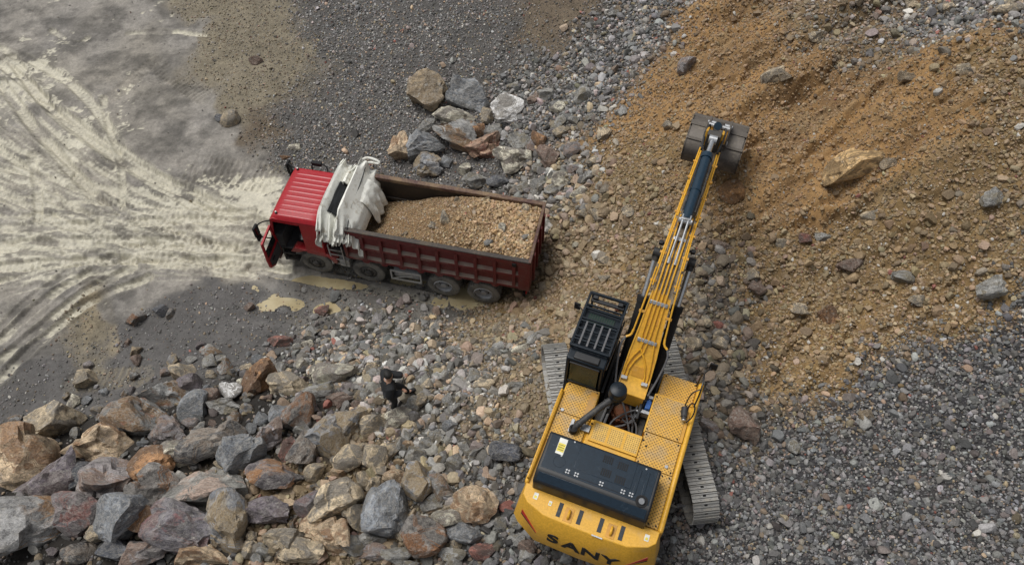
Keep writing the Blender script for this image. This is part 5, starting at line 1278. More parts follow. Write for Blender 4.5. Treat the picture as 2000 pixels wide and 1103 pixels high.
m_ = MB(); m_.tube([(cx0 + .02, 2.82, 2.9), (cx0 - .16, 2.9, 2.98), (cx0 - .24, 2.96, 2.98)], .014, 6, 1); a_ = m_.build('mirror_arm', mt['black'], cab, 0, 40, EO)
m_ = MB(); m_.box((cx0 - .27, 2.97, 2.92), (.16, .05, .24)); m_.build('mirror', mt['soot'], a_, .015, 40, EO)
m_ = MB(); m_.tube([(cx1 + .02, 1.3, 3.30), (cx1 + .05, 2.0, 3.32), (cx1 + .05, 2.7, 3.30)], .02, 6, 1); m_.build('rain_gutter', mt['black'], cab, 0, 40, EO)
# black side skirts between cab and boom
mb = MB(); mb.span(-.66, -.60, 1.25, 2.75, 1.4, 2.3); E_(mb, 'inner_wall', 'black')

# --- right-hand handrail, mirror and pump
mb = MB()
mb.tube([(1.44, 2.32, 2.15), (1.46, 2.36, 2.75), (1.50, 2.20, 3.02), (1.52, 1.75, 3.02), (1.50, 1.62, 2.4)], .020, 7, 2)
mb.tube([(1.30, 1.62, 2.34), (1.32, 1.64, 2.85), (1.40, 1.70, 2.98), (1.52, 1.80, 3.0)], .016, 7, 2)
E_(mb, 'black_handrail', 'black')
mb = MB(); mb.tube([(1.50, 2.3, 2.85), (1.60, 2.42, 3.02)], .014, 6); mb.box((1.64, 2.46, 3.02), (.18, .04, .24)); E_(mb, 'right_mirror', 'soot', .01)
mb = MB(); mb.tube([(1.36, 1.45, 2.55), (1.42, 1.55, 2.75), (1.52, 1.45, 2.72), (1.53, 1.30, 2.5), (1.42, 1.15, 2.42)], .016, 6, 3); E_(mb, 'pump_cable', 'soot')
mb = MB(); mb.cyl((1.30, 1.50, 2.45), (1.34, 1.26, 2.45), .075, n=16); mb.cyl((1.34, 1.26, 2.45), (1.35, 1.19, 2.45), .055, n=14); mb.span(1.24, 1.40, 1.40, 1.52, 2.34, 2.42); p_ = E_(mb, 'refuelling_pump', 'rubber', .006)
mb = MB(); mb.cyl((1.352, 1.185, 2.45), (1.356, 1.16, 2.45), .05, n=14); mb.build('pump_cap', mt['steel'], p_, 0, 35, EO)

# --- boom
def boom_sec(y):
    """top z, bottom z, half width of the boom along its length"""
    ys = [1.30, 1.72, 2.10, 2.50, 3.00, 3.45, 3.95, 4.50, 5.50, 6.50, 7.30, 7.80]
    tp = [2.55, 2.72, 3.12, 3.62, 4.18, 4.55, 4.78, 4.86, 4.86, 4.84, 4.76, 4.66]
    bt = [2.05, 2.10, 2.35, 2.75, 3.25, 3.58, 3.82, 3.98, 4.16, 4.28, 4.34, 4.34]
    hw = [.33, .33, .315, .265, .225, .205, .19, .178, .17, .162, .155, .15]
    return float(np.interp(y, ys, tp)), float(np.interp(y, ys, bt)), float(np.interp(y, ys, hw))
BX = .02
def boom_pt(y, dx=0., dz=0.): 
    t_, b_, h_ = boom_sec(y); return (BX + dx, y, t_ + dz)
def section_loft(ys, sec, x):
    mb = MB(); vs = []
    for y in ys:
        t_, b_, h_ = sec(y); vs += [(x - h_, y, b_), (x + h_, y, b_), (x + h_, y, t_), (x - h_, y, t_)]
    n = len(ys); fs = [(0, 1, 2, 3), tuple(4 * (n - 1) + i for i in (3, 2, 1, 0))]
    for i in range(n - 1):
        for k in range(4): fs.append((4 * i + k, 4 * i + (k + 1) % 4, 4 * i + 4 + (k + 1) % 4, 4 * i + 4 + k))
    return mb.add(vs, fs)
def boom_mat():
    """yellow paint, caked with grey dirt beyond the bend"""
    m, t, b = M('boom_paint'); tc = node(t, 'ShaderNodeTexCoord'); vec = tc.outputs['Object']
    sx = node(t, 'ShaderNodeSeparateXYZ'); t.links.new(vec, sx.inputs[0])
    n1 = noise_n(t, vec, 2.5, 6, .65); n2 = noise_n(t, vec, 12, 5, .65)
    s_ = math_n(t, 'ADD', math_n(t, 'MULTIPLY', n1, .9), math_n(t, 'MULTIPLY', n2, .5))
    g_ = maprange(t, sx.outputs['Y'], .9, 2.2, -.45, .55)
    f = maprange(t, math_n(t, 'ADD', s_, g_), .78, .98)
    y_ = mixc(t, maprange(t, n2, .3, .7), tuple(c * .85 for c in YEL), tuple(c * 1.12 for c in YEL))
    d_ = mixc(t, maprange(t, n2, .35, .65), (.075, .068, .058), (.20, .18, .15))
    t.links.new(mixc(t, math_n(t, 'MULTIPLY', f, .93), y_, d_), b.inputs['Base Color']); t.links.new(maprange(t, f, 0, 1, .35, .85), b.inputs['Roughness'])
    return m
mt['boom'] = boom_mat()
ys = [1.30, 1.5, 1.72, 1.9, 2.10, 2.30, 2.50, 2.75, 3.00, 3.25, 3.45, 3.7, 3.95, 4.2, 4.50, 5.0, 5.50, 6.0, 6.50, 7.0, 7.30, 7.80]
boom = E_(section_loft(ys, boom_sec, BX), 'boom', 'boom', .012, 50)
for sx in (-1, 1):     # flange edges
    m_ = MB(); P_ = [boom_pt(y, sx * (boom_sec(y)[2] + .004), .006) for y in ys]
    for a_, b_ in zip(P_[:-1], P_[1:]): m_.bar(a_, b_, .03, .035)
    m_.build('boom_flange', mt['boom'], boom, 0, 40, EO)
# top pipes
def on_boom(pts, r_, dz=.05):
    return [boom_pt(y, dx, dz) for y, dx in pts]
pipe_paths = [[(1.62, -.30), (1.85, -.285), (2.02, -.21), (2.16, -.10), (2.4, -.06), (3.0, -.05), (3.45, -.045), (4.1, -.05), (4.35, -.06)],
              [(1.62, -.22), (1.80, -.21), (1.95, -.14), (2.12, -.0), (2.4, .04), (3.0, .04), (3.45, .04), (4.1, .04), (4.35, .05)],
              [(1.60, .20), (1.75, .19), (1.92, .13), (2.05, .03), (2.18, -.10), (2.4, -.155), (3.0, -.145), (3.45, -.14), (4.2, -.14), (5.0, -.15)],
              [(1.58, .27), (1.8, .27), (2.1, .225), (2.4, .15), (3.0, .13), (3.45, .13), (4.2, .135), (5.0, .14)]]
for P_ in pipe_paths:
    P2 = []
    for (ya, xa), (yb, xb) in zip(P_[:-1], P_[1:]):
        for k in range(4): P2.append((ya + (yb - ya) * k / 4, xa + (xb - xa) * k / 4))
    P2.append(P_[-1])
    m_ = MB(); m_.tube(on_boom(P2, .02), .021, 7); m_.build('hydraulic_pipe', mt['yellow_pipe'], boom, 0, 40, EO)
def tangent(y): 
    a_, b_ = boom_sec(y - .05)[0], boom_sec(y + .05)[0]; return math.atan2(b_ - a_, .1)
for y, wd in ((2.30, .46), (2.92, .42), (4.30, .30)):
    m_ = MB(); c_ = boom_pt(y, 0.0, .055); R_ = Matrix.Rotation(tangent(y), 3, 'X')
    m_.box(c_, (wd, .085, .03), R_); m_.box((c_[0], c_[1], c_[2] - .03), (wd, .06, .05), R_)
    cl = m_.build('pipe_clamp', mt['steel'], boom, .006, 40, EO)
    for k in range(5):
        b = MB(); q = Vector(c_) + R_ @ Vector((-wd / 2 + .04 + k * (wd - .08) / 4, 0, .015)); b.cyl(q, q + R_ @ Vector((0, 0, .02)), .017, n=6); b.build('clamp_bolt', mt['chrome'], cl, 0, 30, EO)
for (x, y) in ((-.26, 1.60), (.24, 1.58)):
    m_ = MB(); m_.box((x + BX, y, boom_sec(y)[0] + .05), (.15, .09, .07)); m_.build('pipe_manifold', mt['steel'], boom, .008, 40, EO)
m_ = MB(); m_.box((BX + .02, 1.80, boom_sec(1.80)[0] + .012), (.30, .26, .014), Matrix.Rotation(tangent(1.8), 3, 'X')); m_.build('cover_plate', mt['yellow_dusty'], boom, .004, 40, EO)
for (x, y) in ((-.09, 2.62), (.10, 2.64)):
    m_ = MB(); m_.box((BX + x, y, boom_sec(y)[0] + .01), (.05, .16, .02), Matrix.Rotation(tangent(y), 3, 'X')); m_.build('lift_lug', mt['yellow_dusty'], boom, .004, 40, EO)
# side pipes along both flanks, in lengths with joints
def side_pipe(sx, off, y0, y1, dz, r_=.021):
    yy = np.linspace(y0, y1, max(3, int((y1 - y0) / .2))); m_ = MB()
    m_.tube([boom_pt(y, sx * (boom_sec(y)[2] + off), dz) for y in yy], r_, 7); m_.build('side_pipe', mt['yellow_pipe'], boom, 0, 40, EO)
for sx in (-1, 1):
    side_pipe(sx, .10, 2.42, 3.55, .04); side_pipe(sx, .085, 3.62, 4.9, .03); side_pipe(sx, .05, 4.95, 7.3, .05); side_pipe(sx, .09, 4.72, 6.2, .0); side_pipe(sx, .095, 6.25, 7.5, .0)
    side_pipe(sx, .045, 3.2, 4.85, .05, .018)
    for y in (2.75, 3.3, 3.9, 4.5, 5.1, 5.7, 6.3, 6.9):
        m_ = MB(); h_ = boom_sec(y)[2]; m_.box((BX + sx * (h_ + .07), y, boom_sec(y)[0] + .01), (.15, .06, .045), Matrix.Rotation(tangent(y), 3, 'X')); m_.build('pipe_bracket', mt['yellow_dusty'], boom, .006, 40, EO)
    m_ = MB(); p0 = boom_pt(2.42, sx * (boom_sec(2.42)[2] + .10), .04)
    m_.tube([p0, (p0[0] + sx * .02, p0[1] - .10, p0[2] - .10), (p0[0] + sx * .12, p0[1] - .16, p0[2] - .14)], .028, 7, 1); m_.build('pipe_elbow', mt['yellow_pipe'], boom, 0, 40, EO)
    m_ = MB(); q = Vector((p0[0] + sx * .12, p0[1] - .16, p0[2] - .14)); m_.tube([q, q + Vector((sx * .08, -.15, -.1)), q + Vector((sx * .0, -.55, -.5)), q + Vector((-sx * .10, -.9, -.75))], .024, 7, 2); m_.build('jumper_hose', mt['grey_hose'], boom, 0, 40, EO)
    m_ = MB(); m_.box((BX + sx * .38, 4.28, 4.60), (.11, .09, .10)); lb = m_.build('boom_lamp', mt['black'], boom, .02, 40, EO)
    m_ = MB(); m_.box((BX + sx * .38, 4.332, 4.60), (.08, .012, .07)); m_.build('lamp_lens', mt['glass'], lb, 0, None, EO)
    m_ = MB(); m_.box((BX + sx * .31, 4.28, 4.60), (.14, .05, .04)); m_.build('lamp_bracket', mt['black'], lb, 0, 40, EO)
# boom cylinders
for sx in (-1, 1):
    x = BX + sx * .42; p0 = Vector((x, 2.15, 1.75)); p1 = Vector((x, 4.25, 4.25)); d_ = (p1 - p0).normalized()
    m_ = MB(); m_.cyl(p0, p0 + d_ * 2.05, .125, n=18); m_.cyl(p0 + d_ * 2.0, p0 + d_ * 2.14, .145, n=18); m_.cyl(p0 + Vector((-.12, 0, 0)), p0 + Vector((.12, 0, 0)), .15, n=16)
    bc = m_.build('boom_cylinder', mt['soot'], exc, 0, 35, EO)
    m_ = MB(); m_.cyl(p0 + d_ * 2.1, p1, .07, n=14); m_.build('cylinder_rod', mt['chrome'], bc, 0, 35, EO)
    m_ = MB(); m_.cyl(p1 + Vector((-.09, 0, 0)), p1 + Vector((.09, 0, 0)), .115, n=16); m_.cyl(p1 - d_ * .2, p1, .085, n=14); m_.build('rod_eye', mt['undercarriage'], bc, 0, 35, EO)
    m_ = MB(); m_.tube([p0 + d_ * .2 + Vector((sx * .1, 0, .12)), p0 + d_ * 1.2 + Vector((sx * .1, 0, .12)), p0 + d_ * 1.95 + Vector((sx * .08, 0, .1))], .022, 6); m_.build('cylinder_pipe', mt['black'], bc, 0, 40, EO)
# arm cylinder on top of the boom
a0 = Vector((BX, 4.72, 5.10)); a1 = Vector((BX - .01, 6.85, 5.14)); a2 = Vector((BX, 7.42, 5.17))
m_ = MB(); m_.cyl(a0, a1, .125, n=20); m_.cyl(a1 - (a1 - a0).normalized() * .12, a1 + (a1 - a0).normalized() * .03, .15, n=20); m_.cyl(a0 + Vector((0, .9, .018)), a0 + Vector((0, .98, .018)), .135, n=20)
ac = m_.build('arm_cylinder', mt['bluesteel'], exc, 0, 35, EO)
m_ = MB(); m_.cyl(a1, a2, .065, n=14); m_.build('cylinder_rod', mt['chrome'], ac, 0, 35, EO)
m_ = MB(); m_.cyl(a2 + Vector((-.1, 0, 0)), a2 + Vector((.1, 0, 0)), .11, n=14); m_.build('rod_eye', mt['steel'], ac, 0, 35, EO)
m_ = MB(); m_.cyl(a0 + Vector((-.16, -.02, 0)), a0 + Vector((.16, -.02, 0)), .075, n=14); m_.box(a0 + Vector((0, .02, .06)), (.22, .16, .08)); m_.build('cylinder_mount', mt['steel'], ac, .01, 35, EO)
for sx in (-1, 1):
    m_ = MB(); m_.add([(BX + sx * .13, 4.50, 4.83), (BX + sx * .13, 5.0, 4.83), (BX + sx * .13, 4.72, 5.2), (BX + sx * .16, 4.50, 4.83), (BX + sx * .16, 5.0, 4.83), (BX + sx * .16, 4.72, 5.2)], [(0, 1, 2), (5, 4, 3), (0, 3, 4, 1), (1, 4, 5, 2), (2, 5, 3, 0)]); m_.build('mount_lug', mt['yellow_dusty'], boom, 0, 30, EO)
    m_ = MB(); x = sx * .065
    m_.tube([(BX + x * 1.2, 3.75, boom_sec(3.75)[0] + .06), (BX + x * 1.1, 4.1, boom_sec(4.1)[0] + .12), (BX + x, 4.4, boom_sec(4.4)[0] + .20), (BX + x, 4.68, 5.16)], .026, 8, 2); m_.build('steel_pipe', mt['steel'], ac, 0, 40, EO)
    m_ = MB(); m_.cyl((BX + x * 1.2, 3.68, boom_sec(3.68)[0] + .055), (BX + x * 1.2, 3.80, boom_sec(3.80)[0] + .075), .04, n=8); m_.build('pipe_fitting', mt['steel'], ac, 0, 30, EO)
    m_ = MB(); m_.tube([(BX + sx * .14, 5.0, 5.12), (BX + sx * .155, 5.8, 5.14), (BX + sx * .15, 6.7, 5.16)], .02, 6); m_.build('barrel_pipe', mt['rubber'], ac, 0, 40, EO)
# arm, pointing away and down
tip = Vector((BX, 7.72, 4.50)); pin = Vector((BX, 10.15, 2.55)); ad = (pin - tip).normalized(); an = Vector((0, -ad.z, ad.y))
def arm_poly():
    P_ = []
    for s_, n_ in ((-.62, .42), (-.55, .55), (.0, .46), (.9, .34), (2.5, .20), (3.1, .17), (3.24, .0), (3.1, -.17), (1.6, -.26), (.2, -.30), (-.3, -.12)):
        q = tip + ad * s_ + an * n_; P_.append((q.y, q.z))
    return P_
mb = MB(); mb.prism(arm_poly(), lambda p, a: (a, p[0], p[1]), BX - .17, BX + .17)
arm = E_(mb, 'arm', 'undercarriage', .012, 40)
for sx in (-1, 1):
    m_ = MB(); m_.prism([(q.y, q.z) for q in (tip - ad * .5 + an * .5, tip + an * .56, tip + ad * .9 + an * .44, tip + ad * 2.2 + an * .30, tip + ad * 2.2 + an * .1, tip + ad * .9 + an * .1, tip - ad * .3 + an * .1)], lambda p, a: (BX + sx * (.17 + a), p[0], p[1]), .002, .055); m_.build('arm_side_plate', mt['yellow'], arm, .006, 40, EO)
for sx in (-1, 1):
    m_ = MB(); m_.tube([tip + ad * s_ + an * (.45 - .09 * s_) + Vector((sx * .20, 0, 0)) for s_ in (-.3, .4, 1.2, 2.0, 2.7)], .03, 7); m_.build('side_pipe', mt['yellow_pipe'], arm, 0, 40, EO)
    m_ = MB(); q0 = tip + Vector((sx * .20, 0, 0)); m_.cyl(q0, q0 + Vector((sx * .08, 0, 0)), .16, n=18); m_.build('pivot_boss', mt['undercarriage'], arm, .01, 35, EO)
    m_ = MB(); m_.tube([Vector((BX + sx * .20, 7.35, 4.85)), Vector((BX + sx * .26, 7.75, 5.12)), tip + ad * .5 + an * .62 + Vector((sx * .2, 0, 0)), tip + ad * 1.0 + an * .45 + Vector((sx * .2, 0, 0))], .03, 7, 2); m_.build('jumper_hose', mt['rubber'], arm, 0, 40, EO)
b0 = tip + ad * .25 + an * .62; b1 = tip + ad * 2.55 + an * .46
m_ = MB(); m_.cyl(b0, b0 + (b1 - b0) * .72, .105, n=18); bc = m_.build('bucket_cylinder', mt['bluesteel'], exc, 0, 35, EO)
m_ = MB(); m_.cyl(b0 + (b1 - b0) * .7, b1, .055, n=12); m_.build('cylinder_rod', mt['chrome'], bc, 0, 35, EO)
lk = tip + ad * 2.62 + an * .02; bk = pin + Vector((0, .32, .36))
for sx in (-1, 1):
    m_ = MB(); m_.bar(lk + Vector((sx * .215, 0, 0)), b1 + Vector((sx * .215, 0, 0)), .05, .14, (1, 0, 0)); m_.build('rocker_link', mt['yellow_dusty'], exc, .01, 40, EO)
m_ = MB(); m_.bar(b1, bk, .26, .16, (0, 0, 1)); m_.build('bucket_link', mt['undercarriage'], exc, .02, 40, EO)
m_ = MB(); m_.cyl(b1 + Vector((-.3, 0, 0)), b1 + Vector((.3, 0, 0)), .07, n=14); m_.cyl(bk + Vector((-.36, 0, 0)), bk + Vector((.36, 0, 0)), .075, n=14); m_.cyl(pin + Vector((-.36, 0, 0)), pin + Vector((.36, 0, 0)), .085, n=14)
m_.build('linkage_pin', mt['steel'], exc, 0, 35, EO)
# bucket: curved shell, side plates, teeth
BW = .83
prof = [(9.90, 1.72), (9.78, 2.05), (9.86, 2.34), (10.08, 2.50), (10.45, 2.62), (10.78, 2.62), (11.08, 2.52), (11.32, 2.30), (11.45, 2.02), (11.47, 1.72), (11.42, 1.36)]
def arc_shell(pr, th, hw):
    mb = MB(); n = len(pr); c_ = (10.6, 1.75)
    inn = [(y + (c_[0] - y) * th / max(.2, math.hypot(y - c_[0], z - c_[1])), z + (c_[1] - z) * th / max(.2, math.hypot(y - c_[0], z - c_[1]))) for y, z in pr]
    poly = pr + inn[::-1]
    return mb.prism(poly, lambda p, a: (BX + a, p[0], p[1]), -hw, hw)
mb = MB(); n = len(prof); c_ = (10.6, 1.75)
inn = [(y + (c_[0] - y) * .05, z + (c_[1] - z) * .05) for y, z in prof]
vs = []
for a_ in (-BW, BW): vs += [(BX + a_, y, z) for y, z in prof] + [(BX + a_, y, z) for y, z in inn]
fs = []
for i in range(n - 1):
    fs += [(i, i + 1, 2 * n + i + 1, 2 * n + i), (n + i, 3 * n + i, 3 * n + i + 1, n + i + 1), (i, n + i, n + i + 1, i + 1), (2 * n + i, 2 * n + i + 1, 3 * n + i + 1, 3 * n + i)]
fs += [(0, 2 * n, 3 * n, n), (n - 1, 2 * n - 1, 4 * n - 1, 3 * n - 1)]
mb.add(vs, fs); bucket = E_(mb, 'bucket', 'bucket', 0, 50)
for sx in (-1, 1):
    m_ = MB(); m_.prism(prof, lambda p, a: (BX + sx * (BW - .04 + a), p[0], p[1]), 0, .05); m_.build('side_plate', mt['bucket'], bucket, 0, 35, EO)
    m_ = MB(); m_.prism([(9.95, 2.30), (10.0, 2.75), (10.3, 3.05), (10.62, 3.03), (10.95, 2.60), (10.5, 2.55)], lambda p, a: (BX + sx * (.27 + a), p[0], p[1]), 0, .06); m_.build('bucket_ear', mt['bucket'], bucket, .008, 35, EO)
for i, wd in ((3, .022), (6, .02), (8, .03)):
    y, z = prof[i]; m_ = MB(); m_.bar((BX - BW, y, z + .01), (BX + BW, y, z + .01), .10, wd); m_.build('wear_strip', mt['bucket'], bucket, .006, 35, EO)
m_ = MB(); m_.bar((BX - BW - .01, 10.62, 2.635), (BX - .36, 10.62, 2.635), .2, .03); m_.bar((BX + .36, 10.62, 2.635), (BX + BW + .01, 10.62, 2.635), .2, .03); m_.build('wear_strip', mt['bucket'], bucket, .006, 35, EO)
for k in range(5):
    x = BX - BW + .1 + k * (2 * BW - .2) / 4; m_ = MB(); m_.add([(x - .06, 11.38, 1.40), (x + .06, 11.38, 1.40), (x + .06, 11.48, 1.40), (x - .06, 11.48, 1.40), (x - .04, 11.36, 1.12), (x + .04, 11.36, 1.12), (x + .04, 11.39, 1.12), (x - .04, 11.39, 1.12)], [(0, 1, 2, 3), (7, 6, 5, 4), (0, 4, 5, 1), (1, 5, 6, 2), (2, 6, 7, 3), (3, 7, 4, 0)]); m_.build('tooth', mt['bucket'], bucket, 0, 30, EO)

# ------------------------------------------------------------------ dump truck (local x towards the tail, y towards its far right side, z up; front axle at 0)
truck = empty('dump_truck', (-6.397, 16.927, 0.0), math.radians(-11.958))
tag(truck, 'red dump truck on the mud, driver door open, its bed heaped with rubble', 'dump truck')
def T_(mb, name, mat, bevel=0., smooth=35, parent=None): return mb.build(name, mt[mat], parent or truck, bevel, smooth)
def hwz(z): return float(np.interp(z, [.5, 1.6, 2.3, 2.62, 2.74], [1.21, 1.21, 1.16, 1.12, 1.08]))
def side_panel(poly, sy, th=.05, inset_=0.):
    mb = MB(); n = len(poly)
    vs = [(x, sy * (hwz(z) - inset_), z) for x, z in poly] + [(x, sy * (hwz(z) - inset_ - th), z) for x, z in poly]
    fs = [(i, (i + 1) % n, n + (i + 1) % n, n + i) for i in range(n)] + [tuple(range(n)), tuple(range(2 * n - 1, n - 1, -1))]
    return mb.add(vs, fs)
# chassis
mb = MB()
for y in (-.42, .42): mb.span(-1.1, 7.2, y - .05, y + .05, .78, 1.06)
for x in (-.9, .9, 2.6, 4.4, 6.0, 7.1): mb.span(x - .06, x + .06, -.42, .42, .82, 1.02)
for x in (0, 1.847, 4.459, 5.827): mb.cyl((x, -.95, .54), (x, .95, .54), .10, n=12); mb.box((x, 0, .54), (.42, .4, .36))
T_(mb, 'chassis', 'chassis', .01)
# wheels
def tyre_mb(y0, wd, R=.545):
    mb = MB(); h = wd / 2
    mb.lathe([(.30, -h * .8), (.34, -h), (R - .07, -h), (R - .02, -h * .86), (R, -h * .6), (R, h * .6), (R - .02, h * .86), (R - .07, h), (.34, h), (.30, h * .8)], (0, y0, 0), (0, 1, 0), 32)
    for k in range(36):
        a = 2 * math.pi * k / 36
        for s_ in (-1, 1): mb.box((R * math.cos(a + s_ * .04), y0 + s_ * h * .45, R * math.sin(a + s_ * .04)), (.03, h * .78, .035), Matrix.Rotation(-a, 3, 'Y') @ Matrix.Rotation(s_ * .35, 3, 'X'))
    return mb
def wheel(x, sy, rear):
    yo = sy * (1.20 if rear else 1.17)
    mb = tyre_mb(yo - sy * .15, .30)
    if rear: mb2 = tyre_mb(yo - sy * .50, .30); mb.add(mb2.v, mb2.f)
    t_ = T_(mb, 'wheel', 'tyre', 0, 40); t_.location = (x, 0, .545)
    m_ = MB()
    if rear: m_.lathe([(.31, .02), (.335, .0), (.34, -.02), (.30, -.05), (.27, -.13), (.20, -.16), (.11, -.16), (.11, -.06), (.09, -.03), (.001, -.03)], (0, yo, 0), (0, sy, 0), 26)
    else: m_.lathe([(.32, -.02), (.345, -.02), (.34, -.05), (.28, -.05), (.24, -.02), (.17, .0), (.13, .0), (.12, .05), (.09, .07), (.001, .07)], (0, yo, 0), (0, sy, 0), 26)
    r_ = m_.build('rim', mt['rim' if rear else 'rim_dark'], t_, 0, 35)
    for k in range(10):
        a = 2 * math.pi * k / 10; q = MB(); b_ = yo - sy * .16 if rear else yo
        q.cyl((.165 * math.cos(a), b_, .165 * math.sin(a)), (.165 * math.cos(a), b_ + sy * .035, .165 * math.sin(a)), .018, n=6); q.build('wheel_nut', mt['chassis'], r_, 0, 30)
for x, rear in ((0, 0), (1.847, 0), (4.459, 1), (5.827, 1)):
    for sy in (-1, 1): wheel(x, sy, rear)
# --- cab
mb = MB(); prof = [(-1.235, 2.50), (-1.20, 2.58), (-1.12, 2.66), (-1.02, 2.715), (-.9, 2.735), (-.4, 2.75), (.1, 2.76), (.40, 2.75), (.45, 2.72), (.47, 2.64), (.47, 2.5)]
P_ = []; NJ = 201
for (x, z) in prof:
    row = []
    for j in range(NJ):
        t_ = -1 + 2 * j / (NJ - 1); y = t_ * 1.10; e = max(0, abs(t_) - .90) / .10
        rib = .013 * max(0., math.cos(t_ * 1.10 / .098 * math.pi)) ** 3 if abs(t_) < .86 and -1.0 < x < .42 else 0.
        row.append((x, y + math.copysign(.035 * e ** 2, t_), z - .035 * t_ * t_ - .13 * e ** 2.2 + rib))
    P_.append(row)
mb.grid(P_); roof = T_(mb, 'cab_roof', 'red', 0, 35)
for y in (-.96, .96):
    m_ = MB(); m_.cyl((-1.0, y, 2.69), (-1.0, y, 2.76), .045, .038, 10); m_.build('marker_lamp', mt['soot'], roof, 0, 40); m_ = MB(); m_.cyl((-1.0, y, 2.76), (-1.0, y, 2.785), .034, .02, 10); m_.build('lamp_dome', mt['white_label'], roof, 0, 40)
mb = MB(); mb.span(.44, .48, -1.12, 1.12, 1.0, 2.6); T_(mb, 'cab_rear_wall', 'red', .01)
LP = [(-.20, 1.12), (.47, 1.05), (.47, 2.56), (-.31, 2.56), (-.22, 2.46)]
T_(side_panel(LP, -1), 'rear_pillar', 'red', .012)
T_(side_panel([(-1.20, 2.44), (-.25, 2.44), (-.25, 2.56), (-1.12, 2.60)], -1), 'door_header', 'red', .01)
T_(side_panel([(-1.36, 1.50), (-1.20, 2.56), (-1.12, 2.56), (-1.24, 1.5)], -1), 'front_pillar', 'red', .01)
arch = [(-.72 + 0, .95)] + [(.72 * math.cos(a), .60 + .62 * math.sin(a)) for a in np.linspace(2.55, .45, 10)]
T_(side_panel([(-.80, 1.02)] + [(.74 * math.cos(a), .56 + .66 * math.sin(a)) for a in np.linspace(2.3, .35, 12)] + [(.80, .78), (.82, 1.02), (.47, 1.22), (-.2, 1.25), (-.62, 1.28)], -1, .30), 'wheel_fender', 'red', .015)
T_(side_panel([(.74 * math.cos(a), .56 + .66 * math.sin(a)) for a in np.linspace(2.3, .35, 12)] + [(.80, .78), (.82, 1.02), (.47, 1.22), (-.80, 1.25)], 1, .30), 'wheel_fender', 'red', .015)
T_(side_panel([(-1.36, 1.0), (.47, 1.0), (.47, 2.56), (-1.20, 2.56), (-1.36, 1.55)], 1), 'cab_side', 'red', .012)
m_ = side_panel([(-1.20, 1.62), (-.25, 1.62), (-.25, 2.4), (-1.10, 2.4)], 1, .02, -.006); m_.build('side_window', mt['glass'], truck, 0, None)
mb = MB(); mb.add([(-1.37, -1.19, 1.52), (-1.37, 1.19, 1.52), (-1.22, 1.12, 2.52), (-1.22, -1.12, 2.52), (-1.34, -1.19, 1.52), (-1.34, 1.19, 1.52), (-1.19, 1.12, 2.52), (-1.19, -1.12, 2.52)], [(0, 1, 2, 3), (7, 6, 5, 4), (0, 4, 5, 1), (2, 6, 7, 3), (1, 5, 6, 2), (3, 7, 4, 0)]); T_(mb, 'windscreen', 'glass', 0, None)
mb = MB(); mb.span(-1.42, -1.33, -1.21, 1.21, .92, 1.53); T_(mb, 'front_panel', 'red', .03)
mb = MB(); mb.span(-1.48, -1.28, -1.23, 1.23, .48, .92); T_(mb, 'bumper', 'dkred', .03)
for y in (-.95, .95):
    m_ = MB(); m_.span(-1.50, -1.47, y - .16, y + .16, .66, .84); T_(m_, 'headlamp', 'glass', .01)
mb = MB(); mb.span(-1.33, .44, -1.14, 1.14, 1.06, 1.12); mb.span(-1.33, -.98, -1.12, 1.12, 1.12, 1.75); T_(mb, 'cab_interior', 'seat', .02)
for y in (-.62, .62):
    m_ = MB(); m_.span(-.55, .02, y - .26, y + .26, 1.3, 1.52); m_.span(-.02, .14, y - .25, y + .25, 1.5, 2.2); m_.span(-.3, -.1, y - .2, y + .2, 1.1, 1.3); T_(m_, 'seat', 'seat', .05, 50)
m_ = MB(); m_.lathe([(.22, -.014), (.235, 0), (.22, .014), (.205, 0), (.22, -.014)], (-.80, -.62, 1.82), (.75, 0, .66), 22); m_.bar((-.96, -.62, 1.68), (-.80, -.62, 1.82), .05, .05); T_(m_, 'steering_wheel', 'soot', 0, 50)
m_ = MB(); m_.box((-.35, -.85, 1.545), (.2, .28, .05), Matrix.Rotation(.3, 3, 'Z')); T_(m_, 'paper_on_seat', 'white_label', .01)
m_ = MB(); m_.span(-1.12, -.62, -1.20, -.95, .50, .56); m_.span(-1.12, -.72, -1.18, -.95, .80, .86); m_.span(-1.15, -1.08, -1.16, -.98, .4, 1.1); T_(m_, 'cab_step', 'chassis', .01)
# driver's door, swung open towards the camera side
dr = empty('open_door', (-1.16, -1.20, 0), 0); dr.parent = truck
dd = math.radians(-86)      # direction of the door leaf from its hinge
dx_, dy_ = math.cos(dd), math.sin(dd)
nx_, ny_ = -dy_, dx_         # inner face side: towards the tail
def door_pt(s_, z, t_): return (s_ * dx_ + t_ * nx_, s_ * dy_ + t_ * ny_, z)
def door_piece(poly, t0, t1):
    mb = MB(); n = len(poly)
    vs = [door_pt(s_, z, t0) for s_, z in poly] + [door_pt(s_, z, t1) for s_, z in poly]
    return mb.add(vs, [(i, (i + 1) % n, n + (i + 1) % n, n + i) for i in range(n)] + [tuple(range(n)), tuple(range(2 * n - 1, n - 1, -1))])
door_piece([(0, .98), (.62, .98), (.92, 1.22), (.94, 1.62), (0, 1.62)], -.05, .03).build('door_skin', mt['red'], dr, .012, 40)
door_piece([(.06, 1.04), (.58, 1.04), (.84, 1.26), (.86, 1.56), (.06, 1.56)], .03, .055).build('door_lining', mt['seat'], dr, .01, 40)
for q in ([(0, 1.62), (.09, 1.62), (.16, 2.36), (.09, 2.44)], [(.85, 1.62), (.94, 1.62), (.90, 2.44), (.82, 2.36)], [(.09, 2.44), (.14, 2.35), (.84, 2.35), (.90, 2.44)]):
    door_piece(q, -.045, .02).build('window_frame', mt['red'], dr, .006, 40)
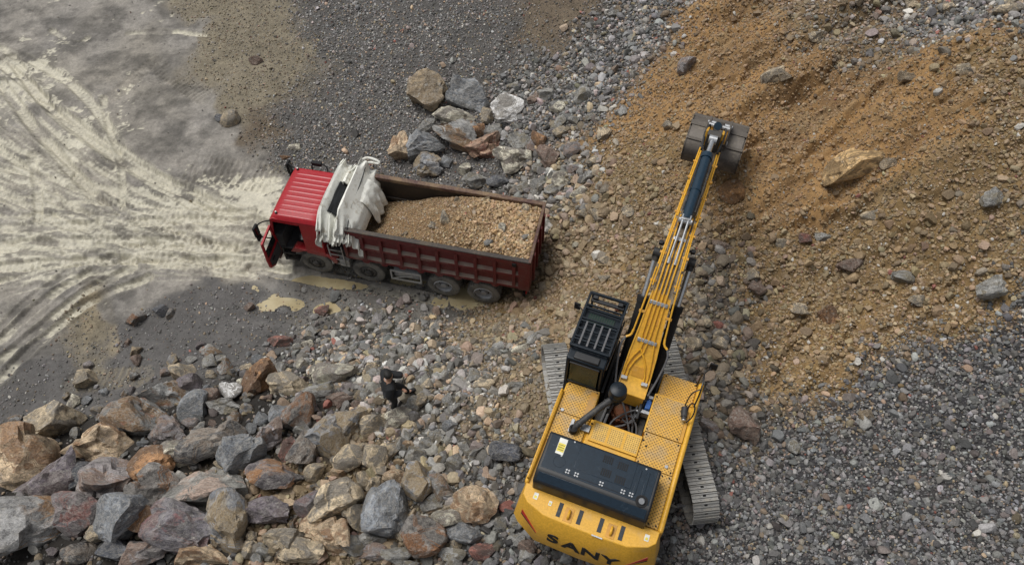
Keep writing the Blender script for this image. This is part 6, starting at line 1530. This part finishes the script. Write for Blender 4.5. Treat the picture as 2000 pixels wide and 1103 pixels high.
door_piece([(.08, 1.62), (.86, 1.62), (.83, 2.0), (.12, 2.0)], -.012, -.004).build('window_pane', mt['glass'], dr, 0, None)
door_piece([(.55, 1.42), (.75, 1.42), (.75, 1.47), (.55, 1.47)], .055, .09).build('door_handle', mt['soot'], dr, .008, 40)
# mirrors
def mirror(sy):
    m_ = MB(); y0 = sy * 1.14
    m_.tube([(-1.20, y0, 2.48), (-1.42, y0 + sy * .12, 2.50), (-1.58, y0 + sy * .26, 2.42), (-1.60, y0 + sy * .28, 1.85), (-1.32, y0 + sy * .08, 1.62)], .022, 7, 2)
    a_ = T_(m_, 'mirror_arm', 'soot')
    m_ = MB(); m_.box((-1.62, y0 + sy * .30, 2.20), (.09, .26, .46)); m_.build('mirror_housing', mt['soot'], a_, .025, 40)
    m_ = MB(); m_.box((-1.572, y0 + sy * .30, 2.20), (.008, .21, .40)); m_.build('mirror_glass', mt['glass'], a_, 0, None)
    m_ = MB(); m_.box((-1.60, y0 + sy * .30, 1.86), (.09, .22, .18)); m_.build('wide_mirror', mt['soot'], a_, .02, 40)
mirror(-1); mirror(1)
m_ = MB(); m_.tube([(-.55, 1.10, 2.62), (-.60, 1.22, 2.78), (-.40, 1.26, 2.82), (-.05, 1.22, 2.80), (.0, 1.1, 2.66)], .025, 7, 2); m_.box((-.42, 1.26, 2.80), (.34, .12, .14)); T_(m_, 'roof_side_bracket', 'soot', 0, 40)
# ladder, battery box and frame between the cab and the bed
m_ = MB()
for x in (.62, 1.08): m_.bar((x, -1.18, .70), (x, -1.18, 1.75), .035, .035, (0, 1, 0))
for z in (.78, 1.02, 1.26, 1.50): m_.bar((.62, -1.18, z), (1.08, -1.18, z), .03, .03)
T_(m_, 'ladder', 'guard', .005)
m_ = MB(); m_.span(.56, 1.12, -1.0, 1.0, .80, 1.35); T_(m_, 'gearbox_cover', 'chassis', .03)
m_ = MB(); m_.span(.86, 1.20, -1.15, -.75, .62, .98); T_(m_, 'battery_box', 'guard', .02)
m_ = MB()
x0, x1 = 2.66, 3.72
for z in (.52, .98): m_.bar((x0, -1.20, z), (x1, -1.20, z), .05, .06)
for x in (x0 + .02, x1 - .02): m_.bar((x, -1.20, .50), (x, -1.20, 1.0), .05, .05, (0, 1, 0))
m_.bar((x0 + .05, -1.2, .53), (x1 - .05, -1.2, .96), .03, .03)
T_(m_, 'side_guard', 'guard', .006)
m_ = MB(); m_.span(x0 + .08, x1 - .08, -1.14, -.62, .56, .96); T_(m_, 'fuel_tank', 'rim', .06, 50)
m_ = MB(); m_.span(x0 + .25, x1 - .3, -1.17, -1.14, .66, .86); T_(m_, 'tank_label', 'guard', .01)
# --- tipping bed
X0, X1, ZB0, ZT = 1.22, 7.36, 1.34, 2.80
W_ = 1.255
m_ = MB(); m_.span(X0, X1, -1.16, 1.16, 1.28, 1.36); T_(m_, 'bed_floor', 'bedsteel', .01)
m_ = MB()
for y in (-.5, .5): m_.span(X0, X1, y - .08, y + .08, 1.06, 1.28)
T_(m_, 'bed_beam', 'chassis')
posts = np.linspace(X0 + .06, X1 - .50, 10)
for sy in (-1, 1):
    m_ = MB(); m_.span(X0, X1, sy * 1.13, sy * 1.165, ZB0, ZT - .04); wall = T_(m_, 'bed_side', 'bedsteel', .004)
    m_ = MB(); m_.span(X0, X1 - .02, sy * 1.165, sy * 1.172, ZB0 + .02, ZT - .1); m_.build('outer_skin', mt['dkred'], wall, 0, None)
    # rails: top, middle and bottom, the lower two with sloped dusty ledges
    m_ = MB(); m_.span(X0 - .02, X1, sy * 1.10, sy * (W_ + .01), ZT - .15, ZT); m_.build('top_rail', mt['rail_dusty' if sy > 0 else 'bedsteel'], wall, .02, 40)
    m_ = MB(); m_.span(X0, X1, sy * (W_ + .012), sy * 1.2, ZT - .20, ZT - .035); m_.build('rail_face', mt['dkred'], wall, .008, 40)
    for z0 in (ZB0 - .02, 1.94):
        m_ = MB(); q = [(1.172, z0), (W_, z0), (W_, z0 + .11), (1.172, z0 + .21)]
        m_.prism(q, lambda p, a: (a, sy * p[0], p[1]), X0, X1 - .02); m_.build('side_rail', mt['dkred_dusty'], wall, 0, 30)
    for x in posts:
        m_ = MB(); m_.span(x - .055, x + .055, sy * 1.17, sy * (W_ + .012), ZB0, ZT - .14); m_.build('side_post', mt['dkred'], wall, .010, 40)
    m_ = MB(); m_.span(X1 - .36, X1 + .01, sy * 1.17, sy * (W_ + .014), ZB0 - .06, ZT - .13); m_.build('corner_post', mt['dkred'], wall, .015, 40)
    for k in range(8):
        x = posts[1] + k * .62; m_ = MB(); m_.lathe([(.001, .0), (.13, 0), (.13, .05), (.001, .05)], (x, sy * 1.2, ZB0 - .02), (0, sy, 0), 16); m_.build('skirt_gusset', mt['dkred_dusty'], wall, 0, 35)
    m_ = MB(); m_.span(X0 + .1, X1 - .3, sy * 1.08, sy * 1.13, 1.78, 1.90); m_.build('inner_ledge', mt['bedsteel'], wall, .01, 40)
m_ = MB(); m_.span(X0 - .02, X0 + .05, -1.2, 1.2, ZB0, ZT + .10); m_.span(X0 - .12, X0 - .02, -.3, .3, 1.3, 2.5); T_(m_, 'headboard', 'dkred', .01)
m_ = MB(); m_.span(X1 - .05, X1 + .02, -1.165, 1.165, ZB0 - .02, ZT - .03); tg = T_(m_, 'tailgate', 'dkred', .01)
m_ = MB(); m_.span(X1 - .06, X1 + .035, -1.24, 1.24, ZT - .10, ZT + .005); m_.build('tailgate_rail', mt['rail_dusty'], tg, .015, 40)
for y in (-.8, -.27, .27, .8):
    m_ = MB(); m_.span(X1 + .02, X1 + .09, y - .06, y + .06, ZB0, ZT - .1); m_.build('tailgate_rib', mt['dkred'], tg, .01, 40)
m_ = MB(); m_.span(X1 - .55, X1 - .42, -1.30, -1.26, 2.52, 2.68); T_(m_, 'tarp_hook', 'soot', .01)
for x in (4.459, 5.827):
    for sy in (-1, 1):
        m_ = MB(); m_.span(x - .55, x + .55, sy * .75, sy * 1.14, 1.16, 1.20); T_(m_, 'mudguard', 'chassis', .02)
m_ = MB(); m_.span(X1 - .25, X1 - .15, -1.05, 1.05, .62, .78); T_(m_, 'rear_bar', 'chassis', .01)
for y in (-.95, .95):
    m_ = MB(); m_.span(X1 - .14, X1 - .10, y - .14, y + .14, .82, .94); T_(m_, 'tail_lamp', 'red_stripe', .01)

# --- the load heaped in the bed
tm = Matrix.Translation((-6.397, 16.927, 0.0)) @ Matrix.Rotation(math.radians(-11.958), 4, 'Z')
def load_z(x, y):
    cx = np.interp(x, [1.3, 1.9, 2.6, 3.4, 4.3, 5.2, 6.2, 7.3], [1.50, 1.62, 2.05, 2.48, 2.84, 2.95, 2.88, 2.70])
    edge = np.interp(x, [1.3, 1.9, 2.6, 3.6, 4.6, 7.3], [1.42, 1.55, 1.85, 2.25, 2.62, 2.66])
    edge_n = np.interp(x, [1.3, 1.9, 2.6, 3.6, 4.6, 7.3], [1.6, 2.0, 2.35, 2.52, 2.6, 2.62])
    a = np.abs(y) / 1.10; e = np.where(y > 0, edge, edge_n)
    z = cx * (1 - a ** 2.2) + e * a ** 2.2
    return z + .26 * (fbm(x * 1.1, y * 1.3, 201, 4) - .5) + .045 * (fbm(x * 7, y * 7, 203, 3) - .5)
gx_ = np.linspace(1.3, 7.31, 110); gy_ = np.linspace(-1.11, 1.11, 46)
LX, LY = np.meshgrid(gx_, gy_, indexing='ij'); LZ = load_z(LX.ravel(), LY.ravel()).reshape(LX.shape)
mb = MB(); mb.grid([[(LX[i, j], LY[i, j], LZ[i, j]) for j in range(46)] for i in range(110)])
def load_mat():
    m, t, b = M('orange_rubble_fines'); vec = objvec(t); n1 = noise_n(t, vec, 1.6, 5, .6); n2 = noise_n(t, vec, 14, 6, .7)
    c = mixc(t, maprange(t, n1, .35, .65), (.27, .165, .075), (.235, .14, .062))
    c = mixc(t, maprange(t, n2, .3, .7), mixc(t, .5, c, (.05, .035, .02)), c)
    t.links.new(c, b.inputs['Base Color']); b.inputs['Roughness'].default_value = .9
    t.links.new(bump_n(t, n2, .8, .05), b.inputs['Normal']); return m
load = mb.build('rubble_load', load_mat(), None, 0, 60); load.matrix_world = tm
tag(load, 'heap of orange tan rubble filling the red dump truck bed', 'rubble load')
nL = 14000
lx = rng.uniform(1.6, 7.27, nL); ly = rng.uniform(-1.07, 1.07, nL)
s = np.exp(rng.normal(0, .45, nL)) * (.013 + .021 * sstep(3.6, 6.5, lx) * rng.random(nL))
s = np.minimum(s, .11)
lz = load_z(lx, ly) + .3 * s
scatter('load_stones', np.stack([lx, ly, lz], 1), s[:, None] * rng.uniform(.7, 1.25, (nL, 3)), rng.uniform(0, 6.28, (nL, 3)),
        stone_colors(nL, np.full(nL, .95), 1.1 + .4 * sstep(4, 6.5, lx), np.array((.30, .19, .085))[None]), 'small tan stones spread over the heap', load)
for (x, y, sx, sy, sz, rz, cl, label) in ((4.35, -.10, .15, .27, .17, .2, 't', 'pale pointed rock standing out in the middle of the truck load'),
        (4.05, -.42, .14, .13, .11, 1., 't', 'small tan rock beside the pale pointed rock on the truck load'),
        (6.25, -.15, .15, .17, .13, .5, 'w', 'pale rock near the tail end of the truck load'),
        (6.75, .95, .17, .15, .13, .9, 't', 'tan rock in the far rear corner of the truck load'),
        (6.98, -.30, .13, .13, .11, .2, 'g', 'grey rock on the truck load close to the tailgate'),
        (5.95, -.75, .15, .12, .11, .2, 'g', 'grey tan rock on the near side of the truck load'),
        (3.2, -.75, .12, .10, .10, .8, 'tb', 'brown rock at the near front of the truck load'),
        (4.5, .85, .12, .10, .09, .4, 'tb', 'brown rock high at the far side of the truck load')):
    p = tm @ Vector((x, y, float(load_z(np.array([x]), np.array([y]))[0]) + sz * .35))
    tag(rock('rock', SHARED[int(abs(x * 37 + y * 11)) % 16], p, (sx, sy, sz), rz, RM[cl], (.2, -.15)), label, 'rock')

# --- tarpaulin bunched up over the front of the bed
tp = empty('tarpaulin', tm @ Vector((1.1, 0, 2.8)), math.radians(-11.958))
tag(tp, 'white tarpaulin bunched in folds behind the red truck cab', 'tarpaulin')
def tarp_sheet(sec, y0, y1, ny, seed, droop0=.0, droop1=0., rough=1.0, curtain=0.):
    """sec: folded cross-section (x, z) drawn along y; taut in the middle, gathered into ruffles at the hanging ends"""
    S = []
    for (xa, za), (xb, zb) in zip(sec[:-1], sec[1:]):
        for k in range(5): S.append((xa + (xb - xa) * k / 5, za + (zb - za) * k / 5))
    S.append(sec[-1]); rows = []; n = len(S)
    for j in range(ny):
        y = y0 + (y1 - y0) * j / (ny - 1); row = []
        e0 = max(0., 1 - (y - y0) / .55) if droop0 else 0.; e1 = max(0., 1 - (y1 - y) / .45) if droop1 else 0.
        e = max(e0, e1)
        for i, (x, z) in enumerate(S):
            u = i / (n - 1); a = (.35 + 1.4 * e) * rough
            w1 = abs(float(fbm(np.array([u * 4 + 3]), np.array([y * 1.1 + seed]), seed, 2)[0]) - .5) * 2
            w2 = float(vnoise(np.array([u * 7 + 9 + y * 1.4]), np.array([y * 1.9 - seed]), seed + 3)[0]) - .5
            saw = .5 * math.sin(2 * math.pi * (u * 5.5 + .5 * w2 + seed * .3))
            row.append((x + .10 * w2 * a + .10 * saw * e + curtain * u * math.sin(15 * y + 2.5 * w1), y - .10 * e0 * w1 + .05 * w2 * e, z - .16 * w1 * a + .16 * saw * e - droop0 * e0 ** 1.3 - droop1 * e1 ** 1.3))
        rows.append(row)
    mb = MB(); return mb.grid(rows)
def tp_build(mb, name, mat):
    o = mb.build(name, mt[mat], tp, 0, 42, (1.1, 0, 2.8), fix=False)
    m = o.modifiers.new('thickness', 'SOLIDIFY'); m.thickness = .02
    return o
tp_build(tarp_sheet([(.44, 2.30), (.40, 2.76), (.44, 3.06), (.52, 3.28), (.60, 3.22), (.74, 3.02), (.92, 2.84), (1.06, 2.62)], -1.36, 1.36, 60, 4, .55, .06, .8), 'front_fold', 'canvas')
tp_build(tarp_sheet([(1.10, 2.70), (1.10, 3.05), (1.14, 3.32), (1.20, 3.36), (1.36, 3.16), (1.54, 2.95), (1.70, 2.78), (1.80, 2.52), (1.84, 2.24)], -1.38, 1.40, 60, 12, .50, .05, .8), 'rear_fold', 'canvas')
tp_build(tarp_sheet([(.70, 3.03), (.76, 3.10), (.86, 3.02), (1.0, 2.92), (1.09, 2.80)], -.80, .45, 26, 23), 'black_net', 'darkcloth')
tp_build(tarp_sheet([(.80, 2.90), (.86, 3.16), (.93, 3.18), (1.0, 3.05), (1.08, 2.8)], .40, 1.30, 18, 27, .0, .15), 'narrow_fold', 'canvas')
tp_build(tarp_sheet([(.55, 2.80), (.64, 3.0), (.76, 2.84), (.86, 3.0), (.96, 2.78), (1.04, 2.92), (1.1, 2.7)], -1.44, -.80, 30, 31, .55, 0, 1.0), 'hanging_fold', 'canvas')
tp_build(tarp_sheet([(1.05, 2.75), (1.14, 3.0), (1.24, 2.84), (1.34, 3.0), (1.44, 2.80), (1.54, 2.9), (1.6, 2.7)], -1.46, -.98, 24, 39, .42, 0, 1.0), 'hanging_fold', 'canvas')
tp_build(tarp_sheet([(1.50, 2.98), (1.66, 2.90), (1.80, 2.74), (1.92, 2.46), (2.00, 2.18), (2.03, 1.92)], -.10, .85, 40, 47, .0, 0, .8, .07), 'hanging_fold', 'canvas')
m_ = MB(); m_.tube([(1.20, 1.38, 3.22), (1.35, 1.50, 3.26), (1.75, 1.46, 3.20), (1.78, 1.40, 3.12), (1.40, 1.42, 3.14), (1.25, 1.32, 3.05)], .045, 8, 2); m_.build('rolled_hem', mt['canvas'], tp, 0, 60, (1.1, 0, 2.8))
m_ = MB(); m_.tube([(1.36, 1.2, 3.14), (1.42, .5, 3.10), (1.40, -.3, 3.08), (1.46, -.9, 2.95), (1.50, -1.25, 2.80), (1.42, -1.4, 2.55)], .014, 6, 2); m_.build('tie_rope', mt['soot'], tp, 0, 40, (1.1, 0, 2.8))

# ------------------------------------------------------------------ the person on the rubble
def skin(name, V, Ed, R_, mat, parent, sub=2):
    me = bpy.data.meshes.new(name); me.from_pydata(V, Ed, []); me.update()
    me.materials.append(mat)
    o = bpy.data.objects.new(name, me); COL.objects.link(o)
    if parent: o.parent = parent
    o.modifiers.new('skin', 'SKIN')
    for i, r_ in enumerate(R_):
        d_ = me.skin_vertices[0].data[i]; d_.radius = r_ if isinstance(r_, tuple) else (r_, r_)
        d_.use_root = (i == 0)
    s_ = o.modifiers.new('sub', 'SUBSURF'); s_.levels = sub; s_.render_levels = sub
    return o
ppos = (-3.30, 9.686)
zp = gz(*ppos)
per_root = (ppos[0], ppos[1], zp + .02)
BV = [(0, 0, .97), (0, .01, 1.18), (0, .03, 1.40), (0, .05, 1.52), (0, .09, 1.62), (0, .11, 1.74),
      (.11, .0, .90), (.12, .06, .50), (.12, -.02, .08), (.12, .12, .04),            # right leg (planted)
      (-.11, .02, .90), (-.15, .30, .56), (-.16, .42, .10), (-.17, .56, .07),        # left leg stepping out
      (.21, .02, 1.42), (.27, -.06, 1.16), (.24, .18, 1.06), (.20, .27, 1.07),       # right arm
      (-.21, .04, 1.42), (-.27, .10, 1.16), (-.16, .33, 1.16), (-.10, .41, 1.19)]    # left arm bent forward
BE = [(0, 1), (1, 2), (2, 3), (3, 4), (4, 5), (0, 6), (6, 7), (7, 8), (8, 9), (0, 10), (10, 11), (11, 12), (12, 13), (2, 14), (14, 15), (15, 16), (16, 17), (2, 18), (18, 19), (19, 20), (20, 21)]
BR = [(.15, .11), (.14, .10), (.17, .11), .06, .085, .075, .09, .062, .045, .04, .09, .062, .045, .04, .05, .035, .03, .03, .05, .035, .03, .03]
person = skin('person', BV, BE, BR, mt['skin'], None)
person.scale = (1.26, 1.2, 1.03); person.location = per_root; person.rotation_euler = (0, 0, math.radians(-68))
tag(person, 'person in black jacket and trousers stepping across the grey rubble holding a thin stick', 'person')
JV = [BV[i] for i in (0, 1, 2, 14, 15, 17, 18, 19, 21)] + [(0, .045, 1.49)]
skin('jacket', JV, [(0, 1), (1, 2), (2, 3), (3, 4), (4, 5), (2, 6), (6, 7), (7, 8), (2, 9)], [(.19, .15), (.19, .145), (.21, .15), .115, .10, .085, .115, .10, .085, .085], mt['jacket'], person)
TV = [BV[i] for i in (0, 6, 7, 8, 10, 11, 12)]
skin('trousers', TV, [(0, 1), (1, 2), (2, 3), (0, 4), (4, 5), (5, 6)], [(.165, .125), .108, .08, .068, .108, .08, .068], mt['jacket'], person)
skin('shoe', [(.12, -.06, .06), (.12, .06, .05), (.12, .19, .04)], [(0, 1), (1, 2)], [.055, .056, .045], mt['soot'], person)
skin('shoe', [(-.16, .38, .08), (-.17, .50, .07), (-.18, .62, .07)], [(0, 1), (1, 2)], [.055, .056, .045], mt['soot'], person)
skin('hair', [(0, .045, 1.62), (0, .06, 1.74), (0, .12, 1.80)], [(0, 1), (1, 2)], [.092, .112, .085], mt['hair'], person)
skin('collar', [(-.05, .02, 1.52), (0, -.01, 1.535), (.05, .02, 1.52)], [(0, 1), (1, 2)], [.025, .025, .025], mt['collar'], person, 1)
for sx, hx in ((1, (.20, .27, 1.07)), (-1, (-.10, .41, 1.19))):
    m_ = MB(); h = Vector(hx)
    for k in range(4): m_.tube([h + Vector(((k - 1.5) * .018, .02, 0)), h + Vector(((k - 1.5) * .019, .07 + .01 * (k in (1, 2)), -.012)), h + Vector(((k - 1.5) * .018, .085 + .01 * (k in (1, 2)), -.045))], .009, 6)
    m_.tube([h + Vector((-sx * .03, .0, 0)), h + Vector((-sx * .055, .03, -.005)), h + Vector((-sx * .045, .06, -.02))], .010, 6)
    m_.build('hand', mt['skin'], person)
bpy.context.view_layer.update()
m_ = MB(); pm = Matrix.Translation(per_root) @ Matrix.Rotation(math.radians(-68), 4, 'Z')
m_.tube([pm @ Vector((.06, .36, 1.12)), pm @ Vector((-.10, .48, 1.17)), pm @ Vector((-.22, .95, 1.10))], .014, 6)
tag(m_.build('stick', mt['soot'], None, 0, 40), 'thin dark stick held out by the person in black', 'stick')

# keep the tree at thing > part > sub-part: anything deeper hangs from its grandparent
def level(o):
    n = 0
    while o.parent: o = o.parent; n += 1
    return n
for o in list(COL.objects):
    while level(o) > 2: o.parent = o.parent.parent
